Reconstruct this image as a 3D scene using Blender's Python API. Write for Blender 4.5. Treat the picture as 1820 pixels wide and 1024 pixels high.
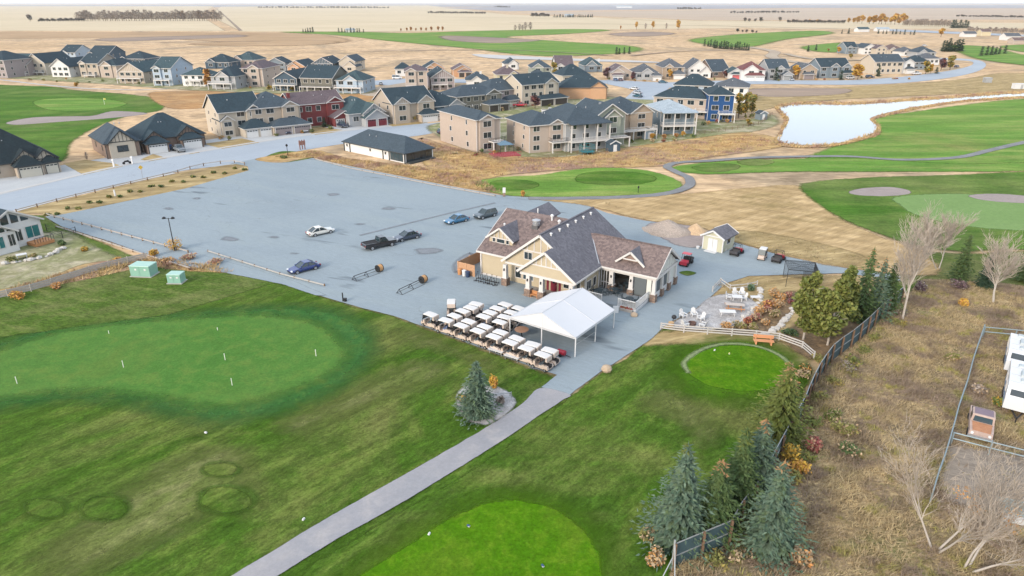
import bpy, bmesh, math, random
import numpy as np
from mathutils import Vector, Matrix
from mathutils.geometry import tessellate_polygon, delaunay_2d_cdt

for _o in list(bpy.data.objects):
    bpy.data.objects.remove(_o)
SC = bpy.context.scene
COL = SC.collection
R = random.Random(7)
rad = math.radians

# ---------------------------------------------------------------- camera
CAM_H, FOC = 37.0, 1213.0
PITCH = math.atan(507 / FOC)
cam = bpy.data.cameras.new('camera')
cam.sensor_width = 36.0
cam.lens = FOC / 1820 * 36.0
cam.clip_start = 0.5
cam.clip_end = 90000
camo = bpy.data.objects.new('camera', cam)
COL.objects.link(camo)
camo.location = (0, 0, CAM_H)
camo.rotation_euler = (math.pi / 2 - PITCH, 0, 0)
SC.camera = camo

# ---------------------------------------------------------------- sky, sun, exposure
SUN_EL, SUN_AZ = rad(24), rad(222)          # azimuth clockwise from +Y: behind and left of the camera
world = bpy.data.worlds.new('World')
SC.world = world
world.use_nodes = True
wn = world.node_tree
sky = wn.nodes.new('ShaderNodeTexSky')
sky.sky_type = 'NISHITA'
sky.sun_disc = False
sky.sun_elevation = SUN_EL
sky.sun_rotation = SUN_AZ
sky.air_density = 1.0
sky.dust_density = 2.0
sky.ozone_density = 1.0
bg = wn.nodes['Background']
veil = wn.nodes.new('ShaderNodeMix')            # thin bright overcast laid over the clear sky
veil.data_type = 'RGBA'; veil.blend_type = 'ADD'; veil.inputs[0].default_value = 0.55
veil.inputs[6].default_value = (5.65, 6.1, 6.75, 1)
wn.links.new(sky.outputs[0], veil.inputs[7])
wn.links.new(veil.outputs[2], bg.inputs[0])
bg.inputs[1].default_value = 0.08
sun = bpy.data.lights.new('sun', 'SUN')
sun.energy = 1.5
sun.angle = rad(15)
sun.color = (1.0, 0.88, 0.75)
suno = bpy.data.objects.new('sun', sun)
COL.objects.link(suno)
sd = Vector((math.sin(SUN_AZ) * math.cos(SUN_EL), math.cos(SUN_AZ) * math.cos(SUN_EL), math.sin(SUN_EL)))
suno.rotation_euler = sd.to_track_quat('Z', 'Y').to_euler()
suno.location = (-40, -40, 60)
vs = SC.view_settings
vs.view_transform = 'Standard'
vs.look = 'None'
vs.exposure = 1.22
vs.gamma = 1.0
vs.use_curve_mapping = False
SC.cycles.use_denoising = True
SC.cycles.max_bounces = 6
SC.cycles.diffuse_bounces = 3
SC.cycles.transparent_max_bounces = 12
SC.cycles.volume_bounces = 0

# ---------------------------------------------------------------- survey helpers
_cp, _sp = math.cos(PITCH), math.sin(PITCH)


def G(x, y, z=0.0):
    """Plan position of a point surveyed in the photograph that lies at height z."""
    dx, dy = (x - 910) / FOC, (512 - y) / FOC
    f, zz = _cp + dy * _sp, -_sp + dy * _cp
    t = (CAM_H - z) / -zz
    return Vector((dx * t, f * t, z))


def tag(o, label=None, cat=None, group=None, kind=None):
    if label: o['label'] = label
    if cat: o['category'] = cat
    if group: o['group'] = group
    if kind: o['kind'] = kind
    return o


def link(o, parent=None):
    COL.objects.link(o)
    if parent is not None: o.parent = parent
    return o


def thing(name, label, cat, loc=(0, 0, 0), rz=0.0, group=None):
    o = bpy.data.objects.new(name, None)
    o.empty_display_size = 0.5
    COL.objects.link(o)
    o.location = loc
    o.rotation_euler = (0, 0, rz)
    return tag(o, label, cat, group)


def dup(root, loc, rz, label=None, group=None, scale=None):
    r = root.copy(); COL.objects.link(r)
    r.location = loc; r.rotation_euler = (0, 0, rz)
    if scale: r.scale = (scale,) * 3
    if label: r['label'] = label
    if group: r['group'] = group
    for ch in list(root.children):
        c = ch.copy(); COL.objects.link(c); c.parent = r
        for g in list(ch.children):
            d = g.copy(); COL.objects.link(d); d.parent = c
    return r


class MB:
    """Collects faces into one mesh."""
    def __init__(s): s.v, s.f, s.mi, s.m = [], [], [], 0

    def face(s, pts):
        n = len(s.v); s.v += [tuple(p) for p in pts]
        s.f.append(tuple(range(n, n + len(pts)))); s.mi.append(s.m)
        return s

    def mesh_(s, vs, fs):
        n = len(s.v); s.v += [tuple(p) for p in vs]
        for f in fs: s.f.append(tuple(i + n for i in f)); s.mi.append(s.m)
        return s

    def box(s, x0, x1, y0, y1, z0, z1, M=None, taper=0.0):
        t = taper
        vs = [(x0, y0, z0), (x1, y0, z0), (x1, y1, z0), (x0, y1, z0),
              (x0 + t, y0 + t, z1), (x1 - t, y0 + t, z1), (x1 - t, y1 - t, z1), (x0 + t, y1 - t, z1)]
        if M is not None: vs = [M @ Vector(p) for p in vs]
        return s.mesh_(vs, [(3, 2, 1, 0), (4, 5, 6, 7), (0, 1, 5, 4), (1, 2, 6, 5), (2, 3, 7, 6), (3, 0, 4, 7)])

    def slab(s, pts, t, n=None):
        """A polygon given thickness t below it (along -n, default down)."""
        n = Vector(n or (0, 0, 1)).normalized() * t
        k = len(pts); top = [Vector(p) for p in pts]; bot = [p - n for p in top]
        fs = [tuple(range(k)), tuple(range(2 * k - 1, k - 1, -1))]
        fs += [(i, k + i, k + (i + 1) % k, (i + 1) % k) for i in range(k)]
        return s.mesh_(top + bot, fs)

    def bar(s, a, b, w, h=None, up=(0, 0, 1)):
        """A square bar from a to b."""
        a, b = Vector(a), Vector(b); h = h or w
        d = (b - a).normalized(); u = Vector(up)
        if abs(d.dot(u)) > 0.98: u = Vector((0, 1, 0))
        sx = d.cross(u).normalized(); sy = sx.cross(d).normalized()
        q = [(-1, -1), (1, -1), (1, 1), (-1, 1)]
        vs = [p + sx * (i * w / 2) + sy * (j * h / 2) for p in (a, b) for i, j in q]
        return s.mesh_(vs, [(3, 2, 1, 0), (4, 5, 6, 7), (0, 1, 5, 4), (1, 2, 6, 5), (2, 3, 7, 6), (3, 0, 4, 7)])

    def tube(s, a, b, r0, r1=None, n=6, cap=True):
        a, b = Vector(a), Vector(b); r1 = r0 if r1 is None else r1
        d = (b - a).normalized(); u = Vector((0, 0, 1)) if abs(d.z) < 0.95 else Vector((0, 1, 0))
        sx = d.cross(u).normalized(); sy = sx.cross(d)
        vs = []
        for p, r in ((a, r0), (b, r1)):
            for i in range(n):
                t = 2 * math.pi * i / n
                vs.append(p + sx * (r * math.cos(t)) + sy * (r * math.sin(t)))
        fs = [(i, (i + 1) % n, n + (i + 1) % n, n + i) for i in range(n)]
        if cap: fs += [tuple(range(n - 1, -1, -1)), tuple(range(n, 2 * n))]
        return s.mesh_(vs, fs)

    def lathe(s, prof, n=10, c=(0, 0, 0)):
        vs = [(c[0] + r * math.cos(2 * math.pi * i / n), c[1] + r * math.sin(2 * math.pi * i / n), c[2] + z) for r, z in prof for i in range(n)]
        fs = [(k * n + i, k * n + (i + 1) % n, (k + 1) * n + (i + 1) % n, (k + 1) * n + i) for k in range(len(prof) - 1) for i in range(n)]
        fs += [tuple(range(n - 1, -1, -1)), tuple(range((len(prof) - 1) * n, len(prof) * n))]
        return s.mesh_(vs, fs)

    def mesh(s, name, mats, smooth=False):
        me = bpy.data.meshes.new(name)
        me.from_pydata(s.v, [], s.f)
        for m in (mats if isinstance(mats, (list, tuple)) else [mats]): me.materials.append(m)
        if any(s.mi): me.polygons.foreach_set('material_index', s.mi)
        if smooth: me.polygons.foreach_set('use_smooth', [True] * len(s.f))
        me.update()
        return me

    def obj(s, name, mats, parent=None, smooth=False):
        return link(bpy.data.objects.new(name, s.mesh(name, mats, smooth)), parent)


# ---------------------------------------------------------------- materials
class NT:
    def __init__(s, name):
        s.mat = bpy.data.materials.new(name); s.mat.use_nodes = True
        s.t = s.mat.node_tree; s.p = s.t.nodes['Principled BSDF']

    def n(s, kind, **kw):
        nd = s.t.nodes.new('ShaderNode' + kind)
        for k, v in kw.items():
            if k in nd.inputs: nd.inputs[k].default_value = v
            else: setattr(nd, k, v)
        return nd

    def l(s, a, b): s.t.links.new(a, b); return s

    def math(s, op, a, b=None, clamp=False):
        m = s.n('Math', operation=op); m.use_clamp = clamp
        for i, v in enumerate((a, b)):
            if v is None: continue
            if isinstance(v, (int, float)): m.inputs[i].default_value = v
            else: s.l(v, m.inputs[i])
        return m.outputs[0]

    def noise(s, vec, scale, detail=3.0, rough=0.55, dist=0.0, dim='3D'):
        m = s.n('TexNoise', noise_dimensions=dim); m.inputs['Scale'].default_value = scale
        m.inputs['Detail'].default_value = detail; m.inputs['Roughness'].default_value = rough
        m.inputs['Distortion'].default_value = dist
        s.l(vec, m.inputs['Vector'])
        return m.outputs['Fac']

    def ramp(s, fac, lo, hi):
        m = s.n('MapRange'); m.clamp = True
        m.inputs['From Min'].default_value = lo; m.inputs['From Max'].default_value = hi
        s.l(fac, m.inputs['Value'])
        return m.outputs[0]

    def mix(s, fac, a, b, mode='MIX'):
        m = s.n('Mix', data_type='RGBA', blend_type=mode)
        for i, v in ((0, fac), (6, a), (7, b)):
            if isinstance(v, (int, float)): m.inputs[i].default_value = v
            elif isinstance(v, tuple): m.inputs[i].default_value = (*v, 1)
            else: s.l(v, m.inputs[i])
        return m.outputs[2]

    def gain(s, col, fac, lo, hi):
        """Multiply col by lo..hi following fac."""
        m = s.n('MapRange'); m.inputs['To Min'].default_value = lo; m.inputs['To Max'].default_value = hi
        s.l(fac, m.inputs['Value'])
        h = s.n('Vector' + 'Math', operation='SCALE')
        s.l(col, h.inputs[0]); s.l(m.outputs[0], h.inputs['Scale'])
        return h.outputs[0]

    def bump(s, h, strength, dist=0.05):
        b = s.n('Bump'); b.inputs['Strength'].default_value = strength; b.inputs['Distance'].default_value = dist
        s.l(h, b.inputs['Height']); s.l(b.outputs[0], s.p.inputs['Normal'])


_MC = {}


def mat(name, col, rough=0.7, var=0.12, scale=1.5, metal=0.0, bump=0.0, spec=0.3, stretch=(1, 1, 1), clear=0.0):
    """A painted, metal or plain surface whose tone wanders a little."""
    if name in _MC: return _MC[name]
    N = NT(name); N.p.inputs['Roughness'].default_value = rough; N.p.inputs['Metallic'].default_value = metal
    N.p.inputs['Specular IOR Level'].default_value = spec
    if clear: N.p.inputs['Coat Weight'].default_value = clear; N.p.inputs['Coat Roughness'].default_value = 0.08
    co = N.n('TexCoord'); mp = N.n('Mapping'); mp.inputs['Scale'].default_value = stretch
    N.l(co.outputs['Object'], mp.inputs[0])
    a = N.noise(mp.outputs[0], scale, 4, 0.6)
    b = N.noise(mp.outputs[0], scale * 7, 2, 0.5)
    rgb = N.n('RGB'); rgb.outputs[0].default_value = (*col, 1)
    c = N.gain(rgb.outputs[0], a, 1 - var, 1 + var)
    c = N.gain(c, b, 1 - var * .6, 1 + var * .6)
    N.l(c, N.p.inputs['Base Color'])
    if bump: N.bump(b, bump)
    _MC[name] = N.mat
    return N.mat


def roofmat(name, c1, c2):
    """Asphalt shingles: blended tabs in courses."""
    if name in _MC: return _MC[name]
    N = NT(name); N.p.inputs['Roughness'].default_value = 0.9; N.p.inputs['Specular IOR Level'].default_value = 0.2
    co = N.n('TexCoord'); a = N.noise(co.outputs['Object'], 0.5, 3)
    v = N.n('TexVoronoi'); v.inputs['Scale'].default_value = 3.2; N.l(co.outputs['Object'], v.inputs['Vector'])
    sx = N.n('SeparateColor'); N.l(v.outputs['Color'], sx.inputs[0])
    c = N.mix(sx.outputs[0], c1, c2)
    c = N.gain(c, a, 0.8, 1.2)
    fine = N.noise(co.outputs['Object'], 9, 2)
    c = N.gain(c, fine, 0.75, 1.25)
    N.l(c, N.p.inputs['Base Color']); N.bump(fine, 0.4, 0.03)
    _MC[name] = N.mat
    return N.mat


def sidingmat(name, col, lap=0.2, var=0.08):
    """Lap siding, horizontal courses in the relief."""
    if name in _MC: return _MC[name]
    N = NT(name); N.p.inputs['Roughness'].default_value = 0.75; N.p.inputs['Specular IOR Level'].default_value = 0.25
    co = N.n('TexCoord'); sp = N.n('SeparateXYZ'); N.l(co.outputs['Object'], sp.inputs[0])
    saw = N.math('FRACT', N.math('DIVIDE', sp.outputs[2], lap))
    a = N.noise(co.outputs['Object'], 0.8, 4)
    rgb = N.n('RGB'); rgb.outputs[0].default_value = (*col, 1)
    c = N.gain(rgb.outputs[0], a, 1 - var, 1 + var)
    N.l(c, N.p.inputs['Base Color']); N.bump(saw, 0.5, 0.03)
    _MC[name] = N.mat
    return N.mat


def stonemat(name, c1, c2, c3, scale=2.4):
    if name in _MC: return _MC[name]
    N = NT(name); N.p.inputs['Roughness'].default_value = 0.85
    co = N.n('TexCoord'); mp = N.n('Mapping'); mp.inputs['Scale'].default_value = (1, 1, 1.9)
    N.l(co.outputs['Object'], mp.inputs[0])
    v = N.n('TexVoronoi'); v.inputs['Scale'].default_value = scale; N.l(mp.outputs[0], v.inputs['Vector'])
    e = N.n('TexVoronoi', feature='DISTANCE_TO_EDGE'); e.inputs['Scale'].default_value = scale; N.l(mp.outputs[0], e.inputs['Vector'])
    s = N.n('SeparateColor'); N.l(v.outputs['Color'], s.inputs[0])
    c = N.mix(s.outputs[0], c1, c2); c = N.mix(N.ramp(s.outputs[1], .5, .9), c, c3)
    j = N.ramp(e.outputs['Distance'], 0.0, 0.08)
    c = N.mix(j, (0.1, 0.09, 0.085), c)
    N.l(c, N.p.inputs['Base Color']); N.bump(j, 0.5, 0.04)
    _MC[name] = N.mat
    return N.mat


def glassmat(name, col=(0.02, 0.03, 0.035), rough=0.06):
    """Window glass over a dark room."""
    if name in _MC: return _MC[name]
    N = NT(name); N.p.inputs['Roughness'].default_value = rough
    N.p.inputs['Specular IOR Level'].default_value = 0.8
    co = N.n('TexCoord'); a = N.noise(co.outputs['Object'], 0.7, 2)
    rgb = N.n('RGB'); rgb.outputs[0].default_value = (*col, 1)
    N.l(N.gain(rgb.outputs[0], a, .5, 1.5), N.p.inputs['Base Color'])
    _MC[name] = N.mat
    return N.mat


def leafmat(name, c1, c2, c3=None, trans=0.25):
    """Foliage: every spray has its own tone."""
    if name in _MC: return _MC[name]
    N = NT(name); N.p.inputs['Roughness'].default_value = 0.75; N.p.inputs['Specular IOR Level'].default_value = 0.15
    g = N.n('NewGeometry'); co = N.n('TexCoord')
    a = N.noise(co.outputs['Object'], 0.9, 3)
    c = N.mix(g.outputs['Random Per Island'], c1, c2)
    if c3: c = N.mix(N.ramp(a, .52, .68), c, c3)
    c = N.gain(c, a, 0.65, 1.35)
    N.l(c, N.p.inputs['Base Color'])
    _MC[name] = N.mat
    return N.mat


def groundmat(name, c1, c2, c3=None, big=0.05, med=0.35, fine=2.2, dry=None, dry_lo=.55, dry_hi=.7, dry_scale=0.06,
              stripe=None, stretch=(1, 1), ang=0.0, fgain=.3, mgain=.2, bump=0.3, rough=0.95, marks=None, soft=1.0, spec=0.05, fine2=0.0, cracks=None):
    """Ground cover in plan coordinates: broad, middling and fine mottling, dry patches, mowing lines."""
    if name in _MC: return _MC[name]
    N = NT(name); N.p.inputs['Roughness'].default_value = rough; N.p.inputs['Specular IOR Level'].default_value = spec
    g = N.n('NewGeometry'); mp = N.n('Mapping')
    mp.vector_type = 'TEXTURE'; mp.inputs['Rotation'].default_value = (0, 0, -ang); mp.inputs['Scale'].default_value = (1 / stretch[0], 1 / stretch[1], 1)
    N.l(g.outputs['Position'], mp.inputs[0]); P = mp.outputs[0]; W = g.outputs['Position']
    nb = N.noise(W, big, 4, .6, .6); nm = N.noise(P, med, 5, .65, .4); nf = N.noise(P, fine, 4, .7)
    c = N.mix(N.ramp(nb, .35, .65), c1, c2)
    if c3: c = N.mix(N.ramp(nm, .48, .66), c, c3)
    if dry:
        nd = N.noise(W, dry_scale, 6, .65, .8)
        c = N.mix(N.ramp(nd, dry_lo, dry_hi), c, dry)
    if stripe:
        a, wd, st = stripe
        s = N.n('Mapping'); s.inputs['Rotation'].default_value = (0, 0, a); N.l(W, s.inputs[0])
        x = N.n('SeparateXYZ'); N.l(s.outputs[0], x.inputs[0])
        wob = N.math('ADD', N.math('DIVIDE', x.outputs[0], wd), N.math('MULTIPLY', N.noise(W, .08, 2), 1.3))
        sn = N.math('SINE', wob)
        c = N.gain(c, N.ramp(sn, -1, 1), 1 - st, 1 + st)
    c = N.gain(c, N.ramp(nm, .25, .75), 1 - mgain, 1 + mgain)
    c = N.gain(c, N.ramp(nf, .3, .7), 1 - fgain, 1 + fgain)
    if fine2:
        c = N.gain(c, N.ramp(N.noise(W, fine2, 3, .7, .8), .3, .7), 1 - fgain * .9, 1 + fgain * .9)
    if marks:
        mc, msc, mlo, mhi = marks
        q = N.n('Mapping'); q.vector_type = 'TEXTURE'; q.inputs['Rotation'].default_value = (0, 0, rad(-25)); q.inputs['Scale'].default_value = (2.6, .6, 1)
        N.l(W, q.inputs[0])
        c = N.mix(N.ramp(N.noise(q.outputs[0], msc, 3, .5), mlo, mhi), c, mc)
    if cracks:
        cc, csc, cw = cracks
        v = N.n('TexVoronoi', feature='DISTANCE_TO_EDGE'); v.inputs['Scale'].default_value = csc
        wv = N.n('VectorMath', operation='ADD'); nz = N.n('TexNoise'); nz.inputs['Scale'].default_value = .25; nz.inputs['Detail'].default_value = 4; N.l(W, nz.inputs['Vector'])
        sc_ = N.n('VectorMath', operation='SCALE'); sc_.inputs['Scale'].default_value = 7.0; N.l(nz.outputs['Color'], sc_.inputs[0])
        N.l(W, wv.inputs[0]); N.l(sc_.outputs[0], wv.inputs[1]); N.l(wv.outputs[0], v.inputs['Vector'])
        k = N.math('MULTIPLY', N.ramp(v.outputs['Distance'], cw, 0), N.ramp(N.noise(W, .05, 2), .45, .6))
        c = N.mix(N.math('MULTIPLY', k, .6), c, cc)
    N.l(c, N.p.inputs['Base Color'])
    if bump: N.bump(nf, bump, 0.12)
    at = N.n('Attribute', attribute_name='edge')
    e = N.math('ADD', at.outputs['Fac'], N.math('MULTIPLY', N.math('SUBTRACT', N.noise(W, .55, 5, .7), .5), 0.9))
    N.l(N.ramp(e, .5 - .22 * soft, .5 + .22 * soft), N.p.inputs['Alpha'])
    _MC[name] = N.mat
    return N.mat


# ---------------------------------------------------------------- ground sheets
def smooth_loop(pts, closed=True, sub=6):
    """Catmull-Rom through pts."""
    n = len(pts); out = []
    rng = range(n) if closed else range(n - 1)
    for i in rng:
        if closed: p0, p1, p2, p3 = pts[i - 1], pts[i], pts[(i + 1) % n], pts[(i + 2) % n]
        else: p0, p1, p2, p3 = pts[max(i - 1, 0)], pts[i], pts[i + 1], pts[min(i + 2, n - 1)]
        for k in range(sub):
            t = k / sub
            out.append(.5 * ((2 * p1) + (p2 - p0) * t + (2 * p0 - 5 * p1 + 4 * p2 - p3) * t * t + (3 * p1 - p0 - 3 * p2 + p3) * t ** 3))
    if not closed: out.append(pts[-1])
    return out


_Z = [0.0]


def nextz(step=0.004):
    _Z[0] += step
    return _Z[0]


def plan(pix): return [G(x, y).to_2d() for x, y in pix]


def sheet(name, pts, m, feather=0.6, smooth=True, label=None, kind='structure', dz=0.004, z=None, cat=None):
    """A ground sheet with a ragged, blended border; pts in plan metres."""
    z = nextz(dz) if z is None else z
    p = smooth_loop(pts) if smooth else list(pts)
    q = []
    for a in p:                                  # drop near duplicates
        if not q or (a - q[-1]).length > 0.05: q.append(a)
    if (q[0] - q[-1]).length < 0.05: q.pop()
    p = q; n = len(p)
    area = sum(p[i - 1].x * p[i].y - p[i].x * p[i - 1].y for i in range(n))
    if area < 0: p.reverse()
    nor = []
    for i in range(n):
        d = (p[(i + 1) % n] - p[i - 1]).normalized()
        nor.append(Vector((d.y, -d.x)))
    outer = [p[i] + nor[i] * feather for i in range(n)]
    inner = [p[i] - nor[i] * feather for i in range(n)]
    vs = [(a.x, a.y, z) for a in inner + outer]
    tris = tessellate_polygon([[Vector((a.x, a.y, 0)) for a in inner]])
    fs = []
    for t in tris:
        a, b, c = (inner[k] for k in t)
        fs.append(t if (b - a).cross(c - a) > 0 else t[::-1])
    fs += [(i, n + i, n + (i + 1) % n, (i + 1) % n) for i in range(n)]
    me = bpy.data.meshes.new(name); me.from_pydata(vs, [], fs)
    at = me.attributes.new('edge', 'FLOAT', 'POINT')
    at.data.foreach_set('value', [1.0] * n + [0.0] * n)
    me.materials.append(m); me.update()
    o = link(bpy.data.objects.new(name, me))
    return tag(o, label, cat, None, kind)


def soft_sheet(name, pts, m, feather, label, dz=.003, step=1.0):
    """A sheet that thins out with distance from its border, for blended patches."""
    p = smooth_loop(pts); n = len(p); z = nextz(dz)
    A = np.array([(v.x, v.y) for v in p]); lo, hi = A.min(0), A.max(0)
    gx, gy = np.meshgrid(np.arange(lo[0] + step / 2, hi[0], step), np.arange(lo[1] + step / 2, hi[1], step)); Q = np.stack([gx.ravel(), gy.ravel()], 1)
    B = np.roll(A, -1, 0); ins = np.zeros(len(Q), bool); dist = np.full(len(Q), 1e9)
    for a, b in zip(A, B):
        if a[1] != b[1]: ins ^= ((a[1] > Q[:, 1]) != (b[1] > Q[:, 1])) & (Q[:, 0] < (b[0] - a[0]) * (Q[:, 1] - a[1]) / (b[1] - a[1]) + a[0])
        d = b - a; t = np.clip(((Q - a) @ d) / max(1e-9, d @ d), 0, 1); dist = np.minimum(dist, np.linalg.norm(Q - (a + t[:, None] * d), axis=1))
    ok = ins & (dist > step * .45); Q, dist = Q[ok], dist[ok]
    co, _, fs, ov, _, _ = delaunay_2d_cdt([Vector(v) for v in p] + [Vector((float(x), float(y))) for x, y in Q], [], [list(range(n))], 1, 1e-5)
    ev = []
    for src in ov: i = src[0] if src else 0; ev.append(0.0 if i < n else float(min(1, dist[i - n] / feather)))
    me = bpy.data.meshes.new(name); me.from_pydata([(v.x, v.y, z) for v in co], [], [tuple(f) for f in fs])
    me.attributes.new('edge', 'FLOAT', 'POINT').data.foreach_set('value', ev); me.materials.append(m); me.update()
    for q in me.polygons:
        if q.normal.z < 0: q.flip()
    return tag(link(bpy.data.objects.new(name, me)), label, None, None, 'structure')


def psheet(name, pix, m, feather=0.6, smooth=True, label=None, **k): return sheet(name, plan(pix), m, feather, smooth, label, **k)


def ribbon(name, pts, w, m, label=None, feather=0.25, dz=0.004):
    c = smooth_loop(pts, False, 8); L, Rr = [], []
    for i in range(len(c)):
        d = (c[min(i + 1, len(c) - 1)] - c[max(i - 1, 0)]).normalized(); nn = Vector((-d.y, d.x)) * (w / 2)
        L.append(c[i] + nn); Rr.append(c[i] - nn)
    return sheet(name, L + Rr[::-1], m, feather, False, label, dz=dz)


def ell(cx, cy, rx, ry, n=20, wob=0.05):
    ph = R.random() * 6
    return [(cx + rx * (1 + wob * math.sin(3 * t + ph)) * math.cos(t), cy + ry * (1 + wob * math.sin(2 * t + ph)) * math.sin(t)) for t in (2 * math.pi * i / n for i in range(n))]

# ================================================================ GROUND
V2 = lambda x, y: Vector((x, y))
m_prairie = groundmat('prairie', (0.4329, 0.299, 0.1725), (0.5382, 0.3852, 0.2415), (0.3276, 0.2357, 0.1437), big=.008, med=.05, fine=.5, stretch=(.35, 1.6), dry=(0.3042, 0.23, 0.1495), dry_lo=.5, dry_hi=.62, dry_scale=.02, mgain=.26, fgain=.34, fine2=.14)
ME = MB()
S = 52000
ME.face([(-S, -S, 0), (S, -S, 0), (S, S, 0), (-S, S, 0)])
gr = ME.obj('ground', m_prairie)
gr.data.attributes.new('edge', 'FLOAT', 'POINT').data.foreach_set('value', [1.0] * 4)
tag(gr, 'tan dry prairie stretching from the golf course to the horizon', None, None, 'structure')

m_wheat = groundmat('wheat_field', (0.4511, 0.3734, 0.2503), (0.5052, 0.419, 0.2874), (0.424, 0.3461, 0.2318), big=.003, med=.012, fine=.09, stretch=(.12, 1.0), mgain=.13, fgain=.14, bump=0, soft=.6)
m_wheat2 = groundmat('stubble_field', (0.378, 0.2925, 0.2137), (0.414, 0.333, 0.2517), (0.333, 0.27, 0.209), big=.0015, med=.006, fine=.05, stretch=(.1, 1), mgain=.1, fgain=.08, bump=0, soft=.6)
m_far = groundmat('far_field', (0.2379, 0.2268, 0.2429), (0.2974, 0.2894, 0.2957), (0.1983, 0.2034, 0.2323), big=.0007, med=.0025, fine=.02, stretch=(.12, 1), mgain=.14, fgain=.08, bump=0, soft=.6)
m_brown = groundmat('brown_band', (0.324, 0.2184, 0.125), (0.408, 0.28, 0.165), (0.24, 0.168, 0.1), big=.01, med=.04, fine=.4, stretch=(.2, 1.5), mgain=.3, fgain=.2)
m_plow = groundmat('dark_soil', (0.2185, 0.1705, 0.1418), (0.2875, 0.22, 0.168), (0.1725, 0.1375, 0.1155), big=.01, med=.04, fine=.3, stretch=(.2, 1.5), mgain=.15, fgain=.2)
m_rough = groundmat('rough_grass', (.066, .112, .018), (.05, .098, .012), (.10, .122, .034), big=.05, med=.3, fine=2.4, dry=(.14, .142, .055), dry_lo=.45, dry_hi=.66, dry_scale=.05, mgain=.24, fgain=.4, stretch=(.5, 1.3), ang=rad(20), fine2=5)
m_lawn = groundmat('lawn_grass', (0.0558, 0.1064, 0.01302), (0.03999, 0.0893, 0.00837), (0.08184, 0.1121, 0.02139), big=.06, med=.22, fine=1.7, dry=(0.1116, 0.1263, 0.03534), dry_lo=.46, dry_hi=.68, dry_scale=.055, stretch=(.55, 1.35), ang=rad(-50), mgain=.26, fgain=.40, stripe=(rad(40), .42, .10), fine2=5.5)
m_fair = groundmat('fairway_grass', (0.0594, 0.1346, 0.0153), (0.045, 0.1142, 0.0119), (0.09, 0.1448, 0.0272), big=.02, med=.1, fine=1.2, stretch=(.3, 1.4), dry=(0.135, 0.1581, 0.051), dry_lo=.48, dry_hi=.72, dry_scale=.02, mgain=.24, fgain=.26, stripe=(rad(20), 2.2, .08), fine2=2)
m_fair2 = groundmat('pale_fairway', (0.1155, 0.2118, 0.03713), (0.08663, 0.1876, 0.02888), (0.1733, 0.2178, 0.05775), big=.015, med=.08, fine=.8, stretch=(.25, 1.4), dry=(0.231, 0.2178, 0.07425), dry_lo=.56, dry_hi=.72, dry_scale=.015, mgain=.2, fgain=.22, stripe=(rad(70), 2.6, .07), fine2=2)
m_fringe = groundmat('fringe_grass', (0.03105, 0.1083, 0.024), (0.04657, 0.125, 0.032), (0.0621, 0.1166, 0.024), big=.07, med=.5, fine=2.6, mgain=.2, fgain=.28, soft=2.6, fine2=5)
m_putt = groundmat('putting_grass', (0.07312, 0.1583, 0.03289), (0.05919, 0.1499, 0.02758), (0.08705, 0.1542, 0.03182), big=.05, med=.5, fine=3.5, mgain=.12, fgain=.16, bump=.1, dry=(0.09746, 0.1499, 0.03182), dry_lo=.5, dry_hi=.75, dry_scale=.07, soft=2.0, fine2=7)
m_tee = groundmat('tee_grass', (0.06008, 0.152, 0.00378), (0.04845, 0.133, 0.00315), (0.08237, 0.1568, 0.00756), big=.12, med=.7, fine=3.5, mgain=.14, fgain=.24, bump=.15, dry=(0.0969, 0.1425, 0.0126), dry_lo=.5, dry_hi=.75, dry_scale=.14, fine2=6, soft=.8)
m_teeb = groundmat('tee_border', (0.04427, 0.1097, 0.0056), (0.05692, 0.1197, 0.007), big=.1, med=.6, fine=3, mgain=.2, fgain=.25, soft=2.6, fine2=5)
m_green_far = groundmat('far_green', (0.152, 0.235, 0.084), (0.133, 0.22, 0.072), big=.03, med=.2, fine=1.5, mgain=.06, fgain=.1, bump=0)
m_dry = groundmat('dry_grass_ground', (0.315, 0.235, 0.1148), (0.2625, 0.195, 0.0935), (0.378, 0.29, 0.153), big=.05, med=.3, fine=1.6, stretch=(.3, 1.5), ang=rad(-20), dry=(0.21, 0.155, 0.085), dry_scale=.08, mgain=.2, fgain=.3)
m_slope = groundmat('hay_slope', (0.36, 0.2565, 0.1332), (0.31, 0.2205, 0.108), (0.42, 0.306, 0.1656), big=.04, med=.25, fine=1.6, stretch=(.3, 1.5), ang=rad(-35), dry=(0.24, 0.18, 0.0792), dry_scale=.06, mgain=.15, fgain=.22, stripe=(rad(-62), .62, .09))
m_wild = groundmat('wild_grass', (0.35, 0.216, 0.09), (0.3, 0.2295, 0.1125), (0.4125, 0.2835, 0.1275), big=.05, med=.25, fine=1.3, dry=(0.275, 0.1755, 0.1275), dry_scale=.05, dry_lo=.5, dry_hi=.62, mgain=.25, fgain=.3, stretch=(.5, 1.4))
m_reed = groundmat('rust_grass', (0.34, 0.187, 0.078), (0.28, 0.176, 0.091), (0.38, 0.242, 0.117), big=.04, med=.2, fine=1, mgain=.2, fgain=.25, stretch=(.4, 1.4))
m_meadow = groundmat('meadow_ground', (0.2295, 0.1688, 0.09152), (0.1823, 0.1418, 0.09152), (0.297, 0.2228, 0.1197), big=.09, med=.5, fine=2.5, dry=(0.162, 0.1688, 0.06336), dry_lo=.55, dry_hi=.7, dry_scale=.12, mgain=.35, fgain=.45, stretch=(.6, 1.2), fine2=6)
m_dirt = groundmat('bare_dirt', (.22, .185, .15), (.27, .225, .18), (.18, .15, .12), big=.1, med=.6, fine=3, mgain=.2, fgain=.3, stretch=(.35, 1.5), ang=rad(25))
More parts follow.
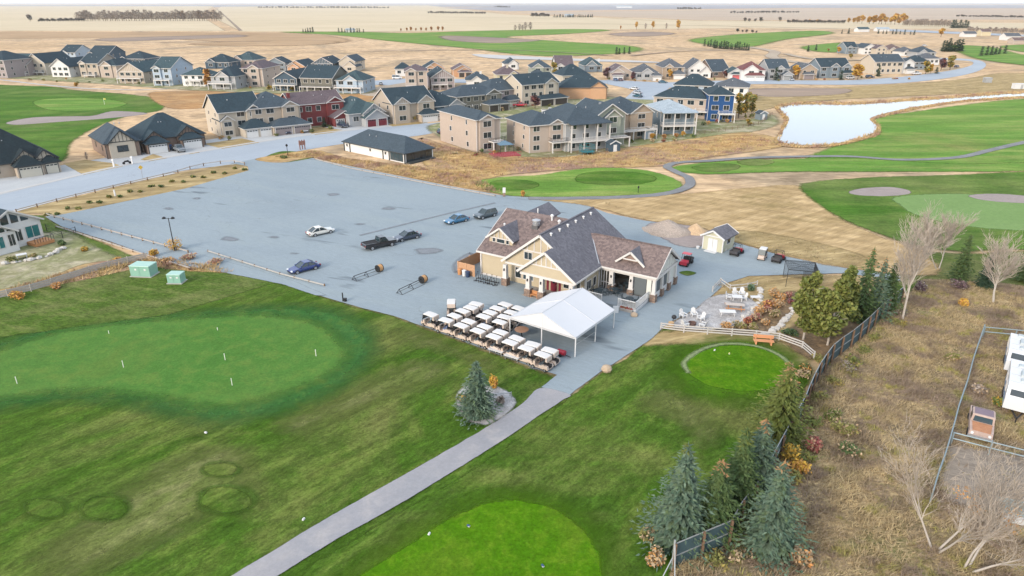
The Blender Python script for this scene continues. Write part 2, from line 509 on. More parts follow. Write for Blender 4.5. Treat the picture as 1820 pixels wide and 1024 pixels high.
m_asphalt = groundmat('worn_asphalt', (0.2012, 0.2424, 0.2692), (0.2258, 0.2685, 0.2927), (0.215, 0.254, 0.2692), big=.03, med=.12, fine=3.2, stretch=(.3, 1.5), ang=rad(30), mgain=.07, fgain=.09, bump=.08, marks=((0.1149, 0.1406, 0.1593), .16, .645, .71), rough=.85, spec=.25, soft=.5, cracks=((0.1339, 0.1455, 0.1546), .045, .004), fine2=9)
m_road = groundmat('road_asphalt', (0.2678, 0.3045, 0.3457), (0.2992, 0.336, 0.3714), big=.03, med=.1, fine=3, mgain=.05, fgain=.06, bump=.05, rough=.85, spec=.25, soft=.3, stretch=(.3, 1.6), ang=rad(-48), cracks=((0.16, 0.1615, 0.1691), .07, .004))
m_path = groundmat('path_asphalt', (0.235, 0.2365, 0.2514), (0.2624, 0.257, 0.2664), (0.2842, 0.2724, 0.2715), big=.1, med=.3, fine=4, mgain=.07, fgain=.08, bump=.08, rough=.85, spec=.25, soft=.6)
m_trail = groundmat('trail_asphalt', (.165, .17, .175), (.19, .192, .195), (.20, .20, .20), big=.1, med=.3, fine=4, mgain=.1, fgain=.1, bump=.08, rough=.85, soft=.6)
m_conc = groundmat('concrete_ground', (0.378, 0.3905, 0.391), (0.3465, 0.3575, 0.368), big=.1, med=.4, fine=3, mgain=.06, fgain=.07, bump=.05, soft=.3)
m_walk = groundmat('sidewalk', (.42, .415, .40), (.40, .39, .375), big=.1, med=.4, fine=3, mgain=.05, fgain=.06, bump=0, soft=.3)
m_gravel = groundmat('gravel', (0.3312, 0.3202, 0.3143), (0.276, 0.265, 0.2638), (0.3974, 0.3864, 0.3816), big=.15, med=.9, fine=5, mgain=.14, fgain=.3, marks=((0.1656, 0.1546, 0.1515), .5, .68, .75))
m_sand = groundmat('bunker_sand', (0.2808, 0.2394, 0.2232), (0.2527, 0.2155, 0.2016), big=.05, med=.3, fine=1.5, mgain=.08, fgain=.1)
m_bed = groundmat('planting_bed', (.13, .095, .06), (.17, .12, .075), (.21, .14, .075), big=.2, med=.9, fine=3, mgain=.25, fgain=.35)
m_track = groundmat('dirt_track', (.32, .26, .20), (.36, .30, .23), big=.02, med=.1, fine=1, mgain=.1, fgain=.15)

m_drylawn = groundmat('worn_lawn', (.118, .138, .040), (.095, .128, .03), (.145, .15, .058), big=.08, med=.3, fine=2, mgain=.22, fgain=.35, fine2=6, soft=2.6, stretch=(.55, 1.35), ang=rad(-50))
m_ring = groundmat('pale_turf_ring', (.20, .235, .13), (.16, .20, .09), big=.2, med=.6, fine=3, soft=2)
m_ringd = groundmat('ring_grass', (.062, .112, .018), (.052, .100, .014), big=.1, med=.6, fine=3, mgain=.3, fgain=.4, soft=2.6)
m_yard = groundmat('yard_grass', (.24, .22, .13), (.17, .19, .08), (.34, .30, .22), big=.06, med=.2, fine=1, mgain=.25, fgain=.25, soft=1.5)
PS = psheet
_Z[0]=.0011
# --- distant fields, from the horizon inwards
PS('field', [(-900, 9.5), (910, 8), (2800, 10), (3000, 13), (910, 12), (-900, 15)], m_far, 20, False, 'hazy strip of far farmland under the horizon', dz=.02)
PS('field', [(-500, 11), (380, 11), (355, 28), (400, 55), (-700, 54)], m_wheat, 6, False, 'cream stubble field holding the long shelterbelt', dz=.02)
PS('field', [(392, 12), (760, 9.5), (900, 26), (1060, 31), (1240, 42), (1330, 50), (700, 56), (428, 56), (372, 28)], m_wheat, 6, False, 'pale gold field behind the row of small orange trees', dz=.02)
PS('field', [(905, 23), (1400, 16), (2300, 18), (2300, 33), (1500, 36), (1250, 36)], m_wheat2, 6, False, 'pinkish stubble field beyond the farmyard with dark trees', dz=.02)
PS('field', [(1080, 31), (1240, 37), (1500, 38), (1820, 41), (2300, 42), (2300, 49), (1440, 52), (1340, 50)], m_wheat, 5, False, 'cream field strip in front of the orange grove', dz=.02)
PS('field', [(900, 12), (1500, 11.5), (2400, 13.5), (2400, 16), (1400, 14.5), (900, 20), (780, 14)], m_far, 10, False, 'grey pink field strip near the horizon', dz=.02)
PS('field', [(-300, 58), (420, 58), (560, 62), (620, 74), (480, 80), (240, 68), (-300, 72)], m_brown, 12, True, 'brown grass belt below the cream fields', dz=.02)
PS('field', [(180, 69), (330, 64), (420, 62), (430, 66), (300, 71), (200, 74)], m_plow, 9, True, 'dark ploughed streak on the brown prairie', dz=.02)
PS('field', [(340, 78), (500, 72), (600, 74), (560, 80), (420, 82)], m_brown, 10, True, 'darker hummock of brown grass behind the houses', dz=.02)
PS('fairway', [(500, 57), (640, 57), (720, 59), (820, 56), (1000, 52), (1085, 54), (1000, 61), (900, 66), (1000, 74), (1120, 82), (1130, 92), (1010, 100), (920, 97), (830, 86), (700, 74), (600, 63)], m_fair2, 9, True, 'long green fairway strip far behind the houses', dz=.02)
PS('field', [(790, 64), (900, 68), (960, 72), (880, 77), (800, 72)], m_plow, 9, True, 'bare brown patch inside the far fairway', dz=.02)
PS('field', [(1085, 60), (1150, 57), (1200, 60), (1150, 65), (1100, 64)], m_plow, 9, True, 'dark scrub hollow below the orange trees', dz=.02)
PS('pond', [(840, 97), (900, 99), (1000, 104), (1120, 108), (1180, 112), (1100, 111), (960, 107), (870, 104)], m_walk, 2, True, 'pale far pond behind the back row of houses, sky reflection painted in', dz=.02)  # matte pale colour stands in for the sky reflected on the water
PS('fairway', [(1230, 70), (1330, 60), (1450, 55), (1480, 60), (1400, 70), (1330, 84), (1260, 80)], m_fair2, 9, True, 'green fairway beyond the row of dark spruces', dz=.02)
PS('fairway', [(1425, 84), (1470, 78), (1500, 77), (1498, 92), (1450, 92)], m_fair2, 6, True, 'bright green patch beside the far crescent houses', dz=.02)
PS('fairway', [(1690, 82), (1760, 84), (1830, 100), (2000, 118), (1900, 122), (1780, 112), (1720, 100)], m_fair2, 6, True, 'green fairway right of the far crescent', dz=.02)
PS('fairway', [(1780, 82), (1900, 80), (1950, 92), (1830, 94)], m_fair2, 3, True, 'small green patch by the far white building', dz=.02)
ribbon('dirt_track', plan([(1330, 84), (1375, 92), (1372, 102), (1420, 112), (1480, 112)]), 9, m_track, 'dirt track bending round the far golf hole', 1.2, .02)
ribbon('dirt_track', plan([(1395, 96), (1450, 106), (1560, 108)]), 6, m_track, 'narrow dirt track behind the right hand houses', 1.2, .02)
PS('road', [(1580, 52), (1900, 66), (1900, 69), (1560, 55)], m_road, 3, False, 'far road past the white farm buildings', dz=.02)
for pts, w_ in (([(905, 40), (1300, 47), (1820, 60), (2100, 64)], 7), ([(760, 30), (1000, 33), (1400, 38)], 6), ([(430, 21), (700, 19), (905, 23)], 9), ([(1250, 29), (1820, 34), (2200, 36)], 10), ([(1000, 20), (1500, 21), (2100, 24)], 14), ([(0, 16), (380, 15.5)], 16), ([(380, 12), (392, 22), (428, 55)], 4), ([(100, 83), (260, 76), (480, 74)], 4), ([(1120, 100), (1210, 92), (1330, 90)], 3), ([(640, 92), (900, 90), (1090, 100)], 3)):
    ribbon('field_edge', plan(pts), w_, m_plow, 'thin dark weed line along a field edge', w_ * .4, .01)
_Z[0] = .0213
# --- middle distance
PS('fairway', [(-260, 150), (60, 153), (130, 160), (230, 168), (292, 178), (285, 196), (240, 204), (190, 218), (130, 250), (100, 290), (-40, 270), (-260, 280)], m_fair, 1.6, True, 'green golf hole behind the left hand bungalows', dz=.006)
PS('green', [(60, 180), (130, 174), (200, 178), (225, 186), (170, 196), (90, 196)], m_fair2, 1.2, True, 'paler putting surface of the left golf hole', dz=.006)
PS('bunker', [(12, 218), (60, 209), (130, 207), (165, 206), (200, 198), (250, 200), (260, 203), (220, 208), (160, 213), (90, 218), (30, 222)], m_sand, .6, True, 'long curving sand bunker of the left golf hole', dz=.006)
ribbon('path', plan([(-60, 138), (0, 142), (70, 150), (150, 157), (240, 160), (300, 158), (370, 155)]), 2.0, m_conc, 'pale walkway behind the back row gardens', .4, .006)
PS('wild_grass', [(265, 166), (330, 162), (430, 158), (560, 160), (700, 164), (720, 176), (600, 186), (480, 190), (380, 192), (300, 192)], m_reed, 1.6, True, 'rust coloured grass strip between two house rows', dz=.006)
PS('lot', [(690, 150), (720, 146), (760, 158), (740, 172), (640, 168)], m_track, 1, True, 'bare building lot between the house rows', dz=.006)
PS('yard', [(-60, 128), (60, 128), (200, 136), (340, 148), (480, 152), (600, 156), (660, 158), (655, 166), (560, 168), (420, 164), (300, 158), (160, 148), (0, 139), (-60, 138)], m_yard, 2, True, 'gardens behind the back row of houses', dz=.006)
PS('yard', [(760, 226), (800, 214), (860, 190), (1000, 172), (1160, 176), (1240, 186), (1300, 214), (1370, 204), (1380, 222), (1330, 236), (1240, 248), (1100, 272), (1000, 286), (900, 286), (850, 276), (790, 248)], m_yard, 1.5, True, 'gardens round the walkout houses', dz=.006)
PS('yard', [(480, 200), (620, 186), (700, 176), (860, 160), (960, 150), (1060, 148), (1070, 170), (940, 184), (860, 196), (760, 208), (620, 222), (520, 226)], m_yard, 1.5, True, 'back gardens of the middle street', dz=.006)
PS('road', [(640, 150), (660, 144), (720, 140), (1080, 143), (1080, 149), (720, 147), (690, 152)], m_road, .6, False, 'back street in front of the far house row', dz=.006)
PS('road', [(1080, 142), (1180, 147), (1300, 143), (1310, 150), (1190, 156), (1165, 178), (1110, 176), (1128, 160), (1080, 150)], m_road, .6, False, 'cul de sac street between the house rows', dz=.006)
PS('road', [(1300, 141), (1400, 143), (1500, 143), (1590, 138), (1660, 130), (1712, 121), (1730, 113), (1715, 108), (1640, 106), (1560, 106), (1560, 103), (1660, 103), (1730, 106), (1752, 114), (1740, 126), (1690, 138), (1600, 148), (1500, 151), (1400, 150), (1300, 149)], m_road, .6, True, 'curving crescent road round the far houses', dz=.006)
PS('wild_grass', [(1180, 168), (1300, 158), (1500, 155), (1700, 142), (1790, 130), (1950, 140), (1950, 166), (1800, 164), (1600, 172), (1450, 180), (1395, 188), (1300, 200)], m_dry, 2, True, 'dry grass bank between crescent road and pond', dz=.006)
PS('wild_grass', [(1340, 158), (1500, 158), (1490, 168), (1360, 172)], m_plow, 2, True, 'dark brushy patch on the bank above the pond', dz=.006)
PS('fairway', [(1430, 290), (1480, 262), (1560, 240), (1555, 212), (1620, 200), (1720, 186), (1830, 176), (2050, 176), (2050, 290), (1820, 292), (1700, 298), (1560, 292)], m_fair2, 2.0, True, 'wide pale green fairway beside the pond', dz=.006)
PS('fairway', [(1190, 300), (1250, 290), (1350, 285), (1500, 282), (1700, 292), (1830, 290), (1830, 304), (1600, 306), (1400, 306), (1250, 310)], m_fair2, 1.2, True, 'thin green strip along the winding cart path', dz=.006)
PS('tee', [(1232, 297), (1270, 291), (1312, 294), (1308, 302), (1268, 307), (1238, 303)], m_fair, .6, True, 'small tee box inside the path bend', dz=.006)
PS('tee', [(1310, 288), (1340, 283), (1375, 287), (1362, 294), (1328, 295)], m_fair, .6, True, 'smaller tee box right of the path bend', dz=.006)
PS('wild_grass', [(745, 246), (800, 262), (880, 276), (1000, 280), (1120, 262), (1240, 246), (1330, 236), (1400, 258), (1250, 282), (1180, 296), (1040, 300), (900, 312), (840, 322), (770, 302), (750, 286)], m_wild, 1.2, True, 'orange wild grass below the walkout houses', dz=.006)
PS('wild_grass', [(455, 285), (480, 278), (560, 268), (620, 282), (760, 300), (860, 322), (892, 344), (800, 330), (700, 310), (600, 290), (555, 281), (500, 290)], m_wild, .5, True, 'reddish brushy strip above the parking lot', dz=.006)
PS('fairway', [(842, 327), (890, 316), (960, 312), (1010, 304), (1070, 299), (1150, 304), (1208, 324), (1195, 342), (1100, 349), (960, 351), (890, 346)], m_fair2, .8, True, 'green strip with two tee ovals above the clubhouse', dz=.006)
PS('tee', ell(912, 330, 44, 10), m_fair, .5, True, 'left oval tee above the clubhouse', dz=.006)
PS('tee', ell(1092, 318, 72, 13), m_fair, .6, True, 'right larger oval tee above the clubhouse', dz=.006)
PS('slope', [(955, 355), (1080, 352), (1225, 345), (1330, 335), (1425, 333), (1480, 382), (1560, 420), (1640, 452), (1660, 490), (1505, 478), (1390, 454), (1300, 428), (1240, 405), (1140, 391), (1040, 366)], m_slope, 1.0, True, 'hay coloured dry slope behind the clubhouse', dz=.006)
PS('wild_grass', [(1250, 420), (1330, 412), (1480, 440), (1560, 470), (1505, 476), (1390, 452), (1310, 432)], m_dry, 1.2, True, 'rough dry grass along the service road', dz=.006)
PS('fairway', [(1422, 336), (1450, 324), (1560, 316), (1700, 312), (1830, 306), (2100, 300), (2100, 470), (1830, 446), (1720, 448), (1640, 440), (1560, 416), (1485, 384)], m_fair, 1.2, True, 'deep green approach round the right golf green', dz=.006)
PS('green', [(1590, 352), (1680, 346), (1830, 350), (2000, 356), (2000, 420), (1830, 412), (1720, 404), (1630, 384), (1600, 366)], m_green_far, .7, True, 'pale smooth golf green at the right edge', dz=.006)
PS('bunker', [(1508, 343), (1535, 336), (1580, 334), (1612, 339), (1616, 346), (1580, 350), (1530, 349)], m_sand, .35, True, 'left small sand bunker by the right golf green', dz=.006)
PS('bunker', [(1722, 349), (1770, 346), (1840, 352), (1860, 362), (1800, 362), (1745, 357)], m_sand, .35, True, 'right sand bunker by the pale golf green', dz=.006)
ribbon('cart_path', plan([(940, 354), (1010, 354), (1100, 352), (1180, 346), (1222, 333), (1224, 318), (1200, 306), (1186, 297), (1205, 290), (1260, 287), (1350, 281), (1500, 279), (1600, 285), (1700, 281), (1760, 268), (1830, 252), (1950, 230)]), 2.2, m_trail, 'winding asphalt cart path past the tee ovals', .35, .006)
# pond
N = NT('pond_water'); N.p.inputs['Base Color'].default_value = (.17, .175, .175, 1); N.p.inputs['Roughness'].default_value = .04
N.p.inputs['Specular IOR Level'].default_value = 1.0; N.p.inputs['IOR'].default_value = 1.52
g_ = N.n('NewGeometry'); N.bump(N.noise(g_.outputs['Position'], .5, 3), .02, .03)
m_water = N.mat
PS('pond_bank', [(1378, 258), (1386, 236), (1396, 214), (1378, 190), (1420, 184), (1520, 184), (1600, 179), (1700, 172), (1790, 165), (1880, 163), (1880, 172), (1790, 176), (1700, 182), (1620, 196), (1575, 206), (1552, 214), (1562, 226), (1560, 240), (1500, 258), (1440, 264)], m_wild, 1.0, True, 'rusty grass rim round the pond', dz=.006)
pw = PS('pond', [(1384, 252), (1392, 234), (1402, 212), (1384, 192), (1420, 187), (1520, 187), (1600, 182), (1700, 175), (1790, 168), (1880, 166), (1880, 169), (1790, 173), (1700, 180), (1620, 192), (1570, 203), (1545, 212), (1556, 224), (1552, 237), (1496, 254), (1440, 259)], m_water, .1, True, 'still pond mirroring the pale sky', dz=.006)
_Z[0]=.0226
# --- streets and lots on the left
PS('verge', [(-260, 330), (0, 316), (120, 292), (240, 272), (360, 250), (480, 232), (600, 222), (760, 210), (760, 226), (560, 246), (400, 268), (0, 352), (-260, 400)], m_conc, .2, False, 'pale driveways and pavement before the left houses', dz=.004)
for pts, lb in (([(112, 291), (150, 284), (200, 290), (222, 297), (150, 312)], 'dry front lawn beside the nearest left bungalow'),
                ([(250, 284), (272, 274), (300, 282), (270, 288)], 'small dry lawn before the twin bungalows'),
                ([(336, 274), (352, 270), (362, 274), (345, 278)], 'narrow dry lawn strip between two driveways'),
                ([(362, 256), (430, 246), (462, 254), (400, 266)], 'dry front lawn of the cream gabled house'),
                ([(535, 232), (560, 224), (612, 232), (565, 241)], 'dry front lawn of the red house'),
                ([(690, 222), (720, 214), (760, 218), (705, 228)], 'straw coloured lawn of the two gable house')):
    PS('front_lawn', pts, m_dry, .2, False, lb, dz=.004)
PS('road', [(-260, 402), (-60, 360), (0, 347), (100, 323), (200, 300), (300, 281), (400, 264), (480, 251), (560, 240), (640, 231), (720, 223), (800, 216), (880, 206), (960, 196), (975, 202), (880, 218), (800, 231), (740, 242), (640, 252), (560, 264), (520, 271), (470, 281), (420, 292), (330, 303), (230, 323), (120, 349), (25, 374), (-60, 398), (-260, 455)], m_road, .15, True, 'grey residential street beside the parking lot', dz=.004)
ribbon('pavement', plan([(-260, 397), (-60, 357), (0, 344), (100, 321), (200, 298), (300, 279), (400, 262), (480, 249), (560, 238), (640, 229)]), 1.3, m_walk, 'pale pavement on the house side of the street', .08)
ribbon('pavement', plan([(-260, 459), (-60, 400), (25, 376), (120, 351), (230, 325), (310, 308)]), 1.2, m_walk, 'pale pavement on the parking side of the street', .08)
PS('verge', [(75, 380), (60, 388), (100, 384), (200, 363), (320, 338), (400, 318), (443, 304), (440, 297), (410, 293), (330, 306), (230, 328), (120, 354), (30, 378)], m_dry, .2, True, 'grassy island between street and parking lot', dz=.004)
PS('verge', [(-300, 470), (30, 380), (78, 384), (110, 405), (180, 432), (250, 462), (330, 480), (420, 484), (500, 500), (300, 560), (-300, 640)], m_rough, .6, False, 'mown yard and rough grass left of the parking lot', dz=.004)
PS('yard_lawn', [(-300, 480), (0, 432), (110, 412), (180, 446), (210, 462), (150, 482), (60, 508), (-300, 580)], m_yard, .8, True, 'dry back lawn behind the glazed left house', dz=.004)
PS('wild_grass', [(150, 470), (240, 462), (300, 462), (400, 478), (420, 486), (330, 482), (260, 476), (150, 498), (20, 522), (-60, 540), (-60, 525), (60, 505)], m_wild, .5, True, 'orange weeds along the low wooden fence', dz=.004)
_Z[0]=.0391
# --- golf lawns in front
PS('lawn', [(-700, 620), (-100, 548), (0, 532), (110, 508), (200, 492), (330, 486), (440, 486), (500, 497), (575, 528), (640, 548), (700, 562), (765, 586), (860, 622), (960, 660), (1012, 684), (1000, 760), (860, 840), (620, 1000), (420, 1150), (-1400, 1150)], m_lawn, 1.2, False, 'mottled lawn with the practice green', dz=.004)
PS('lawn', [(420, 1150), (560, 1000), (850, 830), (960, 752), (1012, 706), (1080, 655), (1110, 640), (1180, 584), (1250, 590), (1340, 595), (1430, 636), (1442, 660), (1425, 710), (1390, 775), (1345, 860), (1310, 930), (1230, 985), (1190, 1020), (1180, 1150)], m_lawn, .4, False, 'striped lawn between cart path and green fence', dz=.004)
PS('dry_patch', [(1130, 612), (1180, 590), (1330, 594), (1420, 626), (1436, 652), (1410, 660), (1340, 612), (1230, 612)], m_dry, 1.1, True, 'worn tan grass below the white rail fence', dz=.004)
for pts, lb in (([(40, 1000), (120, 930), (230, 850), (330, 800), (440, 790), (470, 850), (420, 900), (330, 960), (220, 1010), (110, 1050)], 'faded olive patch across the lower left lawn'), ([(470, 752), (560, 712), (640, 672), (720, 640), (800, 640), (800, 680), (700, 712), (600, 752), (520, 780)], 'straw coloured streak below the putting green'),
                ([(690, 585), (740, 584), (840, 622), (900, 652), (860, 664), (780, 632), (700, 610)], 'worn strip of lawn along the cart rows'), ([(1120, 720), (1180, 690), (1260, 720), (1290, 790), (1240, 800), (1200, 760)], 'dry oval of lawn below the bright oval tee'), ([(200, 505), (300, 496), (420, 500), (400, 515), (280, 520), (180, 522)], 'worn grass before the utility boxes')):
    soft_sheet('dry_patch', plan(pts), m_drylawn, 3.2, lb)
PS('fringe', [(-60, 620), (0, 610), (110, 577), (220, 564), (386, 553), (496, 545), (590, 552), (645, 578), (664, 618), (630, 668), (556, 712), (470, 738), (386, 750), (303, 734), (220, 716), (110, 710), (0, 726), (-300, 740), (-300, 640)], m_fringe, 1.6, True, 'dark fringe ring of the practice putting green', dz=.004)
PS('green', [(-60, 632), (0, 622), (110, 590), (220, 574), (386, 562), (480, 560), (560, 574), (600, 600), (618, 632), (590, 664), (530, 692), (460, 714), (386, 724), (303, 712), (220, 700), (110, 696), (0, 710), (-300, 725), (-300, 655)], m_putt, 1.3, True, 'smooth practice putting green with pins', dz=.004)
PS('tee_border', ell(1307, 660, 118, 56, wob=.02), m_teeb, 1.8, True, 'darker collar round the bright oval tee', dz=.004)
PS('tee', [(1216, 646), (1240, 629), (1270, 618), (1307, 615), (1346, 619), (1378, 630), (1403, 650), (1404, 672), (1367, 692), (1313, 696), (1260, 686), (1227, 667)], m_tee, .35, True, 'bright oval tee below the bench', dz=.004)
PS('tee_border', [(600, 1060), (650, 1005), (720, 957), (790, 920), (853, 890), (905, 880), (955, 884), (1010, 902), (1052, 935), (1075, 975), (1085, 1020), (1100, 1100), (900, 1140), (650, 1130)], m_teeb, 1.6, True, 'darker collar round the big round tee', dz=.004)
PS('tee', [(632, 1040), (670, 1006), (727, 969), (790, 929), (853, 900), (901, 891), (948, 896), (996, 912), (1037, 944), (1059, 978), (1068, 1016), (1080, 1090), (900, 1130), (680, 1110)], m_tee, .4, True, 'big round tee at the bottom edge', dz=.004)
ribbon('turf_ring', plan([(1224, 664), (1216, 646), (1238, 627), (1270, 615), (1307, 612), (1350, 618), (1384, 632), (1408, 652)]), .5, m_ring, 'pale worn turf ring round the oval tee', .2, .003)
for i, (cx, cy, rx, ry) in enumerate(((392, 836, 34, 13), (402, 890, 52, 26), (186, 905, 45, 24), (80, 905, 38, 20))):
    for nm, f, mm in (('grass_ring', 1.0, m_ringd), ('grass_ring', .88, m_lawn)):
        PS(nm, ell(cx, cy, rx * f, ry * f), mm, .35, True, ('dark fairy ring' if f == 1 else 'lawn inside the dark fairy ring') + (' near the lawn middle', ', the largest of the lawn', ' left on the lawn', ' nearest the left edge')[i], dz=.004)
# --- asphalt
PS('parking_lot', [(92, 386), (200, 364), (330, 336), (442, 304), (440, 296), (410, 291), (440, 286), (486, 276), (500, 290), (556, 282), (600, 292), (700, 312), (800, 332), (890, 348), (960, 353), (1040, 365), (1080, 380), (1145, 393), (1250, 408), (1300, 430), (1390, 456), (1505, 478), (1600, 492), (1600, 502), (1505, 487), (1420, 489), (1330, 492), (1290, 505), (1262, 530), (1240, 548), (1182, 580), (1160, 602), (1102, 641), (1062, 666), (1012, 704), (962, 690), (990, 668), (960, 660), (860, 622), (766, 587), (700, 563), (640, 548), (575, 529), (500, 499), (420, 476), (330, 452), (200, 412)], m_asphalt, .15, False, 'large worn asphalt parking lot round the clubhouse', dz=.004)
PS('gravel_strip', [(80, 386), (92, 384), (200, 408), (330, 447), (440, 476), (520, 500), (580, 526), (560, 526), (500, 506), (400, 486), (300, 468), (200, 432), (110, 404)], m_asphalt, .25, False, 'grey verge strip along the parking rails', dz=.004)
PS('island', [(472, 281), (500, 290), (556, 281), (540, 272), (500, 270)], m_rough, .3, True, 'little planted island at the lot entrance', dz=.004)
PS('cart_path', [(960, 692), (1012, 703), (1000, 713), (962, 738), (902, 779), (802, 842), (700, 904), (600, 960), (500, 1022), (420, 1075), (330, 1140), (240, 1140), (330, 1078), (414, 1025), (480, 985), (540, 948), (640, 890), (740, 834), (820, 788), (880, 752), (930, 718)], m_path, .12, True, 'asphalt cart path running to the bottom edge', dz=.004)
PS('gravel_apron', [(1150, 404), (1180, 396), (1240, 404), (1260, 424), (1240, 440), (1200, 436)], m_sand, .8, True, 'pale spilled gravel behind the clubhouse', dz=.004)
PS('gravel_patch', [(1215, 494), (1250, 496), (1235, 510), (1210, 506)] if 0 else [(1207, 486), (1222, 483), (1238, 487), (1222, 492)], m_rough, .2, True, 'small weedy square of ground by the patio', dz=.004)
m_stain = groundmat('oil_stain', (.192, .208, .226), (.205, .221, .24), big=.2, med=.8, fine=4, mgain=.1, fgain=.1, bump=0, rough=.8, soft=2.8)
for x, y, rx, ry, lb in ((408, 426, 17, 5, 'dark oil stain on the left of the lot'), (592, 347, 12, 3, 'dark stain at the top of the lot'), (487, 423, 12, 2.5, 'thin dark stain left of the white sedan'), (690, 372, 14, 3, 'dark smear right of the lot middle'), (523, 452, 9, 2.5, 'small stain above the blue sedan'), (350, 354, 9, 2, 'small stain at the upper left of the lot'), (300, 372, 10, 2.5, 'small stain near the street island'), (640, 400, 11, 2, 'small stain behind the black pickup'), (760, 448, 26, 7, 'broad darker patch before the clubhouse'), (960, 655, 22, 6, 'dark drip patch at the cart row end'), (880, 560, 30, 9, 'darker ground between the cart rows and the porch')):
    soft_sheet('oil_stain', plan(ell(x, y, rx, ry, 14, .15)), m_stain, .8, lb, .002, .35)
for pts, w_, lb in (([(838, 452), (822, 462), (812, 474), (814, 486)], .9, 'dark curved skid mark left of the wooden enclosure'), ([(640, 420), (780, 385), (880, 362)], .45, 'faint tyre track across the middle of the lot')):
    ribbon('tyre_track', plan(pts), w_, m_stain, lb, w_ * .45, .002)
# --- patio garden
PS('garden', [(1176, 586), (1240, 549), (1266, 529), (1290, 507), (1330, 494), (1440, 490), (1560, 494), (1570, 540), (1500, 600), (1440, 640), (1400, 612), (1340, 594), (1250, 588)], m_dry, .3, False, 'dry garden ground round the patio', dz=.004)
PS('patio', [(1192, 580), (1236, 552), (1262, 531), (1300, 524), (1330, 532), (1350, 548), (1336, 566), (1310, 580), (1262, 588), (1215, 587)], m_gravel, .4, True, 'pale gravel patio with white chairs', dz=.004)
PS('planting_bed', [(1268, 588), (1316, 582), (1345, 562), (1362, 538), (1400, 520), (1424, 528), (1404, 558), (1380, 584), (1350, 597)], m_bed, .5, True, 'brown shrub bed beside the patio', dz=.004)
PS('planting_bed', [(1395, 600), (1440, 560), (1520, 520), (1560, 540), (1500, 610), (1445, 640)], m_bed, .8, True, 'dark earth under the pines by the fence', dz=.004)
PS('planting_bed', [(826, 742), (812, 716), (826, 690), (880, 690), (908, 705), (915, 722), (880, 752), (850, 756)], m_gravel, .4, True, 'small gravel bed round the lone blue spruce', dz=.004)
_Z[0]=.0452
# --- meadow on the right
FENCE_TOP = [(1199, 967), (1239, 948), (1267, 942), (1297, 929), (1324, 883), (1352, 851), (1375, 805), (1395, 768), (1413, 735), (1429, 710), (1444, 672), (1460, 642), (1479, 615), (1493, 603), (1517, 587), (1543, 566), (1570, 540), (1588, 524), (1606, 510)]
FENCE = [G(x, y, 2.3).to_2d() for x, y in FENCE_TOP]
PS('ground', [(1560, 500), (1640, 452), (1730, 452), (1830, 448), (2100, 470), (2100, 560), (1830, 540), (1700, 540)], m_rough, 1.0, True, 'olive grass beyond the bare aspen', dz=.004)
sheet('meadow', [p.copy() for p in FENCE] + plan([(1640, 496), (1760, 500), (1900, 520), (2150, 540), (2150, 1180), (1500, 1250), (1180, 1250)]), m_meadow, .4, False, 'wild dry meadow behind the green fence', dz=.004)
PS('bare_ground', [(1672, 850), (1690, 792), (1760, 800), (2000, 840), (2000, 960), (1830, 930), (1740, 905), (1690, 890)], m_dirt, .6, True, 'bare grey dirt pen below the pipe fence', dz=.004)

# ================================================================ SHARED PAINTS
white = mat('white_paint', (0.5456, 0.549, 0.5487), .6, .05)
trim = mat('house_trim', (0.51, 0.4914, 0.4704), .6, .05)
cream = sidingmat('cream_siding', (.40, .34, .24))
creamp = mat('cream_panel', (.40, .34, .24), .75, .05)
black = mat('black_metal', (.018, .019, .021), .5, .1)
dark = mat('dark_rubber', (.02, .02, .022), .85, .15)
rubber = mat('tyre_rubber', (.022, .022, .024), .85, .1)
steel = mat('galvanised_steel', (.42, .43, .44), .45, .1, metal=.6)
rim_m = mat('wheel_rim', (.42, .43, .45), .35, .05, metal=.7)
wood_o = mat('orange_wood', (.42, .20, .085), .7, .2, 1.2, stretch=(.4, 3, 3))
wood_t = mat('tan_wood', (.40, .235, .135), .75, .18, 1.2, stretch=(.5, .5, 4))
wood_g = mat('grey_wood', (.34, .31, .28), .85, .25, 1.5, stretch=(.5, 3, 3))
wood_b = mat('brown_post_wood', (.15, .095, .06), .8, .25, 1.5)
burg = mat('burgundy_paint', (.16, .02, .035), .5, .08)
glass = glassmat('window_glass')
glass_b = glassmat('sky_glass', (.035, .06, .075))
stone_b = stonemat('brown_stone', (.20, .125, .085), (.27, .19, .14), (.15, .105, .085), 3.2)
deckm = mat('deck_boards', (.21, .235, .25), .8, .15, 1.2, stretch=(.3, 6, 1))
roof_brown = roofmat('brown_shingles', (.105, .082, .08), (.185, .142, .132))
roof_grey = roofmat('slate_shingles', (0.09765, 0.0968, 0.1125), (0.1395, 0.1364, 0.153))
vinyl = mat('tent_vinyl', (0.491, 0.5009, 0.5206), .55, .03, .6)


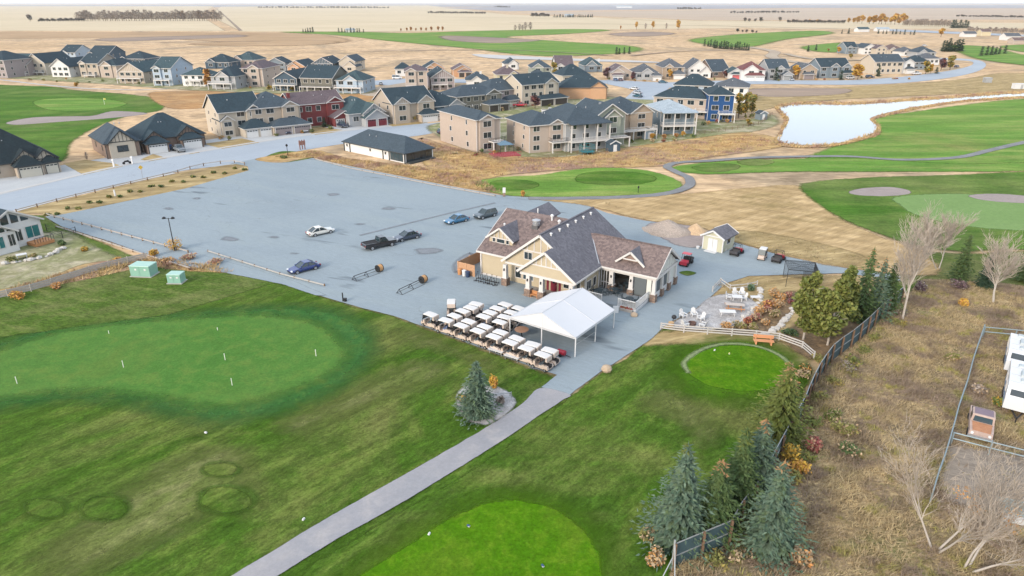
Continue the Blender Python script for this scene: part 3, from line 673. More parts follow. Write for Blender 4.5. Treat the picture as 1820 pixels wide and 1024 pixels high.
def window(parent, a, b, z0, z1, out, frame=trim, gl=glass, fw=.09, bars=0, name='window'):
    """A framed window between plan points a and b (local), facing the plan direction out."""
    a, b, o = Vector((*a, 0)), Vector((*b, 0)), Vector((*out, 0)).normalized()
    d = (b - a); L = d.length; d.normalize()
    Z = Vector((0, 0, 1))
    m = MB()
    p = lambda s, z, k: a + d * s + Z * z + o * k
    def blk(s0, s1, za, zb, k0, k1):
        vs = [p(s, z, k) for k in (k0, k1) for (s, z) in ((s0, za), (s1, za), (s1, zb), (s0, zb))]
        m.mesh_(vs, [(0, 1, 2, 3), (7, 6, 5, 4), (0, 4, 5, 1), (1, 5, 6, 2), (2, 6, 7, 3), (3, 7, 4, 0)])
    blk(-fw, L + fw, z0 - fw, z0, -.02, .06); blk(-fw, L + fw, z1, z1 + fw, -.02, .06)
    blk(-fw, 0, z0, z1, -.02, .06); blk(L, L + fw, z0, z1, -.02, .06)
    for i in range(bars):
        s = L * (i + 1) / (bars + 1); blk(s - .03, s + .03, z0, z1, -.02, .045)
    f = m.obj(name, frame, parent)
    MB().face([p(0, z0, .02), p(L, z0, .02), p(L, z1, .02), p(0, z1, .02)]).obj('pane', gl, f)
    return f


def rake(m, a, b, h=.32, t=.07):
    """A fascia board hanging under the edge from a to b."""
    a, b = Vector(a), Vector(b)
    m.bar(a - Vector((0, 0, h / 2 - .06)), b - Vector((0, 0, h / 2 - .06)), t, h)


# ================================================================ CLUBHOUSE
ch = thing('clubhouse', 'large cream golf clubhouse with brown and slate gabled roofs beside the parking lot', 'clubhouse', (0, 90, .06), rad(-33))
zg = lambda u: 8.5 - .711 * (u - 5.05)          # slate right slope
zl = lambda u: 8.5 - .78 * (5.05 - u)           # slate left slope
zb = lambda v: 3.7 + .556 * (v - .2)            # brown front slope
# walls
w = MB()
w.box(-5.8, 11.3, .65, 14.6, 0, 3.6)
w.mesh_([(-5.8, .65, 3.6), (-5.8, 16, 3.6), (-5.8, 8.3, 8.0), (-5.6, .65, 3.6), (-5.6, 16, 3.6), (-5.6, 8.3, 8.0)], [(0, 2, 1), (3, 4, 5), (0, 3, 5, 2), (1, 2, 5, 4), (0, 1, 4, 3)])
w.box(-5.79, 4, 14.6, 16, 0, 3.58)
w.slab([(11.3, .66, 3.6), (11.3, 14.5, 3.6), (11.3, 14.5, 3.7), (11.3, .66, 3.7)], .1, (1, 0, 0))
w.obj('wall', cream, ch)
rt = MB()
rt.slab([(-6.3, .2, 3.7), (-1.0, .2, 3.7), (4.75, 8.3, 8.2), (-6.3, 8.3, 8.2)], .18)
rt.slab([(-6.3, 8.3, 8.2), (4.75, 8.3, 8.2), (4.75, 16.4, 3.7), (-6.3, 16.4, 3.7)], .18)
o = rt.obj('roof', roof_brown, ch); o['label'] = 'brown shingled roof of the left wing'
rt = MB()
rt.slab([(5.05, -1.1, 8.5), (7.05, -1.1, zg(7.05)), (7.05, -3.15, zg(7.05)), (11.8, -3.15, 3.7), (11.8, 14.8, 3.7), (5.05, 14.8, 8.5)], .18)
rt.slab([(-1.1, -1.1, 3.7), (5.05, -1.1, 8.5), (5.05, 14.8, 8.5), (-1.1, 14.8, 3.7)], .18)
rt.slab([(2.8, -3.15, 3.7), (7.05, -3.15, zg(7.05)), (7.05, -.4, zg(7.05)), (2.8, -.4, 3.7)], .18)
o = rt.obj('roof', roof_grey, ch); o['label'] = 'slate grey shingled roof of the main gable and porch'
MB().bar((5.05, -1.05, 8.53), (5.05, 14.75, 8.53), .3, .05).obj('ridge_cap', roof_grey, ch)
# right wing roof
rt = MB()
rt.slab([(11.2, 4.3, 3.7), (19.85, 4.3, 3.7), (19.85, 8.7, 6.6), (7.8, 8.7, 6.6)], .18)
rt.slab([(7.8, 8.7, 6.6), (19.85, 8.7, 6.6), (19.85, 13.1, 3.7), (11.2, 13.1, 3.7)], .18)
o = rt.obj('roof', roof_brown, ch); o['label'] = 'brown shingled roof of the right patio wing'
MB().bar((8.3, 8.7, 6.63), (19.8, 8.7, 6.63), .3, .05).obj('ridge_cap', roof_brown, ch)
MB().bar((8.05, 8.55, zg(8.05) + .03), (11.4, 4.3, zg(11.4) + .03), .12, .06).obj('valley_flashing', steel, ch)
# fascias
f = MB()
rake(f, (-1.1, -1.12, 3.65), (5.05, -1.12, 8.45)); rake(f, (5.05, -1.12, 8.45), (7.1, -1.12, zg(7.1) - .05))
rake(f, (2.8, -3.17, 3.65), (7.05, -3.17, 7.03)); rake(f, (7.05, -3.17, 7.03), (11.8, -3.17, 3.65))
rake(f, (19.87, 4.3, 3.65), (19.87, 8.7, 6.55)); rake(f, (19.87, 8.7, 6.55), (19.87, 13.1, 3.65))
rake(f, (-6.32, .2, 3.65), (-6.32, 8.3, 8.15)); rake(f, (-6.32, 8.3, 8.15), (-6.32, 16.4, 3.65))
rake(f, (-6.3, .17, 3.7), (-1.1, .17, 3.7), .26); rake(f, (11.82, -3.1, 3.7), (11.82, 4.2, 3.7), .24); rake(f, (11.8, 4.27, 3.7), (19.8, 4.27, 3.7), .26)
f.obj('fascia', trim, ch)
# front gable panels
g = MB()
g.slab([(-.7, -.6, 3.3), (9, -.6, 3.3), (9, -.6, zg(9) - .25), (5.05, -.6, 8.28), (-.7, -.6, zl(-.7) - .22)], .12, (0, -1, 0))
g.slab([(3.2, -2.7, 3.3), (11.3, -2.7, 3.3), (11.3, -2.7, zg(11.3) - .22), (7.05, -2.7, 6.82), (3.2, -2.7, 3.78)], .12, (0, -1, 0))
g.obj('gable_wall', cream, ch)
b = MB()
for u in (1.9, 2.9, 4.0, 5.05, 6.1, 7.0): b.box(u - .07, u + .07, -.66, -.60, 5.85, (zl(u) if u < 5.05 else zg(u)) - .3)
b.box(2.0, 7.6, -.68, -.60, 5.68, 5.86)
b.box(-.7, 9, -.70, -.6, 3.2, 3.5)
zp = lambda u: 7.05 - .777 * (7.05 - u) if u < 7.05 else zg(u)
for u in (5.6, 6.4, 7.1, 7.9, 8.7): b.box(u - .07, u + .07, -2.76, -2.70, 4.95, zp(u) - .3)
b.box(4.75, 9.6, -2.78, -2.70, 4.8, 4.97)
b.box(3.1, 11.4, -2.82, -2.7, 3.12, 3.46)
b.obj('gable_trim', trim, ch)
window(ch, (2.45, -.6), (3.65, -.6), 4.5, 5.5, (0, -1), bars=1)
# porch and its columns
MB().box(3.4, 11.2, -2.9, .64, .01, .1).obj('porch_floor', mat('porch_concrete', (.27, .25, .235), .85), ch)


def column(u, v, hb=1.15, top=3.15, wid=.62, lamp=True):
    c = MB().box(u - wid / 2, u + wid / 2, v - wid / 2, v + wid / 2, hb + .1, top, taper=.05)
    c.box(u - wid / 2 - .08, u + wid / 2 + .08, v - wid / 2 - .08, v + wid / 2 + .08, hb, hb + .1)
    c = c.obj('column', trim, ch)
    MB().box(u - wid / 2 - .14, u + wid / 2 + .14, v - wid / 2 - .14, v + wid / 2 + .14, 0, hb).obj('stone_base', stone_b, c)
    if lamp: MB().box(u - .07, u + .07, v - wid / 2 - .14, v - wid / 2 + .02, 2.3, 2.65).obj('lantern', black, c)


for u, v in ((-.45, -1.0), (4.3, -2.5), (6.4, -2.5), (10.9, -2.5)): column(u, v)
d = MB().box(6.0, 6.95, .56, .66, .1, 2.2).obj('door', burg, ch)
MB().box(6.3, 6.65, .54, .57, 1.3, 1.9).obj('pane', glass, d)
MB().box(6.86, 6.9, .5, .57, 1.0, 1.12).obj('handle', steel, d)
for u in (5.35, 7.25): MB().box(u, u + .32, .57, .67, .1, 2.2).obj('shutter', burg, ch)
window(ch, (8.0, .65), (8.8, .65), 1.0, 2.2, (0, -1)); window(ch, (9.3, .65), (10.5, .65), 1.0, 2.2, (0, -1), bars=1)
window(ch, (.2, .65), (1.1, .65), .9, 2.4, (0, -1)); window(ch, (1.5, .65), (3.1, .65), .9, 2.6, (0, -1), bars=1, gl=glass_b)
window(ch, (11.3, -.2) if 0 else (11.3, 1.0), (11.3, 2.2), 1.2, 2.4, (1, 0), bars=1)
window(ch, (11.3, 2.9), (11.3, 3.7), 1.2, 2.4, (1, 0))
for bx in ((-5.86, -5.64, .5, .66, 0, 3.45), (11.2, 11.42, .52, .64, .1, 3.5), (11.3, 11.42, 4.5, 4.72, .45, 3.5)): MB().box(*bx).obj('corner_board', trim, ch)
MB().box(-5.6, -.9, .57, .65, .02, .32).obj('base_board', trim, ch)
# dormers
dm = thing('dormer', None, None); dm.parent = ch; del dm
dm = [c for c in ch.children if c.name.startswith('dormer')][0]
MB().box(-5.35, -1.35, 2.2, 7, 4.5, 5.55).slab([(-5.35, 2.2, 5.55), (-1.35, 2.2, 5.55), (-3.35, 2.2, 7.05)], .1, (0, -1, 0)).obj('wall', creamp, dm)
rt = MB()
rt.slab([(-3.35, 1.8, 7.25), (-.95, 1.8, 5.5), (-.95, 3.6, 5.5), (-3.35, 6.7, 7.25)], .12)
rt.slab([(-5.75, 1.8, 5.5), (-3.35, 1.8, 7.25), (-3.35, 6.7, 7.25), (-5.75, 3.6, 5.5)], .12)
rt.obj('roof', roof_grey, dm)
f = MB(); rake(f, (-5.75, 1.78, 5.45), (-3.35, 1.78, 7.2), .26); rake(f, (-3.35, 1.78, 7.2), (-.95, 1.78, 5.45), .26)
for u in (-4.4, -3.7, -3.0, -2.3): f.box(u - .05, u + .05, 2.07, 2.11, 5.6, 7.0 - abs(u + 3.35) * .75)
f.box(-5.4, -1.3, 2.06, 2.12, 5.46, 5.6).box(-5.4, -1.3, 2.08, 2.2, 4.62, 4.75)
f.obj('trim', trim, dm)
for a, b_ in ((-4.75, -4.3), (-4.0, -2.7), (-2.4, -1.95)): window(dm, (a, 2.2), (b_, 2.2), 4.88, 5.42, (0, -1), fw=.07)
dm2 = bpy.data.objects.new('dormer', None); link(dm2, ch)
MB().slab([(-2.4, 8.0, 8.35), (-.2, 10.4, 6.9), (-.2, 14.2, 6.9), (-2.4, 14.2, 8.35)], .12).slab([(-4.6, 10.4, 6.9), (-2.4, 8.0, 8.35), (-2.4, 14.2, 8.35), (-4.6, 14.2, 6.9)], .12).obj('roof', roof_grey, dm2)
MB().box(-4.2, -.6, 10.5, 13.8, 5.2, 6.9).obj('wall', creamp, dm2)
# A-frame ornament on the right wing
of = bpy.data.objects.new('gable_ornament', None); link(of, ch)
m = MB(); rake(m, (13.4, 5.2, 4.55), (15.5, 5.2, 6.2), .26, .12); rake(m, (15.5, 5.2, 6.2), (17.6, 5.2, 4.55), .26, .12); m.box(14.5, 16.5, 5.18, 5.28, 5.05, 5.2)
m.obj('trim', trim, of)
MB().slab([(15.5, 5.2, 6.28), (17.6, 5.2, 4.62), (15.5, 8.2, 6.3)], .08).slab([(13.4, 5.2, 4.62), (15.5, 5.2, 6.28), (15.5, 8.2, 6.3)], .08).obj('roof', roof_grey, of)
MB().slab([(14.1, 5.5, 4.8), (16.9, 5.5, 4.8), (15.5, 5.5, 5.95)], .06, (0, -1, 0)).obj('panel', mat('brown_panel', (.21, .15, .125)), of)
# roof furniture
for i in range(6):
    v = .8 + i * 2.35
    vt = MB().lathe([(.12, -.1), (.12, .22), (.21, .24), (.19, .36), (.04, .42)], 8, (5.75, v, zg(5.75))).obj('roof_vent', white, ch)
ex = MB().box(-.2, .8, 5.5, 6.5, 5.9, 7.2).obj('exhaust_curb', mat('dark_steel', (.12, .12, .125), .5, .1, metal=.4), ch)
MB().lathe([(.5, 7.2), (.55, 7.5), (.34, 7.55), (.34, 7.75), (.62, 7.8), (.62, 7.95), (.2, 8.1)], 12, (.3, 6.0, 0)).obj('exhaust_fan', steel, ex)
for u, v, h in ((2.0, 7.6, .9), (3.6, 6.9, .9)):
    MB().lathe([(.14, -.3), (.14, h * .6), (.26, h * .62), (.26, h * .8), (.06, h)], 8, (u, v, zb(v))).obj('roof_vent', white, ch)
MB().lathe([(.12, -.1), (.12, .25), (.2, .27), (.05, .4)], 8, (-3.9, 4.0, 6.9)).obj('roof_vent', white, ch)
MB().lathe([(.1, -.3), (.1, .5), (.05, .52)], 8, (-1.6, 9.6, 8.0)).obj('roof_vent', white, ch)
# right wing: covered patio
w = MB()
w.box(11.35, 19.35, 9.5, 12.6, 0, 3.45)
w.slab([(19.42, 4.8, 3.45), (19.42, 12.6, 3.45), (19.42, 8.7, 6.3)], .12, (1, 0, 0))
w.box(18.3, 18.95, 4.75, 4.9, .45, 3.3)
w.obj('wall', sidingmat('pale_siding', (.54, .55, .50)), ch)
bt = MB()
for v in (5.8, 6.8, 7.75, 8.7, 9.65, 10.6, 11.6): bt.box(19.42, 19.47, v - .06, v + .06, 3.5, 6.25 - abs(v - 8.7) * .66)
bt.box(19.42, 19.62, 4.7, 12.7, 3.08, 3.42); bt.box(11.4, 19.6, 4.68, 4.86, 3.08, 3.44)
rake(bt, (19.6, 5.6, 4.4), (19.6, 8.7, 6.3), .16, .1); rake(bt, (19.6, 8.7, 6.3), (19.6, 11.8, 4.4), .16, .1); bt.bar((19.62, 8.7, 5.0), (19.62, 8.7, 6.4), .14)
bt.obj('gable_trim', trim, ch)
for v in (4.8, 7.35, 9.9, 12.4): column(19.35, v, 1.15, 3.1, .5, False)
for u in (13.2, 16.1): column(u, 4.85, 1.15, 3.1, .6)
scr = mat('screen_mesh', (.10, .115, .12), .6, .1)
for v0, v1 in ((5.1, 7.05), (7.65, 9.6), (10.2, 12.1)):
    MB().box(19.25, 19.31, v0, v1, 1.1, 3.08).obj('screen', scr, ch)
    m = MB().box(19.3, 19.42, v0, v1, .3, .5).box(19.3, 19.42, v0, v1, .56, .78).box(19.3, 19.42, v0, v1, .84, 1.06).obj('low_panel', white, ch)
MB().box(16.5, 18.2, 4.82, 4.88, .5, 3.06).obj('screen', scr, ch)
m = MB()
for u in (11.6, 12.0, 12.4, 12.8): m.box(u - .05, u + .05, 4.8, 4.9, .45, 3.08)
m.box(11.5, 12.9, 4.8, 4.9, 1.3, 1.4); m.obj('screen_post', trim, ch)
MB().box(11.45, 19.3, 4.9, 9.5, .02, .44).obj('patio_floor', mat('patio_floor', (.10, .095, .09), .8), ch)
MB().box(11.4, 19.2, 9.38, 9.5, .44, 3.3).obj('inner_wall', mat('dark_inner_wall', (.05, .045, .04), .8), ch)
# deck with white railing
dk = MB().box(11.45, 18.75, .3, 4.7, .08, .42).obj('deck', deckm, ch)
m = MB(); 
m.box(18.76, 18.82, .25, 4.5, .02, .2).box(18.76, 18.82, .25, 4.5, .24, .44).box(16.2, 18.8, .24, .3, .02, .44)
m.obj('deck_skirt', white, dk)


def railing(a, b, z0=.44, h=1.0, n=None):
    a, b = Vector((*a, z0)), Vector((*b, z0)); L = (b - a).length; n = n or int(L / .16); Z = Vector((0, 0, 1))
    m = MB(); m.bar(a + Z * h, b + Z * h, .09, .07); m.bar(a + Z * .12, b + Z * .12, .06, .06)
    for i in range(n + 1):
        p = a.lerp(b, i / n); wd = .1 if i in (0, n) else .04
        m.bar(p + Z * .0, p + Z * (h + (.06 if i in (0, n) else 0)), wd)
    m.obj('railing', white, dk)


railing((18.7, .35), (18.7, 4.5)); railing((16.3, .35), (18.7, .35)); railing((11.6, .35), (13.9, .35))

# deck furniture
iron = mat('patio_iron', (.03, .045, .055), .5, .2)


def patio_chair():
    r = thing('patio_chair', 'dark metal patio chair', 'chair')
    MB().box(-.24, .24, -.24, .24, .42, .47).obj('seat', iron, r)
    m = MB()
    for x in (-.22, -.07, .08, .22): m.bar((x, .23, .45), (x, .3, .92), .035)
    m.bar((-.24, .3, .92), (.24, .3, .92), .05); m.obj('backrest', iron, r)
    for x, y in ((-.21, -.21), (.21, -.21), (-.21, .21), (.21, .21)): MB().bar((x, y, 0), (x, y, .43), .035).obj('leg', iron, r)
    return r


def patio_table(top=iron, rr=.55):
    r = thing('patio_table', 'dark patio table', 'table')
    MB().lathe([(rr, .7), (rr, .74)], 14).obj('tabletop', top, r)
    MB().lathe([(.3, 0), (.28, .04), (.05, .06), (.05, .7)], 8).obj('pedestal', iron, r)
    return r


RZ = rad(-33)
CM = Matrix.Translation((0, 90, .06)) @ Matrix.Rotation(RZ, 4, 'Z')
pc, pt = patio_chair(), patio_table()
firstc, firstt = [True], [True]
TL = ['dark patio table nearest the white corner railing', 'dark patio table by the cream side wall', 'dark patio table in the middle of the deck', 'dark patio table under the patio roof']
for k, (u, v, z, n) in enumerate(((17.2, 1.9, .42, 5), (12.5, 2.2, .42, 5), (14.2, 3.7, .42, 4), (14.8, 6.4, .44, 4))):
    p = CM @ Vector((u, v, z))
    if k == 0: pt.location = p; pt['label'] = TL[0]; pt['group'] = 'tables on the clubhouse deck'
    else: dup(pt, p, 0, TL[k], 'tables on the clubhouse deck')
    for i in range(n):
        t = 2 * math.pi * i / n + k; q = p + Vector((.85 * math.cos(t), .85 * math.sin(t), 0))
        lb = 'dark metal chair %s ' % ('on the right of the', 'behind the', 'left behind the', 'left before the', 'in front of the')[int(((t % 6.283) / 6.283) * 5)] + TL[k].split('dark ')[1]; gp = 'chairs round the ' + TL[k].split('dark ')[1]
        if firstc[0]: pc.location = q; pc.rotation_euler.z = t - math.pi / 2; pc['label'] = lb; pc['group'] = gp; firstc[0] = False
        else: dup(pc, q, t - math.pi / 2, lb, gp)
# flower box at the railing foot
fb = thing('flower_box', 'wooden flower box with red flowers at the deck railing corner', 'planter', CM @ Vector((17.6, .0, -.05)), RZ)
MB().box(-.9, .9, -.2, .2, 0, .5).obj('box', wood_g, fb)
m = MB()
for i in range(30): 
    x, y = R.uniform(-.8, .8), R.uniform(-.15, .15); m.box(x - .06, x + .06, y - .06, y + .06, .48, .5 + R.uniform(.08, .3), taper=.02)
m.obj('flowers', leafmat('red_flowers', (.35, .03, .06), (.12, .14, .05)), fb)
sg = thing('sandwich_board', 'white sandwich board leaning beside the tent corner', 'sign', CM @ Vector((16.6, -1.0, -.05)), RZ + .5)
MB().slab([(-.35, -.25, 0), (.35, -.25, 0), (.35, 0, 1), (-.35, 0, 1)], .04, (0, -1, .25)).slab([(-.35, .25, 0), (.35, .25, 0), (.35, 0, 1), (-.35, 0, 1)], .04, (0, -1, -.25)).obj('board', white, sg)
rk = thing('tan_rock', 'tan rock with weeds at the foot of the deck', 'rock', G(1127, 563, 0) + Vector((0, 0, .05)))
MB().lathe([(.42, 0), (.5, .2), (.4, .42), (.15, .55)], 7).obj('stone', mat('tan_stone', (.36, .28, .2), .9, .2), rk)
# orange planter bench between the porch columns
pb = thing('wooden_bench', 'orange wooden bench between the porch stone columns', 'bench', CM @ Vector((5.35, -2.6, .02)), RZ)
MB().box(-.6, .6, -.25, .25, .4, .48).obj('seat', wood_o, pb); MB().box(-.6, .6, .2, .26, .48, .95).obj('backrest', wood_o, pb)
for x in (-.5, .5): MB().box(x - .06, x + .06, -.22, .22, 0, .4).obj('leg', wood_o, pb)
# wooden refuse enclosure
en = thing('wooden_enclosure', 'tan board refuse enclosure against the left end of the clubhouse', 'fence', CM @ Vector((-8.9, -.9, -.06)), RZ)
def boards(a, b, z1=1.9, n=9):
    a, b = Vector((*a, 0)), Vector((*b, 0)); dz = z1 / n
    for i in range(n):
        MB().bar(a + Vector((0, 0, dz * (i + .5))), b + Vector((0, 0, dz * (i + .5))), .05, dz - .025).obj('board', wood_t, en)
boards((0, 0), (3.05, 0)); boards((0, 0), (0, 5.8)); boards((0, 5.8), (3.05, 5.8))
for x, y in ((0, 0), (1.5, 0), (0, 2.9), (0, 5.8)): MB().box(x - .07, x + .07, y - .07, y + .07, 0, 1.98).obj('post', wood_t, en)
for nm, u, v, m_, lb in (('litter_bin', -7.4, -1.4, white, 'white litter bin before the wooden enclosure'), ('litter_bin', -6.7, -1.5, mat('navy_plastic', (.03, .05, .10), .5), 'navy blue litter bin before the wooden enclosure'), ('litter_bin', -8.3, -1.3, wood_o, 'slatted orange bin at the enclosure corner')):
    t = thing(nm, lb, 'bin', CM @ Vector((u, v, -.04)), RZ)
    MB().lathe([(.28, 0), (.33, .9)], 10).obj('body', m_, t); MB().lathe([(.35, .9), (.34, .98), (.1, 1.05)], 10).obj('lid', m_, t)


def pull_cart():
    r = thing('golf_trolley', 'black golf pull trolley', 'golf trolley')
    m = MB(); m.bar((0, -.5, .3), (0, .45, .95), .05); m.bar((-.3, -.2, .17), (.3, -.2, .17), .04); m.bar((0, -.2, .17), (0, 0, .6), .04); m.bar((-.12, .45, .95), (.12, .45, .95), .05); m.box(-.12, .12, -.5, -.2, .25, .33)
    m.obj('frame', black, r)
    for x in (-.32, .32):
        w_ = MB().tube((x - .03, -.2, .17), (x + .03, -.2, .17), .17, n=10).obj('wheel', rubber, r); MB().tube((x - .035, -.2, .17), (x + .035, -.2, .17), .06, n=6).obj('hub', rim_m, w_)
    return r


pcart = pull_cart()
k = 0
for v in (-1.9, -1.0):
    for u in (-5.2, -4.4, -3.6, -2.8, -2.0):
        lb = 'black golf pull trolley %s in the %s row by the cream wall' % (('outermost', 'second', 'middle', 'fourth', 'column side')[k % 5], 'outer' if v < -1.5 else 'inner')
        q = CM @ Vector((u + (.3 if v < -1.5 else 0), v, -.06)); a = RZ + R.uniform(-.3, .3) + .6
        if k == 0: pcart.location = q; pcart.rotation_euler.z = a; pcart['label'] = lb; pcart['group'] = 'golf trolleys parked by the clubhouse wall'
        else: dup(pcart, q, a, lb, 'golf trolleys parked by the clubhouse wall')
        k += 1

# ================================================================ TENT
tn = thing('white_tent', 'white frame tent with peaked vinyl top beside the golf carts', 'tent', (7.1, 68.1, .06), rad(-36))
W_, E_, P_ = 9.1, 2.5, 4.3     # local x runs from -9.1 to 0, y from 0 to 9.1
X = lambda s: -W_ + s
for s0, s1, za, zb_ in ((0, W_ / 2, E_, P_), (W_ / 2, W_, P_, E_)):
    for k in range(2):
        y0, y1 = k * 4.55 - (.06 if k == 0 else 0), k * 4.55 + 4.55 + (.06 if k else 0)
        m = MB(); nx, ny = 5, 6; vs = []
        for i in range(nx + 1):
            for j in range(ny + 1):
                a, b_ = i / nx, j / ny
                sag = -.10 * math.sin(math.pi * a) * math.sin(math.pi * b_)
                vs.append((X(s0 + (s1 - s0) * a), y0 + (y1 - y0) * b_, za + (zb_ - za) * a + sag))
        m.mesh_(vs, [(i * (ny + 1) + j, (i + 1) * (ny + 1) + j, (i + 1) * (ny + 1) + j + 1, i * (ny + 1) + j + 1) for i in range(nx) for j in range(ny)])
        m.obj('canopy', vinyl, tn, True)
for y in (0, 9.1): MB().slab([(X(0), y, E_ - .25), (X(W_), y, E_ - .25), (X(W_), y, E_), (X(W_ / 2), y, P_), (X(0), y, E_)], .03, (0, 1 if y else -1, 0)).obj('gable_end', vinyl, tn)
for x in (-9.13, .03): MB().box(x - .015, x + .015, 0, 9.1, E_ - .25, E_).obj('valance', vinyl, tn)
m = MB()
for s in (0, W_ / 2, W_):
    z = P_ if s == W_ / 2 else E_
    m.bar((X(s), -.03, z + .015), (X(s), 9.13, z + .015), .07, .05)
for y in (4.55,):
    m.bar((X(0), y, E_ + .02), (X(W_ / 2), y, P_ + .02), .06, .05); m.bar((X(W_ / 2), y, P_ + .02), (X(W_), y, E_ + .02), .06, .05)
m.obj('seam', vinyl, tn)
for s, y in ((0, 0), (W_, 0), (W_, 4.55), (W_, 9.1), (0, 9.1), (0, 4.55), (W_ / 2, 9.1), (W_ / 2, 0)):
    m = MB().tube((X(s), y + .03, 0), (X(s), y + .03, E_ - .02 if s != W_ / 2 else P_ - .1), .07, n=8); m.box(X(s) - .14, X(s) + .14, y - .11, y + .17, 0, .03)
    m.obj('pole', white, tn)
m = MB()
m.bar((X(W_), .0, E_ - .3), (X(W_), 4.55, .1), .035); m.bar((X(W_), .05, 1.55), (X(W_), 4.5, 1.4), .05); m.bar((X(0), .1, .15), (X(0), 4.5, E_ - .2), .04); m.bar((X(0), 0, E_ - .1), (X(W_), 0, E_ - .1), .06)
m.obj('brace', steel, tn)
for s, y, a in ((W_ / 2 + .9, .9, .7), (W_ - .5, 3.2, 1.2)):
    MB().box(-.18, .18, -.03, .03, -.35, .35, Matrix.Translation((X(s), y, 2.15)) @ Matrix.Rotation(a, 4, 'Z') @ Matrix.Rotation(.25, 4, 'X')).obj('hanging_heater', white, tn)
tb = thing('round_table', 'round brown table standing under the white tent', 'table', G(927, 600) + Vector((0, 0, .06)))
MB().lathe([(.85, 1.0), (.85, 1.05)], 18).obj('tabletop', mat('table_brown', (.33, .19, .12), .6), tb)
MB().lathe([(.35, 0), (.33, .05), (.07, .08), (.07, 1.0)], 8).obj('pedestal', black, tb)

# ================================================================ GOLF CARTS
cart_body = mat('cart_cream', (0.45, 0.3655, 0.306), .45, .05, clear=.3)
cart_roof = mat('cart_roof_white', (0.527, 0.516, 0.5016), .5, .05)
cart_seat = mat('cart_seat_dark', (.06, .075, .085), .6, .15)
cart_cover = [mat('cart_curtain_cream', (.48, .40, .34), .8, .1), mat('cart_curtain_navy', (.06, .085, .17), .8, .1)]


def golf_cart(body=cart_body, roof=cart_roof, cover=None, seat=cart_seat):
    r = thing('golf_cart', 'golf cart', 'golf cart')
    m = MB()
    m.box(-1.15, 1.1, -.52, .52, .26, .36)
    m.mesh_([(.55, -.5, .34), (1.2, -.48, .34), (1.2, .48, .34), (.55, .5, .34), (.55, -.5, .95), (.98, -.42, .78), (.98, .42, .78), (.55, .5, .95), (1.22, -.42, .55), (1.22, .42, .55)],
            [(0, 1, 8, 5, 4), (3, 7, 6, 9, 2), (4, 5, 6, 7), (5, 8, 9, 6), (8, 1, 2, 9), (0, 4, 7, 3), (0, 3, 2, 1)])
    m.box(-.5, .05, -.55, .55, .36, .66, taper=.03)
    for y in (-1, 1): m.mesh_([(-1.2, y * .6, .4), (-.35, y * .6, .36), (-.35, y * .3, .36), (-1.2, y * .3, .4), (-1.1, y * .58, .72), (-.4, y * .58, .82), (-.4, y * .3, .82), (-1.1, y * .3, .72)], [(0, 1, 5, 4), (2, 3, 7, 6), (4, 5, 6, 7), (0, 4, 7, 3), (1, 2, 6, 5), (0, 3, 2, 1)])
    m.obj('body', body, r)
    m = MB(); vs = []
    for i, (x, z) in enumerate(((-.92, 1.74), (-.45, 1.79), (.25, 1.80), (.72, 1.75))):
        for y, dz in ((-.54, -.05), (-.46, 0), (.46, 0), (.54, -.05)): vs.append((x, y, z + dz))
    fs = [(i * 4 + j, (i + 1) * 4 + j, (i + 1) * 4 + j + 1, i * 4 + j + 1) for i in range(3) for j in range(3)]
    n = len(vs); vs2 = [(x, y, z - .06) for x, y, z in vs]
    fs += [tuple(k + n for k in f[::-1]) for f in fs]
    bd = [0, 4, 8, 12, 13, 14, 15, 11, 7, 3, 2, 1]
    fs += [(bd[i], bd[i] + n, bd[(i + 1) % 12] + n, bd[(i + 1) % 12]) for i in range(12)]
    m.mesh_(vs + vs2, fs); m.obj('roof', roof, r)
    for x0, x1 in ((.72, .7), (-.75, -.8)):
        for y in (-.52, .52): MB().bar((x0 + (.2 if x0 > 0 else 0), y, .6), (x1, y, 1.74), .045).obj('roof_post', black, r)
    MB().box(-.48, .08, -.52, .52, .66, .8, taper=.03).obj('seat', seat, r)
    MB().mesh_([(-.5, -.52, .82), (-.36, -.52, .82), (-.36, .52, .82), (-.5, .52, .82), (-.62, -.5, 1.2), (-.52, -.5, 1.22), (-.52, .5, 1.22), (-.62, .5, 1.2)], [(3, 2, 1, 0), (4, 5, 6, 7), (0, 1, 5, 4), (1, 2, 6, 5), (2, 3, 7, 6), (3, 0, 4, 7)]).obj('seat_back', seat, r)
    MB().box(-1.18, -.72, -.28, .28, .45, .8).obj('bag_well', dark, r)
    if cover: MB().box(-1.02, -.92, -.5, .5, 1.22, 1.72).box(-.92, -.78, -.51, -.48, 1.25, 1.7).box(-.92, -.78, .48, .51, 1.25, 1.7).obj('rear_curtain', cover, r)
    MB().slab([(.92, -.5, .92), (.92, .5, .92), (.72, .5, 1.72), (.72, -.5, 1.72)], .02, (1, 0, .25)).obj('windshield', glass_b, r)
    MB().bar((.5, .22, .6), (.35, .22, 1.0), .04).lathe([(.17, .98), (.19, 1.0), (.17, 1.02)], 10, (.34, .22, 0)).obj('steering_wheel', black, r)
    for x in (.78, -.78):
        for y in (-.5, .5):
            w_ = MB().tube((x, y - .09, .22), (x, y + .09, .22), .22, n=10).obj('wheel', rubber, r)
            s = 1 if y > 0 else -1
            MB().tube((x, y + s * .085, .22), (x, y + s * .1, .22), .12, n=8).obj('rim', rim_m, w_)
    return r


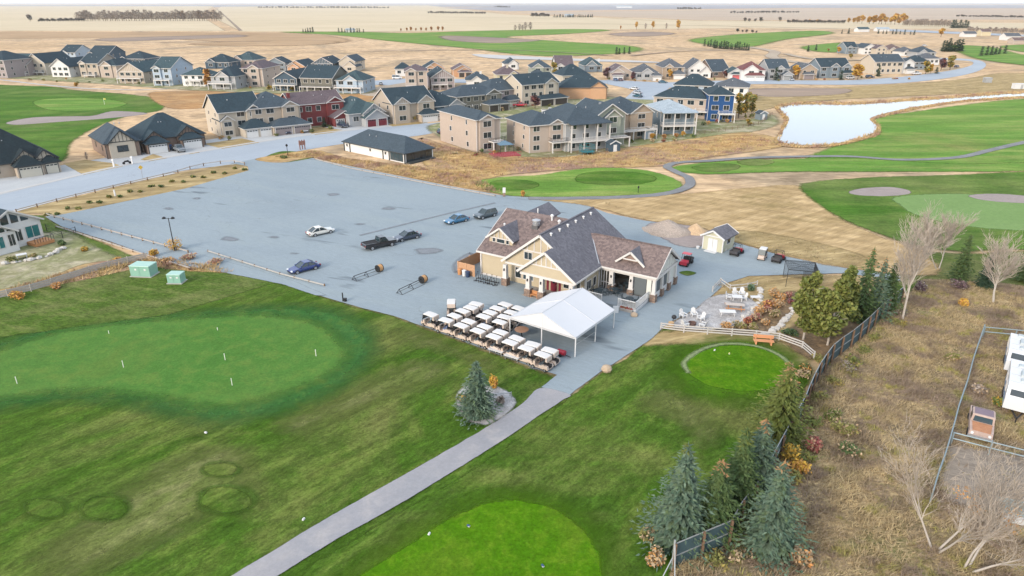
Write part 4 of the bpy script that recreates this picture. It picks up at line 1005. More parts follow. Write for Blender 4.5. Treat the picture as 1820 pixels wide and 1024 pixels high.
CTM = Matrix.Rotation(RZ, 4, 'Z')
cartA, cartB = golf_cart(cover=cart_cover[0]), golf_cart(cover=cart_cover[0], seat=mat('cart_seat_blue', (.10, .13, .22), .6, .15))
rows = {0: [(-.8, -17.2), (1.8, -17.5), (4.25, -17.7), (6.7, -17.8), (9.1, -18.0), (11.45, -18.2), (13.7, -18.4), (16.0, -18.7)],
        1: [(1.9, -15.95), (4.3, -16.3), (6.7, -16.4), (9.1, -16.65), (11.5, -16.9), (13.8, -17.2), (16.1, -17.4)],
        2: [(1.9, -14.3), (5.0, -14.2), (7.5, -14.4)], 3: [(2.1, -12.95), (5.0, -12.8), (7.2, -12.9)],
        4: [(2.0, -11.65), (5.0, -11.3), (7.2, -11.4)], 5: [(5.2, -9.75), (7.3, -9.8)]}
RN = ['row along the grass edge', 'second row from the grass', 'third row from the grass', 'fourth row from the grass', 'fifth row from the grass', 'back row nearest the clubhouse']
ON = ['first', 'second', 'third', 'fourth', 'fifth', 'sixth', 'seventh', 'last']
used = set()
for r_, lst in rows.items():
    for i, (u, v) in enumerate(lst):
        c = Matrix.Rotation(RZ, 4, 'Z') @ Vector((u, v, 0)) + Vector((0, 90, .062))
        base = cartB if (r_, i) in ((2, 1), (3, 1), (2, 2), (0, 1)) else cartA
        last = i == len(lst) - 1
        lb = 'white roofed golf cart, %s from the left in the %s' % ('last' if last else ON[i], RN[r_])
        if base is cartB: lb = 'golf cart with blue seat, %s from the left in the %s' % ('last' if last else ON[i], RN[r_])
        a = RZ + math.pi + R.uniform(-.09, .09)
        if base.name not in used:
            used.add(base.name); base.location = c; base.rotation_euler.z = a; base['label'] = lb; base['group'] = 'golf carts parked in rows by the tent'
        else: dup(base, c, a, lb, 'golf carts parked in rows by the tent')
for (x, y), a, lb in (((803, 558), RZ + 2.2, 'white roofed golf cart standing askew at the back left corner'), ((1354, 461), rad(60) + math.pi, 'white roofed golf cart parked alone between two red utility carts')):
    dup(cartA, G(x, y) + Vector((0, 0, .062)), a, lb, 'golf carts standing apart')
for (x, y), lb in (((884, 629), 'flat white bench top on the lawn edge beside the cart rows, upper of two'), ((912, 640), 'flat white bench top on the lawn edge beside the cart rows, lower of two')):
    t = thing('low_bench', lb, 'bench', G(x, y) + Vector((0, 0, .05)), RZ)
    MB().box(-.95, .95, -.5, .5, .5, .56).obj('top', cart_roof, t)
    for q in ((-.8, -.4), (.8, -.4), (-.8, .4), (.8, .4)): MB().bar((*q, 0), (*q, .5), .05).obj('leg', steel, t)
# red cooler trailer by the last cart
t = thing('red_tank', 'small red wheeled spray tank beside the last golf cart', 'tank', G(998, 634) + Vector((0, 0, .06)), RZ)
redp = mat('red_paint', (.36, .02, .04), .4, .08, clear=.4)
MB().tube((-.45, 0, .5), (.45, 0, .5), .32, n=12).obj('tank', redp, t); MB().bar((.45, 0, .3), (1.2, 0, .2), .06).obj('drawbar', black, t)
for y in (-.35, .35): MB().tube((0, y - .05, .2), (0, y + .05, .2), .2, n=10).obj('wheel', rubber, t)


def utility_cart(label, loc, rz, roof=False):
    r = thing('utility_cart', label, 'utility vehicle', loc, rz)
    m = MB(); m.mesh_([(.5, -.6, .35), (1.4, -.55, .35), (1.4, .55, .35), (.5, .6, .35), (.5, -.6, .95), (1.3, -.5, .8), (1.3, .5, .8), (.5, .6, .95)], [(3, 2, 1, 0), (4, 5, 6, 7), (0, 1, 5, 4), (1, 2, 6, 5), (2, 3, 7, 6), (3, 0, 4, 7)]); m.obj('hood', redp, r)
    MB().box(-1.4, .6, -.6, .6, .3, .45).obj('chassis', dark, r)
    b_ = MB().box(-1.5, -.4, -.65, -.6, .6, .95).box(-1.5, -.4, .6, .65, .6, .95).box(-1.5, -1.45, -.6, .6, .6, .95).box(-.45, -.4, -.6, .6, .6, .95).box(-1.5, -.4, -.62, .62, .52, .6).obj('cargo_bed', mat('dark_bed', (.05, .05, .055), .6), r)
    MB().box(-.35, .1, -.55, .55, .5, .75).box(-.38, -.28, -.55, .55, .75, 1.2).obj('seat', dark, r)
    m = MB()
    for y in (-.58, .58): m.bar((-.4, y, .6), (-.4, y, 1.75), .05); m.bar((.5, y, .9), (.25, y, 1.75), .05); m.bar((-.4, y, 1.75), (.25, y, 1.75), .05)
    m.bar((-.4, -.58, 1.75), (-.4, .58, 1.75), .05); m.bar((.25, -.58, 1.75), (.25, .58, 1.75), .05); m.obj('roll_cage', black, r)
    if roof: MB().box(-.5, .4, -.65, .65, 1.77, 1.84).obj('roof', mat('pink_roof', (.5, .08, .1), .5), r)
    for x in (.95, -.95):
        for y in (-.6, .6): MB().tube((x, y - .11, .3), (x, y + .11, .3), .3, n=12).obj('wheel', rubber, r)
    return r


utility_cart('red utility cart with dark bed beside the white shed', G(1309, 453) + Vector((0, 0, .06)), rad(50))
utility_cart('red utility cart at the right end of the service yard', G(1383, 465) + Vector((0, 0, .06)), rad(50))
utility_cart('red utility cart with a red roof behind the patio wing', G(1219, 471) + Vector((0, 0, .06)), rad(235), True)

# ================================================================ HOUSES
WALL = {k: sidingmat('siding_' + k, c, .22) for k, c in dict(
    cream=(.42, .37, .30), beige=(.36, .305, .245), tan=(.33, .26, .195), white=(.56, .56, .55), grey=(.30, .31, .32), blue=(.014, .06, .17), pale_blue=(.30, .37, .44),
    navy=(.05, .08, .11), brown=(.20, .145, .115), red=(.17, .042, .042), pink=(.38, .315, .265), orange=(.45, .27, .16), green=(.26, .28, .23), slate=(.16, .20, .23), mauve=(.28, .24, .235), olive=(.14, .135, .11), yellow=(.48, .42, .28)).items()}
ROOF = {k: roofmat('shingles_' + k, c, tuple(v * 1.35 for v in c)) for k, c in dict(
    dark=(.021, .036, .046), slate=(.037, .052, .065), grey=(.065, .073, .083), brown=(.10, .07, .065), mauve=(.085, .066, .072), pale=(.23, .27, .30), red=(.11, .045, .045), teal=(.032, .055, .063), black=(.011, .019, .023)).items()}
DOORC = {k: mat('garage_' + k, c, .6, .04) for k, c in dict(white=(.56, .56, .55), cream=(.46, .43, .36), mauve=(.20, .17, .17), red=(.13, .02, .03), coral=(.45, .10, .10), brown=(.16, .11, .085), grey=(.26, .26, .25)).items()}
dark_in = mat('open_garage_shade', (.05, .042, .036), .9)  # flat near-black colour painted for the shade inside open garages and porch
rail_dark = mat('dark_railing', (.03, .03, .032), .5)
batten_dark = mat('dark_batten', (.035, .04, .042), .7)
HOUSES = []


def roof_vol(m, t, x0, x1, y0, y1, h, rt, p, o=.5):
    """Roof slabs on m and rake boards on t for one block of a house."""
    ze = h - o * p + .12; th = .16
    X0, X1, Y0, Y1 = x0 - o, x1 + o, y0 - o, y1 + o
    w, d = X1 - X0, Y1 - Y0
    if rt == 'x':
        ym = (Y0 + Y1) / 2; zr = ze + d / 2 * p
        m.slab([(X0, Y0, ze), (X1, Y0, ze), (X1, ym, zr), (X0, ym, zr)], th).slab([(X0, ym, zr), (X1, ym, zr), (X1, Y1, ze), (X0, Y1, ze)], th)
        for x in (X0 - .02, X1 + .02): rake(t, (x, Y0, ze), (x, ym, zr), .26); rake(t, (x, ym, zr), (x, Y1, ze), .26)
        t.box(X0, X1, Y0 - .05, Y0 - .01, ze - .18, ze + .02)
        return ze, zr
    if rt == 'y':
        xm = (X0 + X1) / 2; zr = ze + w / 2 * p
        m.slab([(X0, Y0, ze), (xm, Y0, zr), (xm, Y1, zr), (X0, Y1, ze)], th).slab([(xm, Y0, zr), (X1, Y0, ze), (X1, Y1, ze), (xm, Y1, zr)], th)
        for y in (Y0 - .02, Y1 + .02): rake(t, (X0, y, ze), (xm, y, zr), .26); rake(t, (xm, y, zr), (X1, y, ze), .26)
        return ze, zr
    if w >= d:
        r = d / 2; zr = ze + r * p; ym = (Y0 + Y1) / 2; a, b = (X0 + r, ym, zr), (X1 - r, ym, zr)
        if w - d < .1: a = b = ((X0 + X1) / 2, ym, zr)
    else:
        r = w / 2; zr = ze + r * p; xm = (X0 + X1) / 2; a, b = (xm, Y0 + r, zr), (xm, Y1 - r, zr)
    c = [(X0, Y0, ze), (X1, Y0, ze), (X1, Y1, ze), (X0, Y1, ze)]
    if w >= d: fs = [[c[0], c[1], b, a], [c[1], c[2], b], [c[2], c[3], a, b], [c[3], c[0], a]]
    else: fs = [[c[0], c[1], a], [c[1], c[2], b, a], [c[2], c[3], b], [c[3], c[0], a, b]]
    for f in fs: m.slab([q for i, q in enumerate(f) if q != f[i - 1]], th)
    t.box(X0, X1, Y0 - .05, Y0 - .01, ze - .18, ze + .02).box(X0 - .05, X0 - .01, Y0, Y1, ze - .18, ze + .02).box(X1 + .01, X1 + .05, Y0, Y1, ze - .18, ze + .02)
    return ze, zr


def wall_vol(m, x0, x1, y0, y1, h, rt, p):
    m.box(x0, x1, y0, y1, 0, h)
    if rt == 'x':
        for x in (x0, x1 - .1): m.slab([(x + .1, y0, h), (x + .1, y1, h), (x + .1, (y0 + y1) / 2, h + (y1 - y0) / 2 * p - .05)], .1, (1, 0, 0))
    if rt == 'y':
        for y in (y0, y1 - .1): m.slab([(x0, y, h), (x1, y, h), ((x0 + x1) / 2, y, h + (x1 - x0) / 2 * p - .05)], .1, (0, -1, 0))


def House(label, xl, xr, yb, ye, ang, D, wall, roof, rt='h', p=.5, gab=(), gar=(), deck=(), side='', tr=None, win=True, chim=None, storey=2.9, name='house', batt=None, cols=None, gable_wall=None, loc=None, W=None, h=None, wave=0):
    a = rad(ang); d = Vector((math.cos(a), math.sin(a)))
    if loc is None:
        loc = G(xl, yb); dep = loc.y * _cp + CAM_H * _sp; k = (xr - 910) / FOC
        W = (k * dep - loc.x) / (d.x - k * d.y * _cp)
        v = (512 - ye) / FOC; h = CAM_H + loc.y * (v * _cp - _sp) / (_cp + v * _sp)
    h = max(2.6, h); tr = tr or trim; wm = WALL[wall]; rm = ROOF[roof]
    r = thing(name, label, 'house', (loc[0], loc[1], .03), a, 'houses of the village round the golf course')
    wm_, rm_, tm = MB(), MB(), MB(); vols = [(0, W, 0, D)]
    wall_vol(wm_, 0, W, 0, D, h, rt, p); roof_vol(rm_, tm, 0, W, 0, D, h, rt, p)
    gw = MB(); faces = []            # window faces: (x0, x1, y, z0, h)
    gx = []
    for i, g in enumerate(gab):
        f0, f1, pr = g[:3]; gh = h - (g[3] if len(g) > 3 else .05 + .03 * i); z0 = 0
        x0, x1 = f0 * W, f1 * W
        wall_vol(gw if gable_wall else wm_, x0, x1, -pr, D * .45, gh, 'y', p * 1.15); roof_vol(rm_, tm, x0, x1, -pr, D * .5, gh, 'y', p * 1.15, .4)
        gx.append((x0, x1, -pr, gh)); vols.append((x0, x1, -pr, 0))
        zt = gh + (x1 - x0) / 2 * p * 1.15
        if batt:
            n = max(3, int((x1 - x0) / .75))
            for j in range(1, n):
                x = x0 + (x1 - x0) * j / n; zz = gh + (x1 - x0) / 2 * p * 1.15 - abs(x - (x0 + x1) / 2) * p * 1.15 - .15
                if zz > gh + .25: tm.box(x - .06, x + .06, -pr - .05, -pr, gh + .1, zz)
        tm.box(x0, x1, -pr - .06, -pr, gh - .1, gh + .1)
    if batt and rt == 'y':
        n = max(4, int(W / .9))
        for j in range(1, n):
            x = W * j / n; zz = h + W / 2 * p - abs(x - W / 2) * p - .1
            if zz > h + .2: tm.box(x - .06, x + .06, -.05, 0, h + .05, zz)
        tm.box(0, W, -.06, 0, h - .12, h + .05)
    for i, g in enumerate(gar):
        f0, f1, pr, dc = g[:4]; x0, x1 = f0 * W, f1 * W; gh = g[4] if len(g) > 4 else 2.8; grt = g[5] if len(g) > 5 else 'h'
        wall_vol(wm_, x0, x1, -pr, .5, gh + .01 * i, grt, p); roof_vol(rm_, tm, x0, x1, -pr, 1.2 if grt == 'h' else 2.5, gh + .01 * i, grt, p, .4)
        vols.append((x0, x1, -pr, 0))
        n = 2 if x1 - x0 > 6.6 else 1; seg = (x1 - x0) / n
        for j in range(n):
            dx0, dx1 = x0 + seg * j + .45, x0 + seg * (j + 1) - .45
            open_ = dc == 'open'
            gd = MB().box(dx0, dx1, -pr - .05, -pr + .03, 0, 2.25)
            gd = gd.obj('garage_door', dark_in if open_ else DOORC[dc], r)  # open bays get a dark slab painted as shade instead of a door
            if not open_:
                pn = MB(); k = max(3, int((dx1 - dx0) / .65))
                for q in range(k):
                    w_ = (dx1 - dx0) / k; pn.box(dx0 + w_ * q + .1, dx0 + w_ * (q + 1) - .1, -pr - .07, -pr - .04, 1.78, 2.06)
                pn = pn.obj('pane', glass, gd); pn['kind'] = 'stuff'
            tm.box(dx0 - .14, dx0, -pr - .07, -pr, 0, 2.4).box(dx1, dx1 + .14, -pr - .07, -pr, 0, 2.4).box(dx0 - .14, dx1 + .14, -pr - .07, -pr, 2.25, 2.4)
    wm_.obj('wall', wm, r)
    if gw.f: gw.obj('wall', WALL[gable_wall], r)
    rm_.obj('roof', rm, r)
    for x in (0, W): tm.box(x - .07, x + .07, -.03, .1, 0, h)
    tm.obj('trim', tr, r)
    inside = lambda x, y, me: any(v[0] - .3 < x < v[1] + .3 and v[2] - .1 < y < v[3] + .1 for v in vols if v is not me)
    if win:
        ns = max(1, int(round(h / storey)))
        for s in range(ns):
            zc = h * (s + .55) / ns; wh = min(1.45, h / ns * .5)
            def face(x0, x1, y):
                n = max(1, int((x1 - x0) / 3.0))
                for j in range(n):
                    xc = x0 + (x1 - x0) * (j + .5) / n; ww = R.choice((.7, .9, 1.1)) if x1 - x0 > 2.4 else (x1 - x0) * .28
                    yield xc, ww
            for xc, ww in face(.4, W - .4, 0):
                if any(g0 - ww < xc < g1 + ww for g0, g1, _, _ in gx): continue
                if zc < 3.4 and any(f[0] * W - ww < xc < f[1] * W + ww for f in gar): continue
                window(r, (xc - ww, 0), (xc + ww, 0), zc - wh / 2, zc + wh / 2, (0, -1), tr, glass, .1, 1 if ww > .8 else 0)
            for g0, g1, y, gh in gx:
                if zc < 3.4 and any(f[0] * W < (g0 + g1) / 2 < f[1] * W and f[2] > -y for f in gar): continue
                if zc > gh - .5: continue
                ww = min(1.2, (g1 - g0) * .3); xc = (g0 + g1) / 2
                window(r, (xc - ww, y), (xc + ww, y), zc - wh / 2, zc + wh / 2, (0, -1), tr, glass, .1, 1)
            for sd in side:
                x, o = (0, -1) if sd == 'L' else (W, 1)
                for yc in (D * .25, D * .68):
                    yc += R.uniform(-.6, .6); ww = R.choice((.35, .5))
                    window(r, (x, yc - ww), (x, yc + ww), zc - wh * .45, zc + wh * .4, (o, 0), tr, glass, .1, 0)
    for dk_ in deck:
        f0, f1, out, z = dk_[:4]; dark_r = len(dk_) > 4 and dk_[4] == 'd'; cover = len(dk_) > 4 and 'c' in dk_[4]
        x0, x1 = f0 * W, f1 * W; yy = -max([-g[2] for g in gx if g[0] < x1 and g[1] > x0] + [0])
        m = MB().box(x0, x1, yy - out, yy - .02, z - .3, z).obj('deck', tr, r)
        n = max(1, int((x1 - x0) / 3.4))
        for j in range(n + 1):
            x = x0 + .15 + (x1 - x0 - .3) * j / n
            MB().box(x - .14, x + .14, yy - out + .02, yy - out + .3, 0, (h - .1) if cover else z - .3).obj('deck_post', tr, r)
        m = MB(); rm2 = rail_dark if dark_r else tr
        for zz in (z + .95, z + .12): m.bar((x0, yy - out + .05, zz), (x1, yy - out + .05, zz), .07); m.bar((x0 + .05, yy - out, zz), (x0 + .05, yy, zz), .07); m.bar((x1 - .05, yy - out, zz), (x1 - .05, yy, zz), .07)
        k = int((x1 - x0) / .45)
        for j in range(k + 1): x = x0 + .05 + (x1 - x0 - .1) * j / k; m.bar((x, yy - out + .05, z), (x, yy - out + .05, z + .95), .05)
        for j in range(1, max(2, int(out / .45))): y = yy - out + out * j / max(2, int(out / .45)); m.bar((x0 + .05, y, z), (x0 + .05, y, z + .95), .05); m.bar((x1 - .05, y, z), (x1 - .05, y, z + .95), .05)
        m.obj('railing', rm2, r)
        if cover: MB().slab([(x0 - .3, yy - out - .4, h - .15), (x1 + .3, yy - out - .4, h - .15), (x1 + .3, yy + .3, h + .3), (x0 - .3, yy + .3, h + .3)], .15).obj('deck_roof', rm, r)
    if chim:
        cx, cy, ch_, cm = chim; MB().box(cx * W - .45, cx * W + .45, cy * D - .35, cy * D + .35, h * .7, h + ch_).box(cx * W - .52, cx * W + .52, cy * D - .42, cy * D + .42, h + ch_, h + ch_ + .15).obj('chimney', WALL[cm], r)
    zr = h + min(W, D) * p * .3
    for j in range(2):      # plumbing vents
        fx = R.uniform(.3, .7)
        MB().lathe([(.12, 0), (.12, .5), (.05, .55)], 6, (fx * W, D * .3, h + D * .3 * p * .92)).obj('roof_vent', steel, r)
    HOUSES.append(r)
    return r, W, h


Hs = House
# --- left street, right side of the golf hole
Hs('dark roofed bungalow with three cream garage doors and battened gables, nearest the left edge', -62, 106, 326, 299, 45, 17, 'beige', 'black', 'h', .78, gab=[(.52, .80, .4), (.74, .98, 1.2)], gable_wall='cream', gar=[(.52, .80, 3.2, 'cream'), (.81, .99, 2.6, 'cream')], tr=batten_dark, batt=1, side='R')
Hs('brown bungalow with a wide window strip and white battened gable', 192, 252, 283, 254, 41, 16, 'brown', 'slate', 'h', .8, gab=[(.1, .85, .6, .1)], batt=1, tr=batten_dark, side='L', gable_wall='cream')
Hs('brown bungalow with two pale garage doors beside the parked grey pickup', 254, 366, 272, 248, 42, 15, 'brown', 'dark', 'h', .7, gab=[(.05, .34, 1.2), (.55, .9, .6)], gar=[(.03, .36, 3.2, 'white'), (.58, .92, 2.4, 'white')], batt=1, tr=batten_dark)
Hs('cream two storey house with arched entry and a wide white garage', 395, 470, 245, 200, 38, 14, 'cream', 'dark', 'x', .62, gab=[(.02, .3, .8, 2.4), (.62, .96, .9)], gar=[(.42, 1.06, 5.5, 'white')], side='L')
Hs('beige two storey house with hipped roof and three mauve garage doors', 452, 537, 240, 193, 36, 15, 'beige', 'slate', 'h', .5, gab=[(.62, .95, .9)], gar=[(.3, 1.08, 5.5, 'mauve')], side='L')
Hs('red two storey house with mauve roof and double white garage doors', 524, 612, 228, 187, 36, 12, 'red', 'mauve', 'x', .5, gab=[(.66, 1.0, .8)], gar=[(.68, 1.12, 5.5, 'white', 2.9, 'y')], side='L', chim=(0.02, .3, 3.2, 'red'))
Hs('grey hipped bungalow with two dark red garage doors and white trusses', 622, 684, 226, 202, 36, 18, 'grey', 'teal', 'h', .62, gab=[(.35, .95, 1.6)], gar=[(.34, .96, 3.5, 'red', 2.9, 'y')], batt=1)
Hs('beige two storey house with twin gables and a white garage', 700, 772, 221, 185, 36, 14, 'beige', 'dark', 'x', .6, gab=[(.02, .38, .8), (.58, .98, .9)], gar=[(.58, 1.0, 3, 'white')], side='L', batt=1)
Hs('dark roofed bungalow with a white truss gable behind the white pickup', 762, 826, 214, 190, 36, 18, 'grey', 'dark', 'h', .55, gab=[(.55, .95, .6)], gar=[(.1, .5, 2.6, 'white'), (.6, .98, 3, 'white')])
Hs('dark olive two storey house with an open garage on orange posts', 812, 892, 202, 172, 36, 13, 'olive', 'slate', 'h', .45, gab=[(.62, .95, .9)], gar=[(.55, 1.02, 4.5, 'open')], side='L')
Hs('grey house with a cream carriage garage door beside the red pickup', 868, 932, 192, 162, 38, 14, 'mauve', 'slate', 'h', .5, gab=[(.75, 1.0, .8)], gar=[(.36, .9, 4, 'cream')])
Hs('cream two storey house with a covered porch and purple shrub', 928, 992, 190, 151, 36, 13, 'cream', 'dark', 'x', .5, gab=[(.60, .92, .6)], gar=[(.35, 1.12, 3.4, 'open', 2.7)], side='L')
Hs('orange brown windowless house under a slate hipped roof', 993, 1078, 176, 155, -2, 15, 'orange', 'dark', 'h', .6, gab=[(.66, .98, .4)], win=False, tr=WALL['brown'])
Hs('white hipped house behind the orange brown house', 1000, 1048, 150, 134, 20, 13, 'cream', 'dark', 'h', .7)
# --- walkout row facing the golf course
Hs('pinkish beige two storey walkout house with a small gable and long blank side wall', 848, 889, 272, 213, 33, 21, 'pink', 'slate', 'h', .42, gab=[(.1, .72, .5)], side='L', deck=[(.45, 1.0, 2.6, 3.0, 'd')])
Hs('tan walkout bungalow with a covered balcony beside the blue gazebo', 941, 1003, 273, 223, 24, 15, 'pink', 'slate', 'h', .45, gab=[(.55, .95, .3)], deck=[(.52, 1.0, 2.4, 2.9, 'd')], side='L')
Hs('wide slate roofed walkout house with white columns and a long balcony', 1004, 1076, 270, 219, 22, 18, 'grey', 'slate', 'h', .55, deck=[(.05, 1.0, 2.4, 2.9, 'cd')], chim=(.42, .3, 2.4, 'cream'))
Hs('green gabled walkout house with white rakes and a square deck', 1058, 1108, 262, 206, 24, 14, 'green', 'slate', 'y', .62, gab=[(.25, .8, .8, .4)], deck=[(.3, 1.0, 2.5, 2.9, 'd')])
Hs('tan gabled walkout house with arched window above a full deck', 1086, 1156, 250, 203, 24, 14, 'tan', 'slate', 'h', .55, gab=[(.42, .98, .7)], deck=[(.1, 1.0, 2.6, 2.9, 'w')], side='L')
Hs('pale roofed grey house with white double height deck columns', 1172, 1231, 239, 198, 6, 15, 'slate', 'pale', 'h', .42, deck=[(.0, 1.0, 2.6, 2.9, 'c')], side='L', chim=None)
Hs('long pink beige house with dark hipped roof and a white deck', 1160, 1255, 206, 171, -24, 12, 'pink', 'dark', 'h', .5, side='R', deck=[(.8, 1.04, 3.2, 2.8, 'w')], name='house')
Hs('bright blue house with teal roof between the pink house and the shrubs', 1256, 1300, 216, 168, -6, 14, 'blue', 'dark', 'h', .5, deck=[(.4, 1.05, 3, 2.9, 'w')])
Hs('pale grey house with a low hip roof behind the blue house', 1268, 1326, 182, 153, -20, 13, 'white', 'grey', 'h', .45)
Hs('large dark hipped house behind the long pink house', 1196, 1262, 172, 150, -20, 13, 'pale_blue', 'dark', 'h', .6)
# --- lone bungalow by the lot
lb_, lw, lh = Hs('lone white bungalow with dark hip roof between street and parking lot', 613, 720, 268, 250, -41, 9.5, 'white', 'slate', 'h', .6, win=False, tr=batten_dark)
window(lb_, (lw, .6), (lw, 9.0), .3, lh - .35, (1, 0), batten_dark, glass, .12, 3)
for f in (.0, .1, .66, .76, 1.0): MB().box(lw * f - .18, lw * f + .18, -.12, .02, 0, lh - .15).obj('corner_post', batten_dark, lb_)
for f in (.05, .45, .70): window(lb_, (lw * f - .3, 0), (lw * f + .3, 0), 1.3, 2.0, (0, -1), trim, glass, .08)
window(lb_, (lw * .78, 0), (lw * .97, 0), .4, lh - .4, (0, -1), batten_dark, glass_b, .1, 3)
MB().box(lw + .05, lw + 1.6, .4, 9.0, .0, .35).obj('deck', batten_dark, lb_)
# --- back row, left to right
Hs('brown house cut off by the left edge in the back row', -30, 14, 138, 106, -12, 18, 'mauve', 'dark', 'h', .5, side='R')
Hs('beige gabled house with a low deck, second in the back row', 12, 52, 134, 114, -10, 18, 'beige', 'teal', 'x', .55, gab=[(.0, .4, .5, .3)], deck=[(.3, 1.0, 2, 1.4, 'w')], side='R')
Hs('white gabled house with a raised deck and dark roof, third in the back row', 50, 84, 133, 111, -10, 21, 'cream', 'dark', 'y', .75, deck=[(.0, .95, 2, 1.6, 'w')], side='R')
Hs('white gabled cottage with a broad grey side roof in the back row', 94, 126, 137, 118, -10, 18, 'white', 'dark', 'y', .7, side='R')
Hs('beige two storey house with a tan porch roof in the back row', 146, 178, 137, 112, -10, 17, 'beige', 'dark', 'x', .5, gab=[(.0, .36, .4)], deck=[(.3, .9, 2, 1.2, 'w')], side='R')
Hs('pink gabled two storey house with pale door in the back row', 181, 210, 138, 116, -8, 18, 'pink', 'dark', 'h', .6, gab=[(.1, .75, .5)], side='R')
Hs('timbered gable walkout house with beige lower deck in the back row', 214, 258, 148, 127, -8, 22, 'beige', 'teal', 'y', .62, batt=1, deck=[(.0, .95, 2.2, 2.6, 'w')], side='R')
Hs('pale blue three storey house with white balconies in the back row', 277, 308, 152, 121, -6, 20, 'pale_blue', 'teal', 'x', .45, gab=[(.0, .45, .7)], deck=[(.1, 1.0, 2.2, 2.8, 'w')], side='R')
Hs('white house with carport beside the orange cypress', 326, 366, 153, 133, -10, 13, 'white', 'teal', 'h', .5, deck=[(.3, .9, 2.2, 2.7, 'w')], side='R')
Hs('white gabled walkout house with a two level deck in the back row', 378, 420, 158, 135, -8, 19, 'grey', 'dark', 'h', .6, gab=[(.25, .8, 1.2)], deck=[(.0, 1.0, 2.6, 2.8, 'w')], side='R')
Hs('tan two storey house with mauve hip roof in the back row', 433, 470, 154, 121, -6, 20, 'pink', 'mauve', 'h', .5, gab=[(.35, .85, .6)], side='R', deck=[(-.05, .3, 1.5, 1.4, 'w')])
Hs('white fronted navy walkout house with a gable in the back row', 490, 529, 161, 139, -10, 20, 'navy', 'dark', 'y', .55, deck=[(.0, 1.0, 2.4, 2.6, 'w')], side='R')
Hs('long dark roofed walkout house with glazed balcony in the back row', 537, 592, 164, 138, -12, 18, 'olive', 'dark', 'x', .5, deck=[(.0, 1.0, 2.4, 2.7, 'd')], side='R')
Hs('white trimmed blue walkout house with truss gable at the row end', 599, 646, 165, 142, -10, 15, 'pale_blue', 'teal', 'h', .55, gab=[(.3, .8, .8)], deck=[(.0, 1.0, 2.4, 2.6, 'w')], side='R')
# behind them
Hs('grey blue gabled house peeking over the back row on the left', 110, 136, 107, 93, -8, 18, 'pale_blue', 'dark', 'x', .5, gab=[(.1, .55, .5, .4)], side='R')
Hs('dark gabled house with a white dormer over the back row', 160, 196, 110, 95, -6, 18, 'navy', 'dark', 'x', .5, gab=[(.0, .3, .6, .3)], side='R')
Hs('low dark hipped house with a white gable over the back row', 216, 258, 114, 104, -8, 17, 'navy', 'dark', 'h', .5, gab=[(.0, .25, .5)], side='R')
Hs('dark roofed house with a white gable behind the orange cypress', 366, 408, 122, 110, -8, 14, 'navy', 'dark', 'h', .6, gab=[(.05, .45, .6)], side='R')
Hs('pink beige house with white windows over the tan two storey house', 414, 452, 118, 106, -8, 17, 'pink', 'teal', 'h', .6, gab=[(.0, .5, .6)], side='R')
Hs('blue house with white gable rake behind the navy walkout', 474, 508, 128, 112, 0, 13, 'slate', 'dark', 'y', .5, side='R')
Hs('tan house with a cream gable and open front in the rear row', 512, 542, 130, 117, -8, 18, 'orange', 'dark', 'y', .55, gab=[(.1, .7, 1, .6)], side='R')
Hs('timbered white gabled house in the rear row', 556, 592, 128, 113, -6, 18, 'navy', 'dark', 'y', .55, batt=1, side='R')
Hs('tall white gabled house at the right end of the rear row', 604, 632, 127, 109, -8, 17, 'cream', 'slate', 'y', .62, gab=[(.3, 1.1, 2, 2.6)], side='R')
# --- right of the gap
Hs('white hipped house left of the gap with parked white van', 703, 728, 136, 122, 6, 13, 'white', 'dark', 'h', .7)
Hs('pink beige two storey house with brick porch beside the vacant lot', 722, 760, 163, 126, 8, 13, 'pink', 'mauve', 'h', .45, gab=[(.05, .5, .6)], deck=[(.0, .5, 2.2, 2.7, 'w')])
Hs('orange fronted house under construction behind the striped gable house', 756, 790, 136, 121, 12, 14, 'orange', 'dark', 'y', .55, gab=[(.0, .55, .6, .3)])
Hs('striped mauve gabled walkout house in the middle row', 767, 808, 160, 138, 12, 20, 'mauve', 'dark', 'y', .62, batt=1, deck=[(.0, .7, 2.2, 2.5, 'w')], side='R')
Hs('orange fronted double gable house under construction', 806, 838, 137, 124, 10, 12, 'orange', 'mauve', 'y', .5, gab=[(.3, .9, 1, .5)], gar=[(.25, 1.0, 2.4, 'open')])
Hs('white house with arched window and slate hip roof', 829, 868, 157, 142, 4, 13, 'white', 'slate', 'h', .6, gab=[(.25, .7, .6)], chim=(.66, .3, 3.2, 'white'))
Hs('cream mansion with mauve hip roof and a red parasol', 883, 924, 160, 132, 8, 13, 'yellow', 'mauve', 'h', .6, gab=[(.55, .9, .4, .1)], deck=[(.0, .5, 2.4, 2.8, 'd')], chim=(.5, .3, 3.6, 'cream'))
Hs('slate roofed house peeking above the cream mansion', 897, 922, 124, 113, 8, 12, 'white', 'slate', 'h', .7, gab=[(.3, .9, .6)])
Hs('pale green two storey house with dark garage in the far row', 944, 980, 138, 120, 4, 17, 'green', 'slate', 'h', .6, gab=[(.05, .6, .8)], gar=[(.0, .55, 3, 'red')])
Hs('white gabled house with mauve roof in the far row', 988, 1018, 136, 117, 4, 17, 'white', 'mauve', 'x', .55, gab=[(.05, .45, .6)])
Hs('teal gabled house with white windows in the far row', 1038, 1070, 128, 116, 6, 17, 'slate', 'teal', 'h', .7, gab=[(.1, .7, .8)], chim=(.9, .3, 3, 'white'))
Hs('mauve gabled house with a white garage and two blue cars', 1084, 1122, 142, 128, 4, 14, 'pink', 'mauve', 'y', .55, gab=[(.0, .6, 2)], gar=[(.05, .58, 3, 'white')])
